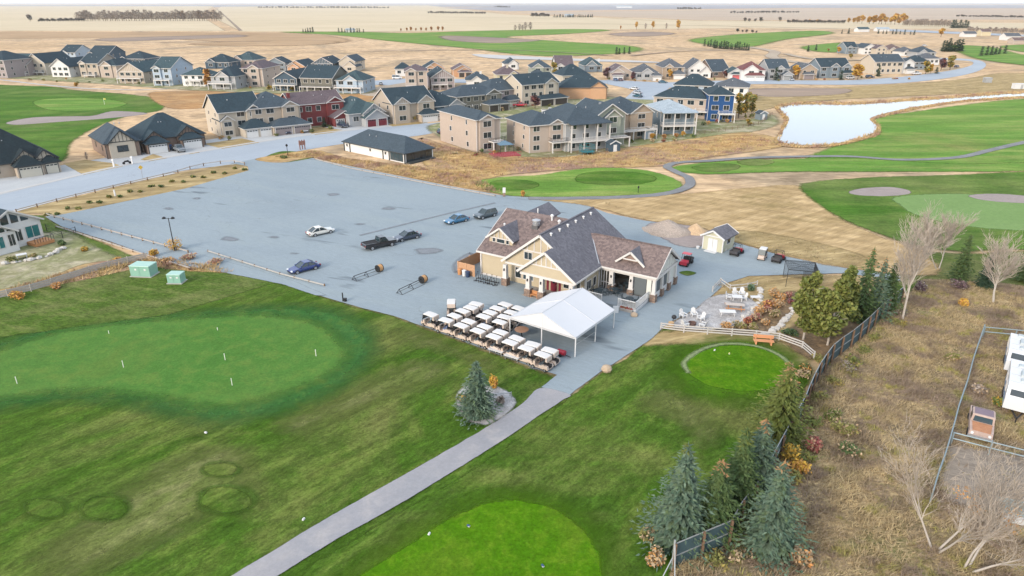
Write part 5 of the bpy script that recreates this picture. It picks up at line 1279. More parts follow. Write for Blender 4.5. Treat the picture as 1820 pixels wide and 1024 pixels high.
Hs('grey bungalow with cream gable and attached white garage', 1128, 1168, 143, 128, 2, 14, 'grey', 'grey', 'h', .6, gab=[(.3, .75, .6)], gar=[(.7, 1.12, 4, 'white', 2.8)])
Hs('grey two storey house with a row of upper windows in the far row', 1176, 1214, 140, 119, 0, 18, 'tan', 'grey', 'h', .6, gab=[(.1, .5, .6)], gar=[(.45, 1.02, 4, 'white')])
Hs('white steep gabled house in the far row', 1222, 1258, 138, 122, -4, 19, 'white', 'grey', 'y', .8, gab=[(.6, 1.1, 1.6, 1.6)], batt=1)
Hs('brick fronted house with slate gable roof in the far row', 1266, 1296, 138, 127, 14, 18, 'brown', 'slate', 'x', .6, gab=[(.55, .9, .8)])
Hs('small white house with a coral red garage door', 1296, 1320, 141, 129, -4, 11, 'white', 'teal', 'y', .6, gar=[(.1, .9, 1.5, 'coral')])
Hs('white house with red brown roof and two garage doors', 1316, 1358, 143, 124, -6, 14, 'white', 'red', 'h', .6, gab=[(.1, .7, 1.2)], gar=[(.15, .95, 3, 'white')])
Hs('green grey gabled house left of the orange poplar', 1364, 1400, 142, 122, 4, 14, 'grey', 'slate', 'x', .6, gab=[(.35, .75, .6)], gar=[(.6, 1.08, 3.5, 'grey', 2.8, 'y')])
Hs('tan gabled house with a mauve garage right of the orange poplar', 1420, 1450, 141, 124, 4, 13, 'tan', 'grey', 'y', .6, gar=[(.15, .8, 1.5, 'mauve')])
Hs('blue grey house with stepped gables by the crescent road', 1456, 1508, 139, 119, 8, 13, 'slate', 'dark', 'x', .6, gab=[(.3, .62, .8), (.68, 1.0, 1.2)], gar=[(.66, 1.1, 3, 'grey')])
Hs('long cream two storey house on the crescent road', 1552, 1602, 132, 110, 6, 14, 'cream', 'slate', 'x', .5, side='R')
Hs('white gabled house joined to the long cream house', 1602, 1622, 131, 112, 6, 14, 'white', 'slate', 'y', .6, gar=[(.2, .95, 2, 'white')])
Hs('navy roofed house behind the olive bushes of the crescent', 1622, 1650, 124, 110, 8, 13, 'slate', 'dark', 'h', .6)
Hs('grey hipped house at the right end of the crescent', 1642, 1668, 116, 104, 8, 13, 'white', 'grey', 'h', .5)
for xl, xr, yb, ye, wl, rf, rt, lb in ((1503, 1522, 96, 84, 'slate', 'dark', 'x', 'dark roofed house at the upper left of the crescent'), (1520, 1536, 95, 84, 'mauve', 'dark', 'y', 'mauve gabled house second on the upper crescent'), (1534, 1556, 97, 85, 'white', 'slate', 'y', 'white house with slate roof third on the upper crescent'),
                                   (1556, 1574, 98, 86, 'cream', 'mauve', 'y', 'cream gabled house fourth on the upper crescent'), (1576, 1604, 98, 88, 'cream', 'brown', 'h', 'cream bungalow with tan roof on the upper crescent'), (1602, 1626, 100, 92, 'white', 'grey', 'h', 'white bungalow with grey roof on the upper crescent'), (1628, 1662, 102, 93, 'grey', 'slate', 'h', 'grey blue house last on the upper crescent')):
    Hs(lb, xl, xr, yb, ye, 6, 13, wl, rf, rt, .55, gab=[(.1, .5, .6)] if rt != 'y' else ())
# --- glazed house at the left edge
gh_, W, h = Hs('white framed house with glazed gables and dark roof at the left edge', -22, 80, 456, 414, 62, 15, 'white', 'dark', 'y', .55, win=False, name='house', gab=[(.02, .46, 1.6, .5)])
tinted = glassmat('dark_gable_glass', (.012, .03, .036)); teal_g = glassmat('teal_glass', (.02, .13, .14))
for j in range(6):
    x0, x1 = W * j / 6 + .18, W * (j + 1) / 6 - .18
    zt = lambda x: h + (W / 2 - abs(x - W / 2)) * .5 - .3
    if min(zt(x0), zt(x1)) > h + .3:
        MB().face([(x0, -.05, h + .25), (x1, -.05, h + .25), (x1, -.05, zt(x1)), (x0, -.05, zt(x0))]).obj('pane', tinted, gh_)
window(gh_, (W * .72, 0), (W * .95, 0), 1.1, 3.0, (0, -1), trim, teal_g, .12, 1)
for f0, f1, g, y in ((.52, .64, glass, 0), (.32, .42, glass, -1.6), (.07, .24, teal_g, -1.6)): window(gh_, (W * f0, y), (W * f1, y), 1.1, 2.9, (0, -1), trim, g, .12, 1)
for j in range(3):
    x0, x1 = W * (.02 + .44 * j / 3) + .15, W * (.02 + .44 * (j + 1) / 3) - .15; c_ = W * .24; g2 = h - .5
    zt = lambda x: g2 + (W * .22 - abs(x - c_)) * .63 - .3
    pts = [(x0, -1.66, g2 + .15), (x1, -1.66, g2 + .15), (x1, -1.66, max(g2 + .2, zt(x1))), (x0, -1.66, max(g2 + .2, zt(x0)))] if j != 1 else [(x0, -1.66, g2 + .15), (x1, -1.66, g2 + .15), (x1, -1.66, zt(x1)), (c_, -1.66, zt(c_)), (x0, -1.66, zt(x0))]
    MB().face(pts).obj('pane', tinted, gh_)
MB().box(W * .68, W * 1.02, -2.6, -.05, .1, .6).obj('deck', wood_o, gh_)
m = MB(); m.bar((W * .68, -2.6, 1.5), (W * 1.02, -2.6, 1.5), .07); m.bar((W * 1.02, -2.6, 1.5), (W * 1.02, 0, 1.5), .07)
for j in range(8): x = W * (.68 + .34 * j / 7); m.bar((x, -2.6, .6), (x, -2.6, 1.5), .05)
m.obj('railing', black, gh_)

# ================================================================ CARS
tail_m = mat('tail_light', (.25, .01, .012), .3); head_m = mat('head_light', (.6, .62, .64), .15)
autog = glassmat('car_glass', (.015, .03, .036), .05)


def paint(n, c, r=.28): return mat('car_' + n, c, r, .03, clear=.6, spec=.5)


def Car(kind, pm, label, loc, rz, group='cars parked in the lot and streets'):
    """x forward; loc is the ground centre."""
    r = thing({'sedan': 'parked_car', 'suv': 'parked_suv', 'pickup': 'pickup_truck', 'van': 'parked_van'}[kind], label, {'sedan': 'car', 'suv': 'car', 'pickup': 'pickup truck', 'van': 'van'}[kind], loc, rz, group)
    L, W, zb, zt, zc = {'sedan': (4.7, 1.82, .88, 1.45, .3), 'suv': (4.6, 1.86, 1.0, 1.68, .34), 'pickup': (5.7, 1.98, 1.1, 1.85, .42), 'van': (5.2, 2.0, 1.15, 2.1, .38)}[kind]
    hl = L / 2
    st = {'sedan': [(-1, .78, .72), (-.93, .92, .84), (-.6, 1, .98), (-.2, 1, 1.0), (.28, 1, .99), (.62, .98, .86), (.9, .9, .76), (1, .74, .62)],
          'suv': [(-1, .86, .9), (-.95, .95, .98), (-.6, 1, 1.0), (.3, 1, 1.0), (.66, .98, .93), (.92, .92, .84), (1, .78, .7)],
          'pickup': [(-1, .97, .96), (-.98, .99, 1.0), (-.4, 1, 1.0), (.3, 1, 1.0), (.42, .99, 1.0), (.9, .96, .94), (1, .9, .84)],
          'van': [(-1, .95, 1), (-.96, 1, 1.0), (.4, 1, 1.0), (.66, .98, .9), (.92, .92, .8), (1, .8, .7)]}[kind]
    m = MB(); vs = []
    for fx, fw, fz in st:
        w = W / 2 * fw; z1 = zb * fz; x = hl * fx
        vs += [(x, -w * .9, zc), (x, -w, zc + .14), (x, -w, z1 * .72), (x, -w * .93, z1), (x, w * .93, z1), (x, w, z1 * .72), (x, w, zc + .14), (x, w * .9, zc)]
    n = len(st)
    fs = [(i * 8 + j, (i + 1) * 8 + j, (i + 1) * 8 + (j + 1) % 8, i * 8 + (j + 1) % 8) for i in range(n - 1) for j in range(8)]
    fs += [tuple(range(7, -1, -1)), tuple(range((n - 1) * 8, n * 8))]
    m.mesh_(vs, fs)
    a0, a1, b0, b1 = {'sedan': (-.80, .44, -.40, .04), 'suv': (-.95, .44, -.80, .10), 'pickup': (-.1, .44, -.06, .26), 'van': (-.97, .6, -.93, .36)}[kind]
    wb, wt = W / 2 * .9, W / 2 * .74
    base = [(hl * a0, -wb), (hl * a1, -wb), (hl * a1, wb), (hl * a0, wb)]; top = [(hl * b0, -wt), (hl * b1, -wt), (hl * b1, wt), (hl * b0, wt)]
    zb_ = zb * .97
    b3 = [Vector((x, y, zb_)) for x, y in base]; t3 = [Vector((x, y, zt - .04)) for x, y in top]
    m.mesh_([(x, y, zt - .06) for x, y in top] + [(x * .97 + .0, y * .9, zt) for x, y in top], [(4, 5, 6, 7), (0, 1, 5, 4), (1, 2, 6, 5), (2, 3, 7, 6), (3, 0, 4, 7)])
    for i in range(4): m.bar(b3[i], t3[i], .09)
    for i in (0, 2):
        p = b3[i].lerp(b3[i + 1], .5); q = t3[i].lerp(t3[i + 1], .48); m.bar(p, q, .07)
    if kind == 'pickup':
        for y in (-1, 1): m.box(-hl * .96, -hl * .12, y * W / 2 * .95 - .05, y * W / 2 * .95 + .05, zb, zb + .08)
    m.obj('body', pm, r, False)
    g = MB()
    s_ = .985
    g.mesh_([(v.x, v.y * s_, v.z) for v in b3] + [(v.x, v.y * s_, v.z) for v in t3], [(0, 1, 5, 4), (1, 2, 6, 5), (2, 3, 7, 6), (3, 0, 4, 7)])
    g.obj('window', autog, r)
    if kind == 'pickup':
        MB().box(-hl * .94, -hl * .14, -W / 2 * .86, W / 2 * .86, zb * .99, zb * 1.005).obj('bed_cover', dark, r)
    for x in (-.60, .62):
        for s in (-1, 1):
            rr = .33 if kind in ('sedan',) else .38; y = s * (W / 2 - .1)
            w_ = MB().tube((hl * x, y - .11, rr), (hl * x, y + .12 * (1 if s > 0 else .9), rr), rr, n=14).obj('wheel', rubber, r)
            MB().tube((hl * x, y + s * .1, rr), (hl * x, y + s * .135, rr), rr * .62, n=10).obj('rim', rim_m, w_)
    z = zb * (.72 if kind == 'sedan' else .72)
    for s in (-1, 1):
        MB().box(hl * .9, hl * .985, s * W * .36 - .2, s * W * .36 + .2, z - .12, z + .04).obj('headlight', head_m, r)
        MB().box(-hl * 1.005, -hl * .95, s * W * .37 - .16, s * W * .37 + .16, z - .02, z + .14).obj('tail_light', tail_m, r)
        MB().box(hl * a1 - .25, hl * a1 - .05, s * W * .52 - .06, s * W * .52 + .06, zb * .98, zb * .98 + .13).obj('mirror', pm, r)
    for b in ((-hl * 1.012, -hl * .98, -W * .4, W * .4, zc + .05, zc + .22), (hl * .96, hl * 1.012, -W * .36, W * .36, zc, zc + .16)): MB().box(*b).obj('bumper', dark if kind != 'pickup' else steel, r)
    return r


def at(x, y, z=.07): return G(x, y) + Vector((0, 0, z))


P_ = paint
Car('sedan', P_('royal_blue', (.006, .022, .13)), 'royal blue sedan parked nearest the grass edge of the lot', at(541, 482), rad(238 - 15 - 20) if 0 else rad(221))
Car('sedan', P_('pearl', (.55, .54, .50)), 'pearl white sedan parked alone in the lot', at(570, 417), rad(41))
Car('pickup', P_('black', (.012, .013, .017)), 'black pickup truck with covered bed parked in the lot', at(675, 440), rad(36))
Car('sedan', P_('charcoal', (.03, .045, .075)), 'charcoal blue sedan parked in front of the black pickup', at(724, 426), rad(217))
Car('sedan', P_('sky_blue', (.02, .12, .24)), 'bright blue sedan parked left of the dark small suv', at(812, 396), rad(220))
Car('suv', P_('graphite', (.035, .055, .07)), 'dark graphite suv parked nearest the clubhouse roof', at(863, 387), rad(222))
CS = P_('silver', (.40, .42, .44)); CW = P_('white', (.58, .58, .58)); CB = P_('navy', (.02, .03, .06)); CG = P_('grey', (.16, .18, .2)); CR = P_('bright_red', (.36, .012, .025)); CT = P_('teal', (.03, .10, .14))
for k, pm, lb, x, y, a in (('pickup', CG, 'steel grey pickup parked before the brown bungalow garages', 318, 269, -45), ('suv', CB, 'dark navy suv on the driveway of the mauve garage doors', 507, 238, -45), ('sedan', CS, 'silver car on the driveway right of the dark navy suv', 537, 235, -45),
                           ('pickup', CB, 'dark pickup before the red house garage', 607, 226, -48), ('pickup', CW, 'white pickup before the truss gable bungalow', 777, 214, -5), ('suv', CB, 'dark suv behind the white pickup', 798, 211, -5),
                           ('pickup', CR, 'bright red pickup before the carriage garage door', 924, 190, 0), ('pickup', CW, 'white pickup parked by the purple shrub', 976, 201, 5), ('suv', CB, 'dark car parked left of the pink walkout house', 790, 238, 40),
                           ('sedan', CW, 'white car in the cul de sac, upper of three', 1127, 160, 130), ('sedan', CS, 'silver car in the cul de sac, middle of three', 1132, 167, 130), ('sedan', CT, 'teal car in the cul de sac, lower of three', 1133, 173, 130),
                           ('van', CW, 'white van parked by the left gap house', 706, 141, 0), ('sedan', CS, 'silver car on the vacant lot track', 677, 151, 100), ('sedan', CT, 'teal car before the grey bungalow garage', 1178, 148, 5),
                           ('sedan', P_('mid_blue', (.03, .08, .22)), 'blue car before the white garage of the mauve house', 1094, 144, -85), ('sedan', P_('maroon', (.12, .03, .05)), 'maroon car beside the blue car in the far row', 1103, 144, -85),
                           ('sedan', CS, 'silver car before the green grey gabled house', 1405, 143, -80), ('suv', CW, 'white suv before the stepped gable house', 1511, 141, 20), ('suv', CB, 'dark suv right of the big orange poplar', 1546, 139, 5),
                           ('sedan', CB, 'dark car at the bend of the crescent road', 1700, 120, 40), ('sedan', CW, 'white car on the upper crescent road', 1643, 82, 10), ('pickup', CW, 'white pickup before the white house on the crescent', 1628, 133, 15)):
    Car(k, pm, lb, at(x, y), rad(a), 'cars parked along the village streets')

# ================================================================ VEGETATION
def L_(n, *c): return leafmat(n, *c)


F_blue = L_('needles_blue', (.06, .105, .072), (.13, .18, .125), (.09, .13, .06))
F_green = L_('needles_green', (.045, .085, .03), (.10, .145, .055), (.08, .11, .035))
F_olive = L_('needles_olive', (.075, .105, .025), (.15, .17, .05), (.12, .14, .03))
F_yg = L_('needles_yellow_green', (.10, .12, .02), (.185, .19, .055), (.15, .15, .045))
F_rust = L_('needles_rusty', (.24, .14, .065), (.36, .23, .12))
F_gold = L_('leaves_gold', (.42, .24, .035), (.55, .36, .07), (.36, .17, .03))
F_orange = L_('leaves_orange', (.42, .19, .05), (.50, .29, .11), (.33, .14, .05))
F_red = L_('leaves_red', (.22, .06, .06), (.32, .12, .10), (.28, .15, .06))
F_purple = L_('leaves_purple', (.075, .045, .055), (.14, .09, .10))
F_ygreen = L_('leaves_olive', (.13, .14, .04), (.22, .21, .07), (.28, .20, .06))
F_tan = L_('leaves_tan', (.30, .22, .13), (.42, .32, .21), (.33, .20, .11))
F_bare = L_('twigs_grey', (.20, .165, .14), (.30, .25, .21))
F_dark = L_('needles_dark', (.025, .05, .03), (.05, .085, .05))
bark_p = mat('pale_bark', (.36, .325, .285), .85, .2, 2)
bark_d = mat('dark_bark', (.12, .09, .07), .9, .2, 2)
twig_p = mat('pale_twigs', (.33, .285, .24), .9, .15, 2)
twig_o = mat('tan_twigs', (.32, .275, .225), .9, .2, 2)


def conifer(seed, h, r, m0, m1=None, top=0.0, layers=24, arms=10, sprays=6, sl=.34, shape=.85):
    """Trunk and crown meshes of a spruce."""
    q = random.Random(seed); m = MB()
    for i in range(layers):
        t = (i + q.random() * .6) / layers; z = h * (.05 + .93 * t); rr = r * (1 - t) ** shape + .10
        na = max(4, int(arms * (.35 + .65 * (1 - t))))
        for k in range(na):
            a = 2 * math.pi * (k + q.random() * .9) / na; L = rr * q.uniform(.66, 1.12); c, s = math.cos(a), math.sin(a)
            m.m = 0; zi = z - .1; m.face([(0, 0, zi + .12), (c * rr * .5 - s * .22, s * rr * .5 + c * .22, zi - .1), (c * rr * .62, s * rr * .62, zi - .2), (c * rr * .5 + s * .22, s * rr * .5 - c * .22, zi - .06)])
            ns = max(2, int(sprays * (.35 + .65 * (1 - t))))
            for j in range(ns):
                f = (j + .6) / ns * (1 if ns > 2 else .9); x = L * f
                dz = -.26 * x * (1 - .4 * f) + .10 * x * f * f + q.uniform(-.16, .16)
                lat = q.uniform(-1, 1) * .28 * (L - x * .6) * .6
                p = Vector((c * x - s * lat, s * x + c * lat, z + dz))
                al = a + q.uniform(-.9, .9); e = Vector((math.cos(al), math.sin(al), q.uniform(-.45, .15))).normalized() * sl * q.uniform(.7, 1.4)
                w = Vector((-math.sin(al), math.cos(al), q.uniform(-.5, .5))) * sl * q.uniform(.25, .5)
                m.m = 1 if (m1 and t > 1 - top and q.random() < .12 + .5 * (t - 1 + top) / top) else 0
                m.face([p - e * .4, p + w * .6, p + e, p - w * .6])
                if j % 2 == 0:
                    w2 = Vector((0, 0, 1)) * sl * .35; m.face([p - e * .3, p - w2, p + e * .8, p + w2 * .5])
    for k in range(5): m.face([(0, 0, h * .93), (.09 * math.cos(k * 1.3), .09 * math.sin(k * 1.3), h * .95), (0, 0, h * 1.02)])
    return MB().tube((0, 0, 0), (0, 0, h * .95), .03 * h * .5 + .05, .02, 7).mesh('trunk', bark_d), m.mesh('crown', [m0] + ([m1] if m1 else []))


def blob_crown(seed, blobs, m0, n=60, size=.3, m1=None, f1=0.0, flat=1.0, name='crown'):
    """Leaf clumps spread through several overlapping lumps: (x, y, z, rx, rz)."""
    q = random.Random(seed); m = MB()
    for (bx, by, bz, rx, rz) in blobs:
        for i in range(n):
            while True:
                x, y, z = (q.uniform(-1, 1) for _ in range(3)); d = x * x + y * y + z * z
                if .12 < d < 1: break
            k = q.uniform(.8, 1.12); p = Vector((bx + x * rx * k, by + y * rx * k, bz + z * rz * k))
            a, b = q.uniform(0, 6.28), q.uniform(-.9, .9); s = size * q.uniform(.6, 1.35)
            e = Vector((math.cos(a) * math.cos(b), math.sin(a) * math.cos(b), math.sin(b))) * s
            w = e.cross(Vector((q.uniform(-1, 1), q.uniform(-1, 1), 1))).normalized() * s * q.uniform(.4, .7)
            m.m = 1 if m1 and q.random() < f1 else 0
            m.face([p - e, p + w, p + e, p - w])
    return m.mesh(name, [m0] + ([m1] if m1 else []))


def branches(seed, h, spread, nlimb, bark, twig, trunk_r=.16, depth=3, lean=(0, 0), fork=.25, kids=4, tw=.028, stems=1):
    """A bare tree: limbs as tapered tubes, the finest wood as thin slivers."""
    q = random.Random(seed); m, t = MB(), MB()
    def grow(p, d, L, r, lv):
        n = 3 if lv < 2 else 2
        for i in range(n):
            d = (d + Vector((q.uniform(-.2, .2), q.uniform(-.2, .2), .07 if lv else .02))).normalized()
            e = p + d * (L / n); r1 = r * (.82 if i < n - 1 else .6)
            if r > .02: m.tube(p, e, r, r1, 6 if lv == 0 else 4, False)
            else:
                w = d.cross(Vector((q.uniform(-1, 1), q.uniform(-1, 1), q.uniform(-1, 1)))).normalized() * tw * .5
                t.face([p - w, p + w, e + w * .4, e - w * .4])
            if lv < depth and (i > 0 or lv > 0):
                for k in range(kids if lv else max(2, nlimb // 2)):
                    ax = Vector((q.uniform(-1, 1), q.uniform(-1, 1), q.uniform(-.25, .5)))
                    nd = (d + ax.normalized() * spread * q.uniform(.6, 1.2)).normalized()
                    grow(p.lerp(e, q.uniform(.2, 1)), nd, L * q.uniform(.5, .78), r1 * (.72 if lv == 0 else .62), lv + 1)
            p, r = e, r1
    for s in range(stems):
        a = 6.28 * s / stems + q.random(); o = Vector((math.cos(a), math.sin(a), 0)) * (.3 if stems > 1 else 0)
        dd = Vector((lean[0] + (math.cos(a) * .45 if stems > 1 else 0), lean[1] + (math.sin(a) * .45 if stems > 1 else 0), 1)).normalized()
        grow(o, dd, h * .55, trunk_r, 0)
    return m.mesh('trunk', bark), t.mesh('twigs', twig)


def Tree(name, label, cat, loc, parts, rz=0.0, sc=1.0, group=None, names=('trunk', 'crown')):
    r = thing(name, label, cat, loc, rz, group); r.scale = (sc,) * 3 if isinstance(sc, (int, float)) else sc
    for n, me in zip(names, parts):
        if len(me.polygons): link(bpy.data.objects.new(n, me), r)
    return r


def hgt(x, yb, yt):
    p = G(x, yb); v = (512 - yt) / FOC
    return CAM_H + p.y * (v * _cp - _sp) / (_cp + v * _sp)


GZ = Vector((0, 0, .03))
BR = Vector((0, 0, .02))
# spruces near the camera: (x base, y base, y top, radius/height, mats, top, label)
for i, (x, yb, yt, rr, m0, m1, top, lb) in enumerate((
        (1203, 962, 796, .30, F_blue, F_olive, .12, 'tall blue green spruce at the near end of the fence'),
        (1266, 948, 824, .30, F_green, F_rust, .22, 'green spruce with a rusty top, second along the fence'),
        (1306, 905, 768, .27, F_green, F_olive, .25, 'fresh green spruce, third along the fence'),
        (1340, 880, 752, .27, F_blue, F_rust, .18, 'slim blue spruce with a silvery tip, fourth along the fence'),
        (1366, 978, 826, .29, F_blue, F_rust, .16, 'blue spruce with orange tip standing right of the fence'),
        (1381, 778, 648, .36, F_olive, F_rust, .30, 'broad olive spruce with an orange cone laden top beside the oval tee'),
        (1527, 570, 446, .20, F_green, F_rust, .20, 'dark spruce with tan tip behind the yellow green pines'),
        (1552, 566, 462, .22, F_blue, F_rust, .35, 'spruce with a bright rusty crown at the fence end'),
        (1574, 552, 470, .24, F_green, None, 0, 'dark green spruce beside the big bare aspen'),
        (1704, 500, 420, .20, F_green, None, 0, 'loose green spruce right of the big bare aspen'),
        (1748, 512, 452, .20, F_dark, None, 0, 'small dark spruce left of the second bare aspen'),
        (1822, 500, 425, .24, F_green, None, 0, 'green spruce cut by the right edge'),
        (848, 738, 646, .31, F_blue, None, 0, 'lone blue spruce in the gravel bed by the cart path'))):
    h = hgt(x, yb, yt) * 1.05
    big = yb > 640
    Tree('spruce', lb, 'spruce tree', G(x, yb) + GZ, conifer(30 + i, h, h * rr * 1.32, m0, m1, top, 34 if big else 28, 16 if big else 13, 9 if big else 7, .30 if big else .34), group='spruces along the fence and lawns')
for i, (x, yb, yt, w, m0, lb) in enumerate(((1427, 606, 492, 2.4, F_yg, 'rounded yellow green pine nearest the white rail fence'), (1470, 616, 500, 2.8, F_yg, 'wide yellow green pine in front, right of the other pine'), (1488, 590, 478, 2.2, F_olive, 'bright topped olive pine behind the two front pines'))):
    h = hgt(x, yb, yt); q = random.Random(70 + i)
    bl = [(q.uniform(-1, 1) * w * .6 * (1 - abs(k / 13 - .4)), q.uniform(-1, 1) * w * .6 * (1 - abs(k / 13 - .4)), h * (.26 + .68 * k / 13), w * .62 * (1.05 - .62 * k / 13), h * .10) for k in range(14)]
    tr = MB().tube((0, 0, 0), (.1, 0, h * .9), .14, .04, 7)
    for k in range(10): a = q.uniform(0, 6.28); z = h * q.uniform(.25, .8); tr.tube((.05, 0, z), (math.cos(a) * w * .6, math.sin(a) * w * .6, z + .8), .05, .02, 4)
    Tree('pine', lb, 'pine tree', G(x, yb) + GZ, (tr.mesh('trunk', bark_p if i < 2 else bark_d), blob_crown(80 + i, bl, m0, 260, .26, F_olive if i < 2 else F_yg, .3)), group='pines by the rail fence')
# bare aspens
for i, (x, yb, yt, sp, lean, st, tm_, lb) in enumerate(((1604, 567, 408, .62, (.06, .0), 1, twig_p, 'tall bare white aspen with a leaning trunk beyond the fence end'), (1765, 538, 438, .62, (.05, .0), 1, twig_p, 'smaller bare aspen near the right edge'),
                                           (1662, 978, 842, .62, (0, 0), 3, twig_o, 'many stemmed bare tree with a few orange leaves by the dirt pen'), (1722, 1012, 880, .6, (.5, .05), 3, twig_o, 'sprawling bare tree leaning right at the bottom edge'), (1668, 480, 402, .5, (0, 0), 2, twig_p, 'pale bare aspen just behind the tall one'))):
    h = hgt(x, yb, yt) * (1.15 if st > 1 else 1.0)
    t = Tree('bare_tree', lb, 'bare tree', G(x, yb) + GZ, branches(100 + i, h, sp, 6, bark_p, tm_, .15 if st == 1 else .085, 4, lean, kids=3 if yb < 600 else 2, tw=.04 if yb < 600 else .026, stems=st), names=('trunk', 'twigs'), group='bare trees of the meadow')
    if i in (2, 3): link(bpy.data.objects.new('leaf_cluster', blob_crown(140 + i, [(1.2 + .5 * (i == 3), .3, h * .62, .9, .5), (1.9, -.1, h * .5, .6, .35)], F_orange, 70, .09)), t)


def Bush(label, x, y, w, h, m0, m1=None, f1=.3, n=110, size=.14, group=None, name='bush', z=.03, lumps=4):
    q = random.Random(int(x * 7 + y))
    bl = [(q.uniform(-.4, .4) * w, q.uniform(-.4, .4) * w, h * q.uniform(.35, .62), w * .55, h * .42) for _ in range(lumps)]
    o = link(bpy.data.objects.new(name, blob_crown(int(x + y), bl, m0, n, size, m1, f1, name=name)))
    o.location = G(x, y, 0) + Vector((0, 0, z)); tag(o, label, 'bush', group)
    return o


for x, y, w, h, m0, m1, lb in ((1398, 822, 1.3, 2.0, F_gold, F_ygreen, 'yellow and green leaved shrub on the meadow side of the fence'), (1448, 806, 1.1, 1.8, F_red, F_tan, 'pinkish red shrub beside the yellow one'), (1425, 838, 1.2, 1.2, F_gold, F_orange, 'golden shrub below the pinkish red one'),
                               (1418, 1000, 1.0, 1.5, F_tan, F_orange, 'round tan shrub at the foot of the right blue spruce'), (1162, 1000, .9, 1.4, F_tan, F_orange, 'tall tan weeds left of the fence gate'), (1150, 960, .8, 1.2, F_ygreen, F_tan, 'olive bush at the left foot of the tall spruce'),
                               (1500, 770, 1.4, 1.2, F_ygreen, F_tan, 'olive scrub in the meadow right of the fence, upper one'), (1510, 810, 1.3, 1.1, F_green, F_tan, 'dark green scrub in the meadow below the olive one'), (1478, 745, 1.2, 1.0, F_olive, F_tan, 'brownish scrub against the middle of the fence'),
                               (1410, 690, .7, .9, F_tan, F_orange, 'rusty weeds under the fence by the oval tee'), (1355, 745, .9, 1.0, F_olive, F_green, 'low green shrub at the foot of the broad olive spruce'), (1432, 660, .8, .9, F_green, F_orange, 'dark low shrub at the lower end of the rail fence'),
                               (1712, 545, .9, 1.2, F_gold, F_orange, 'small golden shrub between the two bare aspens'), (1632, 520, 1.4, 1.6, F_purple, F_bare, 'dark purple thicket behind the tall aspen'), (1700, 515, 1.5, 1.5, F_purple, F_bare, 'dark purple thicket right of the tall aspen'),
                               (1690, 640, 1.2, .9, F_ygreen, F_tan, 'yellowish weeds inside the pipe fence corner'), (1735, 700, 1.1, .9, F_bare, F_tan, 'grey weeds beside the white trailer'), (1775, 720, .9, .7, F_olive, F_gold, 'green weeds at the front of the white trailer'),
                               (312, 446, 1.5, 2.4, F_gold, F_orange, 'bright orange shrub at the foot of the lamp post'), (274, 456, .9, 1.2, F_gold, F_orange, 'small orange shrub left of the lamp post'), (340, 462, 1.8, 1.0, F_tan, F_red, 'pinkish weeds right of the orange shrub, left part'), (380, 470, 1.8, .9, F_tan, F_red, 'pinkish weeds right of the orange shrub, right part'), (300, 466, 1.4, .9, F_tan, F_orange, 'tan weeds behind the green utility boxes'),
                               (878, 692, .5, 1.7, F_gold, F_orange, 'slim golden shrub beside the lone blue spruce'), (824, 720, .4, 1.1, F_gold, F_tan, 'small orange shrub left of the lone blue spruce'), (888, 722, .6, 1.1, F_bare, None, 'leafless grey shrub in the gravel bed'), (818, 712, .5, .7, F_yg, F_green, 'low bright green shrub left of the lone blue spruce'),
                               (929, 350, .7, 1.4, F_orange, F_gold, 'orange shrub on the rim of the parking lot'), (505, 282, 1.6, .8, F_green, F_ygreen, 'low green shrubs on the entrance island'), (20, 468, 1.2, 1.0, F_ygreen, F_green, 'olive shrub in the garden of the glazed house'), (55, 462, 1.0, .9, F_ygreen, F_tan, 'small shrub before the glazed house deck'), (110, 436, .9, .9, F_green, None, 'dark shrub at the deck end of the glazed house'),
                               (150, 446, .9, .7, F_gold, F_ygreen, 'yellow flowering weeds on the dry back lawn'), (30, 532, 1.2, 1.1, F_orange, F_gold, 'orange weeds by the wooden fence at the left edge'), (100, 512, 1.1, .8, F_orange, F_tan, 'orange weeds along the wooden fence, further right'), (205, 468, 1.1, .9, F_orange, F_gold, 'orange weeds at the upper end of the wooden fence')):
    Bush(lb, x, y, w, h, m0, m1, group='garden and meadow shrubs')
for i in range(20):
    t = i / 19; x = 84 + 352 * t; y = 386 - 86 * t + (3 if i % 2 else -2) - 6 * math.sin(t * 3.1)
    Bush('low dark green bush in the hedge strip of the street island', x, y, .8, .6, F_green if i % 3 else F_ygreen, F_ygreen, .4, 40, .2, 'hedge bushes of the street island', lumps=3)
q = random.Random(11)
for i, (x, y, m0, m1) in enumerate(((1290, 586, F_tan, F_orange), (1312, 584, F_ygreen, F_tan), (1330, 578, F_red, F_orange), (1345, 571, F_tan, F_red), (1352, 560, F_orange, F_tan), (1362, 556, F_red, F_tan), (1375, 565, F_tan, F_ygreen), (1368, 545, F_orange, F_red), (1384, 548, F_tan, F_orange), (1390, 534, F_orange, F_tan), (1404, 530, F_red, F_tan), (1408, 540, F_red, F_purple), (1358, 578, F_tan, F_orange), (1340, 590, F_ygreen, F_tan), (1376, 528, F_tan, F_orange))):
    k = ['lowest', 'second', 'third', 'fourth', 'fifth', 'sixth', 'seventh', 'eighth', 'ninth', 'tenth', 'eleventh', 'twelfth', 'thirteenth', 'fourteenth', 'fifteenth'][i]
    nm = {'leaves_tan': 'tan', 'leaves_orange': 'orange brown', 'leaves_red': 'dark red', 'leaves_olive': 'olive'}[m0.name]
    Bush('%s autumn shrub in the bed beside the gravel patio, %s from the rail fence' % (nm, k), x, y, q.uniform(.8, 1.2), q.uniform(.8, 1.4), m0, m1, .4, 110, .13, 'autumn shrubs in the patio bed')
Bush('blue green juniper at the top of the gravel patio', 1334, 517, .9, .9, F_blue, F_green, group='evergreen shrubs of the patio')
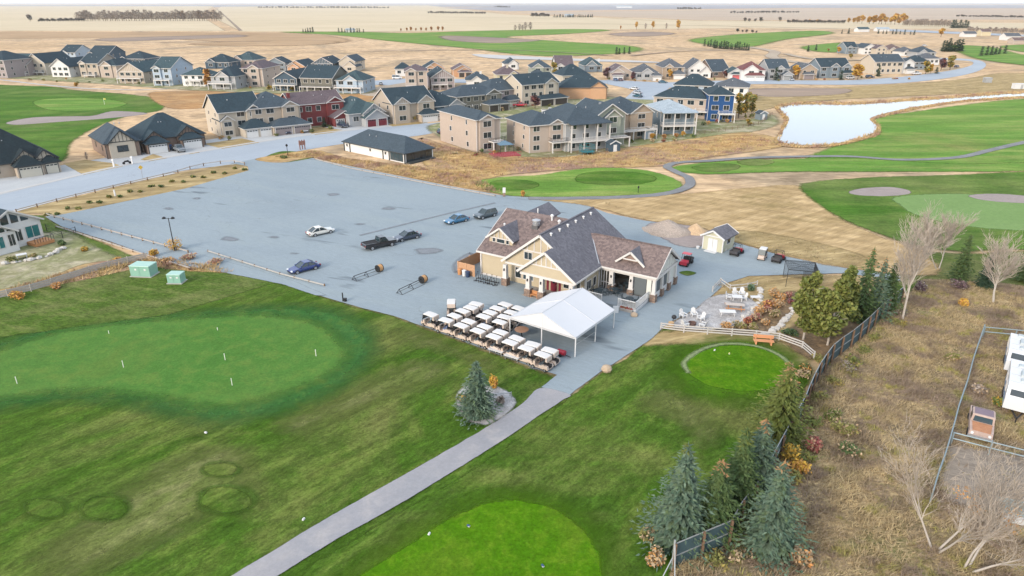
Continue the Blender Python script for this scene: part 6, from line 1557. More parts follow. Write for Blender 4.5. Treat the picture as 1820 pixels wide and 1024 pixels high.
Bush('dark green juniper under the pines', 1405, 596, 1.2, .8, F_green, F_dark, group='evergreen shrubs of the patio')
# pale stones edging the bed
rockm = mat('pale_rock', (.42, .40, .37), .9, .2, 2)
rocks = []
for k in range(3):
    q = random.Random(k); m = MB().lathe([(.30, 0), (.38, .1), (.33, .26), (.12, .34)], 7)
    m.v = [(x * q.uniform(.8, 1.2), y * q.uniform(.7, 1.1), z * q.uniform(.85, 1.15)) for x, y, z in m.v]; rocks.append(m.mesh('edging_stone', rockm))
def stones(pix, n, label, group):
    P = smooth_loop(plan(pix), False, 8)
    for i in range(n):
        p = P[int(i * (len(P) - 1) / (n - 1))]
        o = link(bpy.data.objects.new('edging_stone', rocks[i % 3])); o.location = (p.x + R.uniform(-.2, .2), p.y + R.uniform(-.2, .2), .05); o.rotation_euler.z = R.uniform(0, 6); s = R.uniform(.7, 1.5); o.scale = (s, s, s * .9)
        tag(o, label, 'stone', group)
stones([(1425, 528), (1408, 556), (1392, 575), (1375, 588), (1355, 600)], 26, 'pale rock in the stone edging under the pines', 'rocks edging the bed below the pines')
stones([(1348, 516), (1352, 530), (1346, 545), (1330, 560), (1318, 575)], 16, 'pale rock in the curved edging between patio and shrub bed', 'rocks edging the gravel patio')
stones([(10, 470), (40, 466), (80, 458), (112, 443)], 14, 'garden rock in front of the glazed house', 'rocks edging the glazed house garden')
bl = thing('boulder', 'tan boulder on the lawn right of the cart path', 'rock', G(1078, 660) + Vector((0, 0, .04)))
m = MB().lathe([(.5, 0), (.62, .25), (.5, .55), (.15, .72)], 8); link(bpy.data.objects.new('stone', m.mesh('stone', mat('tan_stone', (.36, .28, .2)))), bl)


# ---------------------------------------------------------------- far trees
def far_spruce(seed): return conifer(seed, 8, 2.0, F_dark, None, 0, 12, 8, 3, 1.1)
def far_round(seed, m0, m1=None, slim=1.0):
    q = random.Random(seed); bl = [(q.uniform(-.9, .9) * slim, q.uniform(-.9, .9) * slim, 3 + q.uniform(0, 5), 1.5 * slim, 1.7) for _ in range(6)]
    return MB().tube((0, 0, 0), (0, 0, 6), .22, .08, 5).mesh('trunk', bark_d), blob_crown(seed, bl, m0, 70, .85, m1, .3)
def far_bare(seed):
    q = random.Random(seed); m = MB().tube((0, 0, 0), (0, 0, 5), .2, .06, 4, False); t = MB()
    for i in range(260):
        a, z = q.uniform(0, 6.28), q.uniform(1.5, 9.5); r = 2.6 * math.sin(min(1, (z - .8) / 9) * math.pi) ** .6 * q.uniform(.2, 1)
        p = Vector((math.cos(a) * r, math.sin(a) * r, z)); e = Vector((math.cos(a) * .5, math.sin(a) * .5, q.uniform(.6, 1.3))); w = Vector((-math.sin(a), math.cos(a), 0)) * .2
        t.face([p - w, p + w, p + e])
    return m.mesh('trunk', bark_d), t.mesh('crown', F_bare)


FS = [far_spruce(i) for i in range(3)]; FG = [far_round(20 + i, F_gold, F_orange) for i in range(2)]; FO = [far_round(30 + i, F_ygreen, F_gold) for i in range(2)]
FB = [far_bare(40 + i) for i in range(3)]; FP = [far_round(50, F_purple, F_red)]; FC = [far_round(60, F_orange, F_gold, .42)]; FT = [far_round(61, F_orange, F_tan)]; FD = [far_round(62, F_bare, F_dark)]


def far(kind, x, yb, yt, label, group, wide=1.0):
    ms = {'s': FS, 'g': FG, 'o': FO, 'b': FB, 'p': FP, 'c': FC, 't': FT, 'd': FD}[kind]; nm, cat, ht = {'s': ('spruce', 'spruce tree', 8.2), 'g': ('poplar', 'tree', 9.2), 'o': ('leafy_tree', 'tree', 9.2), 'b': ('bare_tree', 'bare tree', 10.2), 'p': ('purple_tree', 'tree', 9.2), 'c': ('cypress', 'tree', 9.2), 't': ('small_tree', 'tree', 9.2), 'd': ('shelter_tree', 'tree', 9.2)}[kind]
    h = max(.8, hgt(x, yb, yt)); s = h / ht
    Tree(nm, label, cat, G(x, yb) + BR, R.choice(ms), R.uniform(0, 6), (s * wide * 1.3, s * wide * 1.3, s), group)


def row(kind, x0, x1, n, yb0, yb1, hpx, label, group, jit=.25, wide=1.0):
    for i in range(n):
        t = (i + R.uniform(-jit, jit)) / max(1, n - 1); x = x0 + (x1 - x0) * t; yb = yb0 + (yb1 - yb0) * t
        far(kind, x, yb, yb - hpx * R.uniform(.72, 1.15), label, group, wide)


row('b', 140, 394, 60, 37.5, 37.0, 18, 'grey brown bare tree in the long shelterbelt on the cream field', 'trees of the long shelterbelt', wide=1.2)
row('d', 70, 150, 18, 39, 38, 6, 'low grey scrub tree at the thin left end of the shelterbelt', 'low trees of the shelterbelt', wide=1.6)
far('d', 54, 38, 26, 'dark bushy tree at the left end of the shelterbelt', None, 1.3); far('t', 325, 37, 20, 'orange tree among the grey shelterbelt', None); far('t', 355, 37, 19, 'tan orange tree near the right end of the shelterbelt', None)
row('s', 540, 556, 5, 58, 58, 10, 'dark spruce in the small group before the cream field', 'spruces left of the far fairway')
row('s', 602, 645, 9, 58, 58, 9, 'dark spruce beside the tiny far white house', 'spruces round the far white house')
row('t', 712, 786, 9, 56, 55, 8, 'small tan orange tree along the far fairway', 'small trees above the far fairway')
row('b', 915, 942, 5, 55, 54, 14, 'thin grey bare tree above the far fairway', 'bare trees above the far fairway')
for x, yt, k, lb in ((1131, 39, 'g', 'first of the three bright orange poplars on the field edge'), (1160, 38, 'g', 'middle one of the three bright orange poplars'), (1205, 34, 'g', 'tallest and rightmost of the three bright orange poplars'), (1103, 45, 't', 'small dull orange tree left of the three poplars'), (1147, 41, 'b', 'bare tree between two orange poplars'), (1184, 41, 'b', 'bare tree left of the tallest orange poplar')): far(k, x, 53, yt, lb, None, .7)
row('s', 1094, 1118, 4, 97, 96, 14, 'dark spruce in the group of four before the far pond', 'four spruces near the dried pond')
row('s', 1252, 1268, 4, 82, 84, 12, 'dark spruce at the left end of the spruce row', 'left spruces of the row'); row('s', 1270, 1330, 16, 86, 90, 14, 'dark spruce in the long row by the golf hole', 'long row of spruces', .15)
row('d', 1310, 1345, 5, 57, 59, 6, 'dark scrub tree above the spruce row', 'scrub by the far hole', wide=1.6)
row('s', 1436, 1450, 2, 92, 90, 11, 'dark spruce of the pair on the bright green patch', 'pair of spruces on the green patch', 0)
row('d', 945, 975, 10, 30, 30, 6.5, 'dark tree at the left of the far white farmyard', 'trees left of the farmyard', wide=1.5); row('s', 985, 1052, 24, 31, 31, 5.5, 'dark spruce round the far white farmyard', 'spruces of the farmyard', wide=1.2)
row('d', 460, 690, 46, 14.5, 15, 3.2, 'tiny far tree in the hazy strip near the horizon', 'hazy far trees left of centre', wide=2.2); row('d', 762, 862, 30, 24, 25, 4, 'small dark tree in the far strip above the gold field', 'far trees above the gold field', wide=1.8)
row('d', 880, 905, 8, 13.5, 14, 3, 'tiny dark tree far off near the horizon', 'tiny trees near the horizon', wide=2); row('d', 1205, 1245, 12, 17, 17, 4, 'hazy grove tree far beyond the farmyard', 'hazy grove far off', wide=1.8)
row('d', 1322, 1352, 4, 39, 39, 8, 'rounded grey green tree on the far field line', 'round trees on the field line', wide=1.4); far('d', 1386, 38.5, 30, 'single rounded tree on the far field line', None, 1.3)
row('d', 1400, 1500, 26, 41, 42, 6, 'low dark tree in the hedge line left of the orange grove', 'trees left of the orange grove', wide=1.5); row('g', 1438, 1452, 2, 41, 41, 8, 'small golden tree in the hedge line', 'small golden hedge trees', 0)
row('g', 1508, 1532, 4, 41, 42, 13, 'golden poplar in the left clump of the orange grove', 'left golden clump'); row('g', 1546, 1604, 9, 43, 44, 17, 'tall golden poplar in the big orange grove', 'big golden grove', wide=1.1)
row('b', 1606, 1690, 24, 46, 48, 12, 'grey bare tree right of the orange grove', 'bare trees right of the grove', wide=1.2); row('s', 1692, 1718, 7, 50, 50, 14, 'dark spruce in the clump right of the bare trees', 'spruce clump on the right', wide=1.2)
row('b', 1720, 1825, 30, 56, 60, 9, 'grey bare tree in the long line at the right', 'long right hand tree line', wide=1.2); row('s', 1496, 1508, 2, 60, 60, 10, 'dark spruce left of the far blue roofs', 'spruces by the far roofs', 0); far('g', 1672, 66, 51, 'round golden tree before the far white buildings', None, 1.1)
row('s', 1560, 1625, 9, 60, 62, 9, 'dark spruce along the far road', 'spruces along the far road'); row('s', 1676, 1708, 10, 92, 92, 22, 'tall dark spruce in the clump behind the crescent', 'tall spruces behind the crescent'); row('s', 1742, 1786, 6, 100, 96, 18, 'dark spruce on the green right of the crescent', 'spruces right of the crescent')
row('d', 1300, 1420, 24, 24, 23, 4, 'hazy far tree in the strip above the cream field', 'hazy strip of trees on the right', wide=2); row('d', 1700, 1825, 30, 30, 32, 4, 'hazy far tree near the right horizon', 'hazy trees near the right horizon', wide=2)
# trees in the village
for k, x, yb, yt, lb, w in (('c', 371, 155, 122, 'slim orange cypress beside the white carport house', 1.3), ('g', 1413, 141, 117, 'golden poplar between two garages in the far row', .9), ('g', 1524, 142, 112, 'big golden poplar beside the dark suv', 1.1), ('s', 1560, 136, 114, 'dark cypress like spruce before the long cream house', .9),
                            ('o', 1645, 132, 110, 'olive tree on the crescent bend', 1.1), ('g', 1653, 131, 112, 'golden tree on the crescent bend', .6), ('p', 1672, 126, 104, 'purple tree at the right end of the crescent', 1.1), ('o', 1688, 124, 100, 'olive brown tree rightmost on the crescent', 1.0), ('s', 1664, 131, 119, 'dark round spruce on the crescent verge', 1.4),
                            ('p', 694, 212, 193, 'purple leaved tree left of the twin gable house', 1.3), ('o', 737, 216, 194, 'yellow green tree before the twin gable house', 1.1), ('o', 553, 224, 194, 'olive columnar tree before the red house', .7), ('s', 577, 226, 208, 'small blue spruce before the red house garage', 1.2), ('p', 951, 193, 170, 'purple tree before the cream porch house', 1.2),
                            ('p', 1079, 140, 121, 'purple tree left of the mauve gabled house', 1.2), ('p', 1126, 143, 128, 'purple tree right of the mauve gabled house', 1.2), ('g', 1190, 141, 124, 'golden tree before the grey two storey house', .8), ('p', 1288, 139, 126, 'dark red tree by the brick fronted house', 1.3), ('o', 985, 138, 112, 'golden olive tree between two far houses', .8),
                            ('s', 1378, 143, 119, 'teal spruce before the green grey house', 1.0), ('s', 1494, 142, 124, 'teal spruce before the stepped gable house', 1.1), ('o', 1312, 210, 168, 'tall olive poplar behind the blue house, left one', .7), ('o', 1324, 208, 166, 'tall olive poplar behind the blue house, middle one', .7), ('o', 1336, 204, 170, 'tall olive poplar behind the blue house, right one', .7),
                            ('g', 1160, 248, 236, 'bright yellow shrub tree below the pale roofed house', 1.4), ('t', 1180, 248, 238, 'rusty shrub below the pale roofed house', 1.4), ('t', 1202, 246, 236, 'orange shrub right of the rusty one', 1.4), ('g', 1214, 244, 234, 'yellow shrub at the end of the garden row', 1.4), ('o', 1346, 206, 192, 'yellow green shrub in the terraced garden', 1.5), ('o', 1330, 224, 212, 'low olive shrub in the terraced garden', 1.6),
                            ('g', 1490, 96, 84, 'small golden tree left of the upper crescent', 1.0), ('t', 1472, 92, 86, 'little orange tree on the prairie by the bright patch', 1.2), ('o', 1512, 104, 92, 'olive tree before the upper crescent houses', 1.0), ('o', 520, 162, 152, 'green shrub beside the navy walkout', 1.6), ('o', 480, 160, 150, 'green shrub beside the tan back row house', 1.6), ('o', 452, 240, 228, 'small green tree by the wide white garage', .9),
                            ('b', 155, 285, 270, 'small bare tree on the first front lawn', .8), ('g', 137, 155, 146, 'yellow shrub behind the back row gardens', 1.4)):
    far(k, x, yb, yt, lb, 'village garden trees', w)

q = random.Random(9)
for i in range(16):
    p = FENCE[2 + i] if 2 + i < len(FENCE) else FENCE[-1]
    d = (FENCE[min(3 + i, len(FENCE) - 1)] - FENCE[min(1 + i, len(FENCE) - 2)]).normalized()
    for sd in (1, -1):
        if i > 10 and sd < 0: continue
        o = link(bpy.data.objects.new('bush', blob_crown(400 + i * 2 + sd, [(q.uniform(-.6, .6), q.uniform(-.6, .6), q.uniform(.2, .5), q.uniform(.5, .9), q.uniform(.3, .6)) for _ in range(3)], q.choice((F_tan, F_ygreen, F_bare, F_olive)) if sd > 0 else q.choice((F_green, F_ygreen, F_tan)), 80, .13, F_ygreen, .3, name='bush')))
        o.location = (p.x + d.y * sd * q.uniform(.9, 2.2), p.y - d.x * sd * q.uniform(.9, 2.2), .05)
        tag(o, 'scrubby weeds at the foot of the green fence on the %s side' % ('meadow' if sd > 0 else 'lawn'), 'bush', 'weeds along the %s side of the green fence' % ('meadow' if sd > 0 else 'lawn'))
q = random.Random(5)
for pix, n, lb, gp in (([(40, 142), (640, 162)], 26, 'small garden shrub behind the back row houses', 'shrubs of the back row gardens'), ([(800, 278), (1240, 246)], 18, 'small garden shrub below the walkout houses', 'shrubs of the walkout gardens'), ([(820, 205), (1000, 184)], 12, 'small front garden shrub of the middle street', 'shrubs of the middle street'), ([(380, 250), (620, 228)], 9, 'small front garden shrub by the wide driveways', 'shrubs of the left street'), ([(1080, 145), (1640, 139)], 22, 'small shrub before the far row of houses', 'shrubs of the far row'), ([(1240, 225), (1360, 205)], 10, 'low shrub in the terraced corner garden', 'shrubs of the corner garden')):
    for i in range(n):
        t = (i + q.random()) / n; x = pix[0][0] + (pix[1][0] - pix[0][0]) * t; y = pix[0][1] + (pix[1][1] - pix[0][1]) * t + q.uniform(-3, 3)
        Bush(lb, x, y, q.uniform(.7, 1.4), q.uniform(.6, 1.6), q.choice((F_green, F_ygreen, F_olive, F_orange, F_tan, F_red)), F_ygreen, .3, 26, .3, gp, lumps=2)

# ---------------------------------------------------------------- grass blades
def inside(poly, P):
    x, y = P[:, 0], P[:, 1]; c = np.zeros(len(P), bool); n = len(poly)
    for i in range(n):
        x0, y0 = poly[i - 1]; x1, y1 = poly[i]
        if y0 == y1: continue
        k = ((y0 > y) != (y1 > y)) & (x < (x1 - x0) * (y - y0) / (y1 - y0) + x0); c ^= k
    return c


def tufts(name, label, polys, dens, h, wd, m, seed=1, clump=.0, z=.03, lean=.55, blades=3, holes=(), keep=.05):
    rg = np.random.default_rng(seed); V = []
    for poly in polys:
        poly = [(p[0], p[1]) for p in poly]; a = np.array(poly); lo, hi = a.min(0), a.max(0)
        n = int((hi - lo).prod() * dens); P = rg.uniform(lo, hi, (n, 2)); P = P[inside(poly, P)]
        wv = np.sin(P[:, 0] * .9 + 1.3 * np.sin(P[:, 1] * .5)) * np.sin(P[:, 1] * .8 + np.sin(P[:, 0] * .6) * 1.7)
        P = P[rg.uniform(0, 1, len(P)) < (1 - clump) + clump * (wv * .5 + .5)]
        V.append(P)
    P = np.concatenate(V)
    for hole in holes: P = P[~inside([(p[0], p[1]) for p in hole], P) | (rg.uniform(0, 1, len(P)) < keep)]
    P = np.repeat(P, blades, 0) + rg.normal(0, .10, (len(P) * blades, 2)); n = len(P)
    wv = np.sin(P[:, 0] * .9 + 1.3 * np.sin(P[:, 1] * .5)) * np.sin(P[:, 1] * .8)
    H = h * rg.uniform(.45, 1.25, n) * (.8 + .35 * wv); A = rg.uniform(0, 2 * np.pi, n)
    wx, wy = np.cos(A) * wd * rg.uniform(.6, 1.4, n), np.sin(A) * wd * rg.uniform(.6, 1.4, n)
    wind = np.array([.35, -.12]); ld = rg.normal(0, lean, (n, 2)) + wind
    co = np.zeros((n, 3, 3), np.float32)
    co[:, 0, 0] = P[:, 0] - wx; co[:, 0, 1] = P[:, 1] - wy; co[:, 1, 0] = P[:, 0] + wx; co[:, 1, 1] = P[:, 1] + wy; co[:, :2, 2] = z
    co[:, 2, :2] = P + ld * H[:, None]; co[:, 2, 2] = z + H
    me = bpy.data.meshes.new(name); me.vertices.add(n * 3); me.loops.add(n * 3); me.polygons.add(n)
    me.vertices.foreach_set('co', co.ravel()); me.loops.foreach_set('vertex_index', np.arange(n * 3, dtype=np.int32))
    me.polygons.foreach_set('loop_start', np.arange(0, n * 3, 3, dtype=np.int32)); me.polygons.foreach_set('loop_total', np.full(n, 3, np.int32))
    me.materials.append(m); me.update(); me.validate()
    o = link(bpy.data.objects.new(name, me)); tag(o, label, None, None, 'stuff'); return o


def grassmat(name, c1, c2, c3, c4):
    N = NT(name); N.p.inputs['Roughness'].default_value = .9; N.p.inputs['Specular IOR Level'].default_value = .1
    g = N.n('NewGeometry'); a = N.noise(g.outputs['Position'], .16, 4, .6, .5); b = N.noise(g.outputs['Position'], .45, 4, .6)
    c = N.mix(g.outputs['Random Per Island'], c1, c2); c = N.mix(N.ramp(a, .46, .56), c, c3); c = N.mix(N.ramp(b, .55, .64), c, c4); c = N.gain(c, N.ramp(N.noise(g.outputs['Position'], .28, 4, .7, .6), .3, .7), .72, 1.28)
    N.l(c, N.p.inputs['Base Color']); return N.mat


gm_meadow = grassmat('meadow_blades', (.28, .215, .13), (.45, .36, .20), (.21, .16, .12), (.26, .235, .08))
gm_wild = grassmat('rusty_blades', (.40, .26, .12), (.50, .38, .20), (.30, .19, .14), (.32, .27, .12))
meadow_poly = [tuple(p) for p in FENCE] + [tuple(p) for p in plan([(1640, 500), (1760, 505), (1900, 525), (2100, 560), (1980, 1150), (1220, 1150)])]
tufts('meadow_grass', 'tall dry grass of the meadow right of the fence', [meadow_poly], 34, .5, .035, gm_meadow, 3, .6, lean=.7, holes=[plan([(1672, 850), (1690, 797), (1760, 805), (2000, 847), (2000, 960), (1830, 930), (1740, 905), (1690, 890)])])
tufts('wild_grass_blades', 'rusty brush above the parking lot and orange weeds by the fence', [plan(p) for p in ([(480, 280), (560, 270), (620, 283), (760, 300), (860, 322), (890, 344), (800, 330), (700, 310), (600, 290), (555, 281)], [(160, 474), (240, 463), (300, 463), (400, 478), (420, 487), (330, 482), (260, 476), (150, 498), (20, 522), (20, 514)])], 9, .75, .06, gm_wild, 4, .4)
tufts('wild_grass_blades', 'orange wild grass below the walkout houses', [plan([(745, 250), (800, 264), (880, 280), (1000, 283), (1120, 266), (1240, 250), (1330, 240), (1390, 255), (1250, 282), (1180, 294), (1040, 298), (900, 310), (840, 320), (770, 300)])], 4, .6, .08, gm_wild, 5, .5)
tufts('pond_reeds', 'rusty reeds along the rim of the pond', [plan([(1376, 260), (1384, 236), (1394, 214), (1374, 189), (1420, 182), (1520, 182), (1600, 177), (1700, 170), (1790, 163), (1860, 162), (1860, 172), (1790, 177), (1700, 183), (1620, 197), (1577, 207), (1554, 214), (1564, 226), (1562, 241), (1500, 259), (1440, 265)])], 2.2, .9, .14, gm_wild, 8, .3, holes=[plan([(1384, 252), (1392, 234), (1402, 212), (1384, 192), (1420, 187), (1520, 187), (1600, 182), (1700, 175), (1790, 168), (1880, 166), (1880, 169), (1790, 173), (1700, 180), (1620, 192), (1570, 203), (1545, 212), (1556, 224), (1552, 237), (1496, 254), (1440, 259)])], keep=0)
gm_dry = grassmat('dry_blades', (.32, .255, .15), (.40, .32, .2), (.25, .20, .12), (.20, .185, .08))
tufts('dry_grass_blades', 'dry grass along the service road and patio garden', [plan(p) for p in ([(1290, 425), (1330, 414), (1480, 442), (1560, 470), (1505, 476), (1390, 452)], [(1385, 494), (1440, 492), (1520, 498), (1500, 520), (1430, 520)], [(1270, 508), (1320, 500), (1380, 500), (1350, 515), (1300, 520)], [(960, 357), (1080, 362), (1145, 391), (1240, 404), (1240, 400), (1140, 384), (1060, 360)])], 10, .4, .05, gm_dry, 6, .5)
gm_lawn = grassmat('lawn_blades', (.075, .125, .018), (.125, .165, .035), (.16, .16, .055), (.055, .115, .015))

# ================================================================ FENCES
def resample(pts, step):
    L = [0]
    for i in range(1, len(pts)): L.append(L[-1] + (pts[i] - pts[i - 1]).length)
    n = max(1, round(L[-1] / step)); out = []; j = 1
    for k in range(n + 1):
        s = L[-1] * k / n
        while j < len(L) - 1 and L[j] < s: j += 1
        t = (s - L[j - 1]) / max(1e-6, L[j] - L[j - 1]); out.append(pts[j - 1].lerp(pts[j], t))
    return out


def v3(p, z=0.0): return Vector((p.x, p.y, z))


fence_green = mat('green_fence_mesh', (.05, .085, .095), .6, .15, .5)
rail_pipe = mat('grey_pipe', (.34, .36, .36), .5, .12, 1, metal=.3)
fp = resample(FENCE, 2.55)
f0 = fp[0]
fn = thing('screen_fence', 'tall dark green screen fence with brown posts between lawn and meadow', 'fence', v3(f0, .04))
ofs = lambda p, z: v3(p - f0, z)
for i, p in enumerate(fp):
    d = (fp[min(i + 1, len(fp) - 1)] - fp[max(i - 1, 0)]).normalized(); nn = Vector((d.y, -d.x)) * .13
    MB().bar(ofs(p + nn, -.03), ofs(p + nn, 2.35), .17).obj('post', wood_b, fn)
    if i < len(fp) - 1:
        q = fp[i + 1]
        MB().bar(ofs(p, 1.17), ofs(q, 1.17), .03, 2.2).obj('panel', fence_green, fn)
        for z in (2.3, 1.15): MB().bar(ofs(p + nn * .35, z), ofs(q + nn * .35, z), .06).obj('rail', rail_pipe, fn)
g0 = fp[0]; gt = thing('pipe_gate', 'white pipe gate frame at the near end of the green fence', 'gate', v3(g0, .04), rad(-100))
m = MB(); m.bar((0, 0, 0), (0, 0, 2.6), .12); m.bar((0, 0, 2.5), (2.2, .1, .2), .06); m.bar((0, 0, 1.1), (1.6, -.9, .1), .06); m.bar((.15, 0, 0), (.15, 0, 2.5), .06); m.obj('frame', rail_pipe, gt)
# white three rail fence
rail_w = mat('weathered_white_rail', (.40, .385, .37), .75, .12, 1)
wf = plan([(1174, 587), (1215, 592), (1257, 595), (1300, 598), (1343, 601), (1384, 606), (1425, 621), (1446, 639)])
rf = thing('rail_fence', 'white three rail fence curving above the oval tee', 'fence', v3(wf[0], .05))
for i, p in enumerate(wf):
    MB().bar(v3(p - wf[0], 0), v3(p - wf[0], 1.0), .13).obj('post', rail_w, rf)
    if i < len(wf) - 1:
        for z in (.3, .6, .9): MB().bar(v3(p - wf[0], z), v3(wf[i + 1] - wf[0], z), .05, .14).obj('rail', rail_w, rf)
wf2 = plan([(1266, 520), (1280, 505), (1297, 517), (1328, 514), (1345, 510)])
rf2 = thing('rail_fence', 'short pale rail fence at the upper corner of the gravel patio', 'fence', v3(wf2[0], .05))
for i, p in enumerate(wf2):
    MB().bar(v3(p - wf2[0], 0), v3(p - wf2[0], .9), .12).obj('post', rail_w, rf2)
    if i < len(wf2) - 1:
        for z in (.35, .75): MB().bar(v3(p - wf2[0], z), v3(wf2[i + 1] - wf2[0], z), .05, .14).obj('rail', rail_w, rf2)
# pipe fence of the pen
pipe_b = mat('blue_grey_pipe', (.24, .30, .32), .5, .15, 1, metal=.3)


def pipe_fence(pix, label, zz=(.75, 1.35), step=3.2, ht=1.4):
    p = resample(plan(pix), step); o = thing('pipe_fence', label, 'fence', v3(p[0], .04))
    for i, a in enumerate(p):
        MB().tube(v3(a - p[0], 0), v3(a - p[0], ht), .07, n=6).obj('post', pipe_b, o)
        if i < len(p) - 1:
            for z in zz: MB().tube(v3(a - p[0], z), v3(p[i + 1] - p[0], z), .055, n=6).obj('rail', pipe_b, o)


pipe_fence([(1745, 596), (1727, 648), (1713, 700), (1701, 732), (1688, 782), (1674, 828), (1663, 858), (1652, 896)], 'long blue grey pipe fence running down the meadow')
pipe_fence([(1689, 792), (1734, 804), (1790, 818), (1900, 846)], 'pipe fence branch below the rusty truck')
pipe_fence([(1746, 600), (1790, 604), (1860, 612)], 'thin wire topped pipe fence behind the white trailers')
# parking rails


def low_rail(pix, label, m_, step=3.0, ht=.5, name='parking_rail', w=.16):
    p = resample(plan(pix), step); o = thing(name, label, 'rail', v3(p[0], .06))
    for i, a in enumerate(p):
        MB().bar(v3(a - p[0], 0), v3(a - p[0], ht + .06), .16).obj('post', wood_b, o)
        if i < len(p) - 1: MB().bar(v3(a - p[0], ht - .1), v3(p[i + 1] - p[0], ht - .1), w, w).obj('rail', m_, o)


low_rail([(82, 384), (120, 394), (170, 407), (230, 423), (290, 439), (335, 451)], 'grey log parking rail along the left edge of the lot', wood_g)
low_rail([(370, 449), (440, 471), (500, 490), (577, 510)], 'pale parking rail nearest the blue sedan', mat('pale_kerb_timber', (.33, .32, .30), .85, .25, 2), ht=.35)
low_rail([(100, 405), (180, 430), (270, 459), (340, 480)], 'grey timber edging along the verge beside the back lawn', wood_g, ht=.35)
low_rail([(30, 379), (120, 355), (230, 329), (310, 310), (352, 297), (410, 289), (435, 294)], 'grey split rail along the grassy street island', wood_g, 4.0, .7)
low_rail([(560, 284), (620, 300), (700, 316), (780, 332), (880, 350)], 'weathered timber kerb along the far edge of the lot', wood_g, 4.0, .3)
# low board fence on the left
bp = resample(plan([(-120, 556), (0, 532), (60, 518), (110, 503), (170, 483), (240, 466), (262, 462)]), 2.6)
bf = thing('board_fence', 'weathered low board fence between back lawn and golf lawn', 'fence', v3(bp[0], .05))
for i, a in enumerate(bp):
    MB().bar(v3(a - bp[0], 0), v3(a - bp[0], 1.15), .12).obj('post', wood_g, bf)
    if i < len(bp) - 1:
        b = bp[i + 1]
        for z in (.3, .62, .94): MB().bar(v3(a - bp[0], z), v3(b - bp[0], z), .04, .27).obj('board', wood_g, bf)
mf = plan([(84, 412), (112, 424), (136, 416)]); o = thing('mesh_fence', 'black wire fence stub beside the glazed house', 'fence', v3(mf[0], .05))
for i, a in enumerate(mf):
    MB().bar(v3(a - mf[0], 0), v3(a - mf[0], 1.3), .08).obj('post', black, o)
    if i < 2:
        for z in (.3, .75, 1.2): MB().bar(v3(a - mf[0], z), v3(mf[i + 1] - mf[0], z), .04).obj('rail', black, o)
# yard fences of the walkout row
for pix, lb in (([(800, 268), (850, 277), (900, 290), (960, 286), (1010, 278), (1080, 272)], 'dark low garden fence below the walkout houses'), ([(1240, 240), (1300, 232), (1350, 222), (1372, 205)], 'dark garden fence round the terraced corner garden')):
    p = resample(plan(pix), 3.0); o = thing('garden_fence', lb, 'fence', v3(p[0], .05))
    for i, a in enumerate(p):
        MB().bar(v3(a - p[0], 0), v3(a - p[0], 1.15), .09).obj('post', wood_b, o)
        if i < len(p) - 1:
            for z in (.4, .75, 1.1): MB().bar(v3(a - p[0], z), v3(p[i + 1] - p[0], z), .04, .08).obj('rail', wood_b, o)

# ================================================================ SHED, PILES, NET CAGE
a_, b_ = G(1248, 443), G(1281, 451)
sa = math.atan2(b_.y - a_.y, b_.x - a_.x)
sh = thing('garden_shed', 'small cream shed with grey gable roof and white double door', 'shed', (a_.x, a_.y, .06), sa)
SW, SD_, SH = 3.4, 4.2, 2.5
m = MB(); wall_vol(m, 0, SW, 0, SD_, SH, 'y', .55); m.obj('wall', sidingmat('shed_siding', (.45, .44, .33)), sh)
m, t = MB(), MB(); roof_vol(m, t, 0, SW, 0, SD_, SH, 'y', .55, .4); m.obj('roof', roof_grey, sh)
for x in (0, SW): t.box(x - .08, x + .08, -.04, .08, 0, SH)
t.box(0, SW, -.05, 0, SH - .1, SH + .08); t.obj('trim', white, sh)
for x0 in (.9, 1.72): MB().box(x0, x0 + .78, -.07, -.01, .05, 2.1).obj('door', white, sh)
window(sh, (SW, 1.4), (SW, 2.6), 1.2, 2.0, (1, 0), white)
MB().box(.7, 2.7, -1.0, -.02, 0, .12).obj('ramp', white, sh)
for x, y, lb in ((1240, 443, 'white plastic tub left of the shed'), (1288, 447, 'white pail by the right shed wall')):
    t = thing('plastic_tub', lb, 'tub', G(x, y) + Vector((0, 0, .06))); MB().lathe([(.22, 0), (.3, .45), (.26, .45)], 10).obj('body', white, t)
pile_m = groundmat('pile_gravel', (.30, .25, .21), (.34, .29, .25), (.26, .22, .19), big=.3, med=1, fine=5, mgain=.15, fgain=.3)
pile_n = groundmat('pile_sand', (.42, .30, .19), (.46, .34, .22), big=.3, med=1, fine=5, mgain=.15, fgain=.25)
for x, y, rx, ry, h, m_, lb in ((1186, 413, 4.6, 3.4, 2.3, pile_m, 'large grey brown gravel pile behind the clubhouse'), (1236, 414, 2.2, 2.0, 1.7, pile_n, 'smaller orange tan sand pile by the shed')):
    c = G(x, y); n = 18; q = random.Random(5); vs, fs = [], []
    for k in range(7):
        f = 1 - k / 6; r_ = f ** .9
        for i in range(n):
            t = 2 * math.pi * i / n; w_ = 1 + .1 * math.sin(3 * t + k) + q.uniform(-.05, .05)
            vs.append((rx * r_ * w_ * math.cos(t), ry * r_ * w_ * math.sin(t), h * (1 - f) ** .95 - .02))
    fs = [(k * n + i, k * n + (i + 1) % n, (k + 1) * n + (i + 1) % n, (k + 1) * n + i) for k in range(6) for i in range(n)]
    me = MB().mesh_(vs, fs).mesh('heap', m_, True); me.attributes.new('edge', 'FLOAT', 'POINT').data.foreach_set('value', [1.0] * len(vs))
    o = thing('gravel_pile', lb, 'gravel pile', (c.x, c.y, .06), rad(-20)); link(bpy.data.objects.new('heap', me), o)
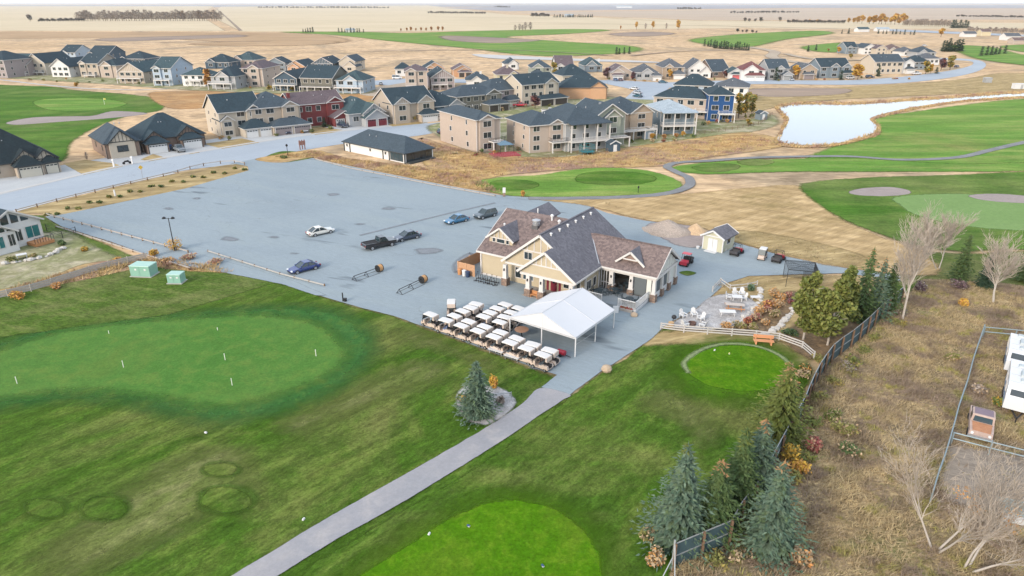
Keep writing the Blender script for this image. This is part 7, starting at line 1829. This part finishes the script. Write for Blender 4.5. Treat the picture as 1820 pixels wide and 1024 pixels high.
# practice net cage
c = G(1420, 505); ng = thing('practice_net', 'black netted golf practice cage above the shrub bed', 'net cage', (c.x, c.y, .06), rad(-15))
m = MB(); S_ = 2.0
for x in (-S_, S_):
    for y in (-S_, S_): m.bar((x, y, 0), (x, y, 2.7), .07)
for z in (2.7,):
    for s in (-S_, S_): m.bar((-S_, s, z), (S_, s, z), .06); m.bar((s, -S_, z), (s, S_, z), .06)
m.bar((-S_, -S_, 2.7), (S_, S_, 2.7), .03); m.bar((S_, -S_, 2.7), (-S_, S_, 2.7), .03); m.obj('frame', black, ng)
def netting(p, u, w, nu, nv, nm):
    m = MB()
    for i in range(nu + 1): a = p + u * (i / nu); m.bar(a, a + w, .022)
    for j in range(nv + 1): a = p + w * (j / nv); m.bar(a, a + u, .022)
    m.obj(nm, black, ng)
Vv = Vector
netting(Vv((-S_, S_, 0)), Vv((2 * S_, 0, 0)), Vv((0, 0, 2.7)), 26, 18, 'netting'); netting(Vv((S_, -S_, 0)), Vv((0, 2 * S_, 0)), Vv((0, 0, 2.7)), 26, 18, 'netting'); netting(Vv((0, -S_, 0)), Vv((2, 0, 0)), Vv((0, 0, 2.7)), 20, 24, 'netting'); netting(Vv((-S_, -S_, 2.7)), Vv((2 * S_, 0, 0)), Vv((0, 2 * S_, 0)), 14, 14, 'netting')
mt = thing('turf_mat', 'bright green turf mat before the practice cage', 'mat', G(1402, 503) + Vector((0, 0, .06)), rad(-15)); MB().box(-1.3, 1.3, -.9, .9, 0, .06).obj('turf', mat('green_turf', (.02, .17, .08), .9), mt)

# ================================================================ PATIO FURNITURE


def adirondack():
    r = thing('garden_chair', 'white garden chair', 'chair')
    for i in range(4): MB().box(-.28, .28, -.3 + i * .15, -.17 + i * .15, .36 - i * .03, .39 - i * .03).obj('slat', white, r)
    for i in range(5): MB().slab([(-.27 + i * .11, .27, .28), (-.17 + i * .11, .27, .28), (-.17 + i * .11, .52, 1.0 + .07 * (2 - abs(i - 2))), (-.27 + i * .11, .52, 1.0 + .07 * (2 - abs(i - 2)))], .03, (0, -1, .35)).obj('slat', white, r)
    for x in (-.34, .34):
        MB().box(x - .07, x + .07, -.35, .4, .55, .59).obj('arm', white, r)
        for y in (-.3, .3): MB().box(x - .04, x + .04, y - .04, y + .04, 0, .56).obj('leg', white, r)
    return r


ad = adirondack(); first = True
for x, y, a, lb, gp in ((1214, 566, 30, 'white garden chair left of the fire pit, upper one', 'chairs round the fire pit'), (1233, 564, 5, 'white garden chair behind the fire pit, middle one', 'chairs round the fire pit'), (1245, 571, -60, 'white garden chair right of the fire pit, upper one', 'chairs round the fire pit'), (1217, 582, 120, 'white garden chair left of the fire pit, lower one', 'chairs round the fire pit'), (1249, 583, -130, 'white garden chair right of the fire pit, lower one', 'chairs round the fire pit'),
                     (1296, 533, 60, 'white garden chair left of the upper white table', 'chairs round the upper white table'), (1307, 527, 10, 'white garden chair behind the upper white table', 'chairs round the upper white table'), (1318, 527, -15, 'white garden chair at the upper right of the white table', 'chairs round the upper white table'), (1320, 535, -80, 'white garden chair right of the upper white table', 'chairs round the upper white table')):
    q = G(x, y) + Vector((0, 0, .07))
    if first: ad.location = q; ad.rotation_euler.z = rad(a); ad['label'] = lb; ad['group'] = gp; first = False
    else: dup(ad, q, rad(a), lb, gp)


def plain_table(label, x, y, w, d, h, a, m_=white):
    r = thing('patio_table', label, 'table', G(x, y) + Vector((0, 0, .07)), rad(a))
    MB().box(-w / 2, w / 2, -d / 2, d / 2, h - .06, h).obj('tabletop', m_, r)
    for sx in (-1, 1):
        for sy in (-1, 1): MB().bar((sx * w * .42, sy * d * .4, 0), (sx * w * .4, sy * d * .38, h - .06), .06).obj('leg', m_, r)


plain_table('upper white table ringed by white garden chairs', 1309, 536, 1.3, 1.0, .72, -10); plain_table('white folding table left of the picnic table', 1292, 563, 2.0, .9, .74, -6); plain_table('low white table at the right end of the patio', 1342, 534, 1.3, .7, .5, 0)
fpit = thing('fire_pit', 'dark round fire pit ringed by white garden chairs', 'fire pit', G(1230, 579) + Vector((0, 0, .07))); MB().lathe([(.45, 0), (.5, .4), (.42, .42), (.36, .2)], 14).obj('bowl', mat('rust_iron', (.10, .06, .05), .8, .3), fpit)
gl_ = thing('patio_grill', 'black kettle grill by the patio corner', 'grill', G(1197, 575) + Vector((0, 0, .07)))
MB().lathe([(.1, .55), (.3, .7), (.32, .85), (.2, 1.05), (.05, 1.1)], 12).obj('bowl', black, gl_)
for i in range(3): MB().bar((.28 * math.cos(i * 2.1), .28 * math.sin(i * 2.1), 0), (.1 * math.cos(i * 2.1), .1 * math.sin(i * 2.1), .65), .04).obj('leg', black, gl_)
tp = thing('clay_pot', 'tan clay pot in the patio fence corner', 'pot', G(1192, 582) + Vector((0, 0, .07))); MB().lathe([(.25, 0), (.42, .35), (.3, .6), (.34, .65)], 12).obj('body', mat('clay', (.42, .27, .14), .8), tp)
pk = thing('picnic_table', 'orange wood picnic table with pale top on the patio', 'picnic table', G(1305, 551) + Vector((0, 0, .07)), rad(-12))
for i in range(4): MB().box(-1.2, 1.2, -.42 + i * .21, -.23 + i * .21, .72, .77).obj('plank', mat('pale_plank', (.42, .37, .33), .7), pk)
for y in (-.8, .8):
    MB().box(-1.2, 1.2, y - .14, y + .14, .42, .47).obj('bench', wood_o, pk)
for x in (-.8, .8): MB().bar((x, -.85, .0), (x, .3, .72), .08).bar((x, .85, 0), (x, -.3, .72), .08).bar((x, -.85, .4), (x, .85, .4), .07).obj('leg', wood_o, pk)
bn = thing('garden_bench', 'orange wood bench against the white rail fence', 'bench', G(1356, 612) + Vector((0, 0, .06)), rad(-10))
wood_c = mat('cedar_orange', (.50, .24, .12), .65, .12, 1.2, stretch=(.4, 3, 3))
for y0, y1 in ((-.42, -.22), (-.2, 0), (.02, .22)): MB().box(-1.15, 1.15, y0, y1, .44, .49).obj('plank', wood_c, bn)
for z in (.62, .84): MB().box(-1.15, 1.15, .26, .31, z, z + .19).obj('plank', wood_c, bn)
for x in (-.85, .85): MB().box(x - .08, x + .08, -.4, .3, 0, .44).box(x - .05, x + .05, .2, .26, .44, 1.0).obj('leg', wood_c, bn)

# ================================================================ LOT AND LAWN FITTINGS
barrel_m = mat('barrel_wood', (.45, .25, .11), .7, .2, 2)
for x0, y0, x1, y1, lb in ((630, 500, 672, 485, 'black club rack with a wooden barrel head, nearest the blue sedan'), (710, 524, 750, 505, 'black club rack with a wooden barrel head, nearest the carts')):
    a, b = G(x0, y0), G(x1, y1); L = (b - a).length; o = thing('club_rack', lb, 'rack', (a.x, a.y, .06), math.atan2(b.y - a.y, b.x - a.x))
    m = MB()
    for y in (-.55, .55): m.bar((0, y, .06), (L, y, .06), .07)
    m.bar((0, 0, .75), (L, 0, .75), .07)
    for x in (0, L * .5): m.bar((x, -.55, .06), (x, 0, .75), .06); m.bar((x, .55, .06), (x, 0, .75), .06); m.bar((x, -.55, .06), (x, .55, .06), .06)
    m.obj('frame', black, o)
    bb = MB().tube((L - .1, 0, .62), (L + .75, 0, .62), .52, .52, 14).obj('barrel', barrel_m, o)
    for s in (0, .75): MB().tube((L - .12 + s, 0, .62), (L - .02 + s, 0, .62), .55, n=14).obj('hoop', black, bb)
lp = thing('lamp_post', 'dark double headed lamp post behind the orange shrub', 'lamp post', G(311, 447) + Vector((0, 0, .05)))
LH = hgt(311, 447, 388); MB().tube((0, 0, 0), (0, 0, LH), .09, .06, 8).obj('pole', black, lp)
for x in (-.7, .7):
    h_ = MB().bar((0, 0, LH - .15), (x, 0, LH), .06).obj('arm', black, lp); MB().lathe([(.12, .2), (.3, 0), (.3, -.12), (.1, -.15)], 10, (x, 0, LH)).obj('lamp_head', black, h_)
ub = mat('utility_green', (.20, .36, .29), .5, .08, .8); ubt = mat('utility_green_top', (.30, .46, .40), .5, .06, .8)
for x, y, w, d, h, a, lb in ((258, 489, 3.0, 2.0, 1.75, -6, 'larger pale green utility box in the weeds'), (315, 502, 1.9, 1.5, 1.45, -2, 'smaller pale green utility box nearer the green')):
    o = thing('utility_box', lb, 'utility box', G(x, y) + Vector((0, 0, .05)), rad(a))
    MB().box(-w / 2 - .15, w / 2 + .15, -d / 2 - .15, d / 2 + .15, 0, .12).obj('concrete_pad', mat('pad_concrete', (.34, .33, .31), .9), o)
    MB().box(-w / 2, w / 2, -d / 2, d / 2, .12, h - .1).box(-w * .5, -w * .02, -d / 2 - .03, -d / 2, .2, h - .2).box(w * .02, w * .5, -d / 2 - .03, -d / 2, .2, h - .2).obj('body', ub, o)
    MB().box(-w / 2 - .05, w / 2 + .05, -d / 2 - .07, d / 2 + .05, h - .1, h, taper=.04).obj('lid', ubt, o)
    for x_ in (-w * .2, w * .28): MB().box(x_ - .14, x_ + .14, -d / 2 - .045, -d / 2 - .03, h * .6, h * .75).obj('warning_label', white, o)
pinm = mat('pin_white', (.66, .66, .60), .5, .03)
for x, y, lb in ((400.5, 641, 'white practice pin, upper one near the middle of the putting green'), (413, 686, 'white practice pin, lower one near the middle of the putting green'), (562, 634, 'white practice pin at the right end of the putting green'), (220, 654, 'white practice pin left of the middle of the putting green'), (31, 683, 'white practice pin at the left edge of the putting green'), (194, 594, 'tiny white practice pin at the upper left of the putting green'), (387, 588, 'tiny white practice pin at the top of the putting green')):
    o = thing('golf_pin', lb, 'golf pin', G(x, y) + Vector((0, 0, .06))); MB().tube((0, 0, 0), (0, 0, .85 if y > 600 else .4), .04, n=6).obj('stick', pinm, o); MB().lathe([(.16, 0), (.16, .012)], 10).obj('cup', dark, o)
fl = thing('flag_pin', 'yellow flag pin on the left golf hole', 'golf flag', G(186, 186) + Vector((0, 0, .05))); MB().tube((0, 0, 0), (0, 0, 2.4), .05, n=6).obj('stick', pinm, fl); MB().slab([(0, 0, 1.8), (.8, .1, 1.85), (.8, .1, 2.35), (0, 0, 2.4)], .03, (0, 1, 0)).obj('flag', mat('flag_yellow', (.5, .46, .1), .7), fl)
mark = mat('tee_marker_blue', (.03, .07, .16), .5)
for x, y, m_, lb in ((832.5, 937, mark, 'dark blue tee marker on the big round tee, upper one'), (964.5, 1008, mark, 'dark blue tee marker on the big round tee, lower one'), (763, 951, white, 'white tee marker at the left rim of the big round tee'), (1270, 624, white, 'white tee marker at the top of the oval tee'), (1296, 630, mat('marker_yellow', (.5, .5, .12)), 'yellow tee marker on the oval tee'), (366, 771, white, 'white scrap on the lawn below the putting green'), (540, 925, white, 'pale scrap on the lawn left of the cart path')):
    o = thing('tee_marker', lb, 'tee marker', G(x, y) + Vector((0, 0, .07)), R.uniform(0, 3)); MB().box(-.12, .12, -.07, .07, .02, .15, taper=.02).obj('block', m_, o); MB().box(-.125, .0, -.075, .075, .0, .08).obj('stripe', white, o)
po = thing('bollard', 'black post with a litter bin on the lawn edge of the lot', 'post', G(610, 537) + Vector((0, 0, .06))); MB().bar((0, 0, 0), (0, 0, 1.3), .14).obj('post_shaft', black, po); MB().lathe([(.2, 0), (.24, .5)], 8, (.3, 0, 0)).obj('bin', black, po)
for x, y, h, c1, lb, dia in ((254, 318, 2.6, (.55, .36, .05), 'yellow diamond road sign on the street island', True),):
    o = thing('road_sign', lb, 'sign', G(x, y) + Vector((0, 0, .05)), rad(40)); MB().bar((0, 0, 0), (0, 0, h), .08).obj('pole', steel, o)
    MB().slab([(0, -.05, h - .55), (.5, -.05, h), (0, -.05, h + .5), (-.5, -.05, h)], .04, (0, -1, 0)).obj('plate', mat('sign_yellow', c1, .5), o)
es = thing('entrance_sign', 'small brown timber entrance sign by the lot entry', 'sign', G(538, 266) + Vector((0, 0, .05)), rad(40))
for x in (-.7, 0, .7): MB().bar((x, 0, 0), (x, 0, 2.6), .22).obj('post', mat('brown_timber', (.22, .12, .10), .8), es)
MB().box(-.9, .9, -.12, .12, 1.2, 2.3).obj('board', mat('brown_timber', (.22, .12, .10), .8), es)
bl2 = thing('street_lamp', 'black globe lamp on the entrance island', 'lamp post', G(512, 279) + Vector((0, 0, .05))); MB().tube((0, 0, 0), (0, 0, 2.6), .1, .07, 6).obj('pole', black, bl2); MB().lathe([(.1, 2.6), (.3, 2.8), (.3, 3.1), (.05, 3.3)], 8).obj('lamp_head', black, bl2)
wp = thing('marker_post', 'white marker post on the street island', 'post', G(205, 349) + Vector((0, 0, .05))); MB().bar((0, 0, 0), (0, 0, 1.3), .25).obj('post_shaft', white, wp)
ts = thing('tee_sign', 'white tee sign on a brick foot above the lot', 'sign', G(896, 350) + Vector((0, 0, .05))); MB().box(-.25, .25, -.2, .2, 0, .8).obj('foot', stone_b, ts); MB().box(-.3, .3, -.05, .05, .8, 1.9).obj('plate', white, ts)
bw = thing('ball_washer', 'thin black ball washer post by the tee path', 'post', G(1134, 344) + Vector((0, 0, .05))); MB().bar((0, 0, 0), (0, 0, 1.5), .1).obj('post_shaft', black, bw); MB().box(-.15, .15, -.12, .12, 1.1, 1.5).obj('washer', black, bw)
# rails and stakes by the lone spruce
br = thing('bag_stand', 'grey pipe bag stand in the gravel bed by the lone spruce', 'stand', G(893, 714) + Vector((0, 0, .06)), rad(10)); m = MB()
for x in (-.9, .9): m.bar((x, 0, 0), (x, 0, 1.0), .06)
m.bar((-.9, 0, .9), (.9, 0, .9), .06); m.bar((-.9, 0, .45), (.9, 0, .45), .05); m.obj('frame', steel, br)

# ================================================================ TRAILERS, OLD TRUCK, RACK
trl_w = mat('trailer_white', (.55, .56, .57), .4, .06, .6, clear=.2); trl_b = mat('trailer_blue', (.05, .14, .28), .5, .1)


def trailer(label, x, y, a, L, W=2.5, H=3.0):
    o = thing('travel_trailer', label, 'trailer', G(x, y) + Vector((0, 0, .04)), rad(a))      # local: x to the right, y along its length
    m = MB(); pr = [(0, .75), (0, 1.9), (.7, H - .15), (1.3, H), (L, H), (L, .6), (.8, .6)]
    vs = [(xx, yy, zz) for xx in (0, W) for yy, zz in pr]; n = len(pr)
    m.mesh_(vs, [tuple(range(n)), tuple(range(2 * n - 1, n - 1, -1))] + [(i, n + i, n + (i + 1) % n, (i + 1) % n) for i in range(n)]); m.obj('body', trl_w, o)
    MB().box(-.015, 0, .9, L - .2, 1.0, 1.35).box(W, W + .015, .9, L - .2, 1.0, 1.35).obj('stripe', trl_b, o)
    MB().slab([(.3, .16, 2.15), (W - .3, .16, 2.15), (W - .3, .5, 2.65), (.3, .5, 2.65)], .03, (0, -1, .8)).obj('front_window', glass, o)
    for yy in (2.2, 4.6): window(o, (0, yy + 1.0), (0, yy), 1.6, 2.3, (-1, 0), trim, glass, .06, name='window')
    for xx, yy, w, d, h in ((W * .5, 2.2, .35, .35, .14), (W * .55, 3.6, .5, .7, .3), (W * .4, 5.6, .35, .35, .14)):
        MB().box(xx - w, xx + w, yy - d, yy + d, H, H + h, taper=.06).obj('roof_unit', mat('roof_unit_grey', (.36, .40, .41), .6), o)
    for i in range(3): MB().box(.12, W - .12, 1.5 + i * (L - 1.8) / 3, 1.53 + i * (L - 1.8) / 3, H, H + .03).obj('roof_seam', steel, o)
    for xx in (.05, W - .05):
        for yy in (L * .55, L * .68): MB().tube((xx - .12, yy, .35), (xx + .12, yy, .35), .35, n=12).obj('wheel', rubber, o)
    m = MB(); m.bar((.6, 1, .6), (W / 2, -1.1, .5), .1); m.bar((W - .6, 1, .6), (W / 2, -1.1, .5), .1); m.obj('hitch', black, o); MB().bar((W / 2, -1, 0), (W / 2, -1, .6), .1).obj('jack', black, o)
    return o


trailer('white travel trailer with a blue stripe parked in the pen, nearest one', 1777, 736, -36, 7.0)
trailer('white travel trailer parked behind the nearest one at the right edge', 1780, 668, -36, 6.0, 2.5, 2.7)
dg = mat('rusty_cream', (.38, .29, .25), .7, .3, 2); rr_ = mat('rusty_hood', (.35, .17, .09), .8, .4, 2)
ot = thing('old_truck', 'rusty old pale pickup truck standing in the weeds', 'old truck', G(1739, 787) + Vector((0, 0, .04)), rad(-33))   # faces the camera, -y
MB().mesh_([(-.95, 0, .45), (.95, 0, .45), (.95, 4.6, .5), (-.95, 4.6, .5), (-.9, .05, 1.05), (.9, .05, 1.05), (.95, 1.6, 1.2), (.95, 4.6, 1.2), (-.95, 4.6, 1.2), (-.95, 1.6, 1.2)], [(0, 1, 5, 4), (1, 2, 7, 6, 5), (3, 0, 4, 9, 8), (2, 3, 8, 7), (3, 2, 1, 0), (4, 5, 6, 9), (9, 6, 7, 8)]).obj('body', dg, ot)
MB().slab([(-.7, .1, 1.1), (.7, .1, 1.1), (.78, 1.45, 1.25), (-.78, 1.45, 1.25)], .04).obj('hood', rr_, ot)
cb = MB().box(-.92, .92, 1.55, 3.1, 1.2, 1.85, taper=.06).box(-.9, .9, 1.6, 3.05, 1.85, 1.93, taper=.05).obj('cab', dg, ot)
MB().box(-.74, .74, 1.8, 2.95, 1.925, 1.95).obj('roof_panel', mat('faded_purple', (.17, .13, .155), .7, .15), ot)
MB().slab([(-.75, 1.5, 1.28), (.75, 1.5, 1.28), (.7, 1.56, 1.8), (-.7, 1.56, 1.8)], .03, (0, -1, .1)).obj('windshield', glass_b, ot)
for x in (-.95, .95): MB().slab([(x, 1.8, 1.3), (x, 2.8, 1.3), (x * .96, 2.7, 1.75), (x * .96, 1.85, 1.75)], .03, (x, 0, 0)).obj('window', glass, ot)
MB().box(-.85, .85, 3.2, 4.5, 1.19, 1.21).obj('bed', dark, ot)
for x in (-.9, .9):
    for y in (.9, 3.7): MB().tube((x - .12, y, .36), (x + .12, y, .36), .36, n=12).obj('wheel', rubber, ot)
MB().box(-.98, .98, -.14, .02, .42, .62).obj('bumper', steel, ot)
for x in (-.68, .68): MB().tube((x, -.03, .82), (x, .06, .82), .13, n=10).obj('headlight', head_m, ot)
rk = thing('slat_rack', 'stack of grey green slats with a white end board at the right edge', 'stack', G(1776, 926) + Vector((0, 0, .04)), rad(-22))
slm = mat('slat_green', (.22, .27, .25), .7, .25, 1, stretch=(.5, 3, 3))
for i in range(6): MB().box(0, 2.6, i * .36, i * .36 + .28, .72 - .04 * (i % 2), .80).obj('slat', slm, rk)
for x in (.2, 1.3, 2.4): MB().box(x - .06, x + .06, 0, 2.1, .6, .68).obj('cross_beam', wood_g, rk)
for x in (.2, 2.4):
    for y in (.1, 2.0): MB().bar((x, y, 0), (x, y, .6), .1).obj('leg', wood_g, rk)
MB().box(.1, 2.6, -.12, -.03, .1, .75).obj('end_board', white, rk)

# ================================================================ VILLAGE GARDENS
gz = thing('gazebo', 'blue canopied gazebo between the two pink walkout houses', 'gazebo', G(897, 272) + Vector((0, 0, .05)), rad(20))
MB().face([(-2, -2, 2.4), (2, -2, 2.4), (0, 0, 3.3)]).face([(2, -2, 2.4), (2, 2, 2.4), (0, 0, 3.3)]).face([(2, 2, 2.4), (-2, 2, 2.4), (0, 0, 3.3)]).face([(-2, 2, 2.4), (-2, -2, 2.4), (0, 0, 3.3)]).obj('canopy', mat('gazebo_blue', (.10, .17, .23), .7), gz)
for x in (-1.9, 1.9):
    for y in (-1.9, 1.9): MB().bar((x, y, 0), (x, y, 2.4), .12).obj('post', black, gz)
rd = thing('red_deck', 'red wooden deck under the blue gazebo', 'deck', G(897, 276) + Vector((0, 0, .05)), rad(20)); MB().box(-3.6, 3.6, -2.6, 2.6, .0, .3).obj('floor', mat('deck_red', (.30, .06, .07), .7), rd)
m = MB()
for i in range(13): x = -3.6 + i * .6; m.bar((x, -2.6, .3), (x, -2.6, 1.2), .07)
m.bar((-3.6, -2.6, 1.2), (3.6, -2.6, 1.2), .09); m.bar((-3.6, -2.6, 1.2), (-3.6, 2.6, 1.2), .09); m.obj('railing', mat('deck_red', (.30, .06, .07)), rd)
tr_ = thing('trampoline', 'teal netted trampoline behind the balcony house', 'trampoline', G(1043, 274) + Vector((0, 0, .05)))
MB().lathe([(1.9, .7), (2.0, .75), (1.9, .8)], 16).obj('mat', mat('trampoline_teal', (.03, .16, .18), .6), tr_)
m = MB()
for i in range(8): a = i * math.pi / 4; m.bar((2 * math.cos(a), 2 * math.sin(a), 0), (2 * math.cos(a), 2 * math.sin(a), 2.4), .08)
for i in range(8): a, b = i * math.pi / 4, (i + 1) * math.pi / 4; m.bar((2 * math.cos(a), 2 * math.sin(a), 2.4), (2 * math.cos(b), 2 * math.sin(b), 2.4), .08); m.bar((2 * math.cos(a), 2 * math.sin(a), 1.6), (2 * math.cos(b), 2 * math.sin(b), 1.6), .04)
m.obj('frame', mat('trampoline_teal', (.03, .16, .18)), tr_)
for x, y, wl, lb in ((1084, 271, 'navy', 'small dark garden shed below the green gabled house'), (1146, 248, 'pale_blue', 'pale blue garden shed left of the white column house'), (1350, 214, 'slate', 'teal garden shed in the terraced corner garden')):
    o = thing('garden_shed', lb, 'shed', G(x, y) + Vector((0, 0, .04)), rad(20)); m, r2, t2 = MB(), MB(), MB(); wall_vol(m, 0, 3, 0, 2.6, 2.2, 'y', .5); roof_vol(r2, t2, 0, 3, 0, 2.6, 2.2, 'y', .5, .2); m.obj('wall', WALL[wl], o); r2.obj('roof', ROOF['slate'], o); t2.obj('trim', white, o); MB().box(1, 2, -.06, 0, 0, 1.9).obj('door', white, o)
for x, y, m_, lb in ((236, 292, white, 'white post lamp on the street side of the twin bungalows'), (203, 297, white, 'white post beside the first front lawn')):
    o = thing('garden_post', lb, 'post', G(x, y) + Vector((0, 0, .05))); MB().bar((0, 0, 0), (0, 0, 1.6), .35).box(-.3, .3, -.3, .3, 1.6, 1.9, taper=.1).obj('post_shaft', m_, o)
for x, y, c_, lb in ((302, 266, (.03, .10, .25), 'blue wheelie bin beside the grey pickup'), (476, 238, (.02, .07, .07), 'dark wheelie bin between two wide garages')):
    o = thing('wheelie_bin', lb, 'bin', G(x, y) + Vector((0, 0, .05)), rad(40)); MB().box(-.5, .5, -.4, .4, .1, 1.2, taper=-.05).obj('body', mat('bin_%d' % x, c_, .5), o); MB().box(-.56, .56, -.46, .46, 1.2, 1.3).obj('lid', mat('bin_%d' % x, c_), o)
gc = thing('garden_table', 'white garden table and tub below the glazed house', 'table', G(40, 460) + Vector((0, 0, .05)), rad(40)); MB().box(-.7, .7, -.5, .5, .66, .72).obj('tabletop', white, gc)
for x in (-.6, .6): MB().box(x - .05, x + .05, -.4, .4, 0, .66).obj('leg', white, gc)
mo = thing('parked_motorcycle', 'dark motorcycle standing by the street before the twin bungalows', 'motorcycle', G(226, 292) + Vector((0, 0, .05)), rad(40))
for x in (-.7, .7): MB().tube((x, -.08, .32), (x, .08, .32), .32, n=12).obj('wheel', rubber, mo)
MB().mesh_([(-.6, -.15, .5), (.5, -.15, .45), (.5, .15, .45), (-.6, .15, .5), (-.5, -.13, .85), (.45, -.13, .95), (.45, .13, .95), (-.5, .13, .85)], [(3, 2, 1, 0), (4, 5, 6, 7), (0, 1, 5, 4), (1, 2, 6, 5), (2, 3, 7, 6), (3, 0, 4, 7)]).obj('body', black, mo); MB().bar((.7, 0, .32), (.45, 0, 1.1), .07).bar((.45, -.35, 1.1), (.45, .35, 1.1), .05).obj('fork', steel, mo)
# far farm buildings
for x, y, w, d, h, a, wl, rf_, lb in ((1012, 31, 34, 20, 8, 5, 'white', 'pale', 'white farm building in the far farmyard'), (622, 58, 16, 11, 5, 0, 'white', 'pale', 'tiny white house among far spruces'), (1110, 14, 260, 60, 22, 2, 'white', 'pale', 'long pale shed far off near the horizon'), (1536, 57, 24, 14, 6, 10, 'white', 'teal', 'teal roofed far building left of the spruces'), (1570, 56, 26, 12, 5, 5, 'white', 'pale', 'long low white far building by the spruces'), (1724, 66, 20, 14, 6, 0, 'white', 'grey', 'small white far building with grey roof'), (1752, 64, 16, 14, 8, 0, 'yellow', 'brown', 'tan gabled far house on the right'), (1800, 72, 22, 16, 7, 0, 'white', 'grey', 'white gabled far house nearest the right edge'), (1818, 78, 26, 14, 5, 0, 'pink', 'brown', 'low pink far building cut by the right edge')):
    p = G(x, y); s_ = 1.0
    if w > 100: w, d, h = 120, 30, 9
    else: w, d, h = w * .7, d * .7, max(3.2, h * .62)
    House(lb, 0, 0, 0, 0, a, d, wl, rf_, 'x', .5, loc=(p.x - w / 2, p.y), W=w, h=h, win=False, name='farm_building')
for x, y, l, lb in ((1812, 158, 3.2, 'white storage box on the bank at the right edge'), (1754, 147, 1.6, 'small grey utility cabinet on the bank')):
    o = thing('storage_box', lb, 'box', G(x, y) + Vector((0, 0, .05))); MB().box(-l, l, -1.2, 1.2, 0, 2.2).box(-l - .1, l + .1, -1.3, 1.3, 2.2, 2.35).obj('body', white if l > 2 else steel, o); MB().box(-.5, .5, -1.26, -1.2, .1, 1.9).obj('door', steel, o)

# ================================================================ HAZE
N = NT('haze_air')
N.t.nodes.remove(N.p)
pv = N.t.nodes.new('ShaderNodeVolumePrincipled')
pv.inputs['Color'].default_value = (1, 1, 1, 1)
pv.inputs['Density'].default_value = 0.00005
pv.inputs['Anisotropy'].default_value = 0.2
N.t.links.new(pv.outputs[0], N.t.nodes['Material Output'].inputs['Volume'])
hz = MB().box(-50500, 50500, -300, 50500, -1.0, 40.0).obj('haze', N.mat)
tag(hz, 'thin pale autumn haze over the far fields', None, None, 'stuff')
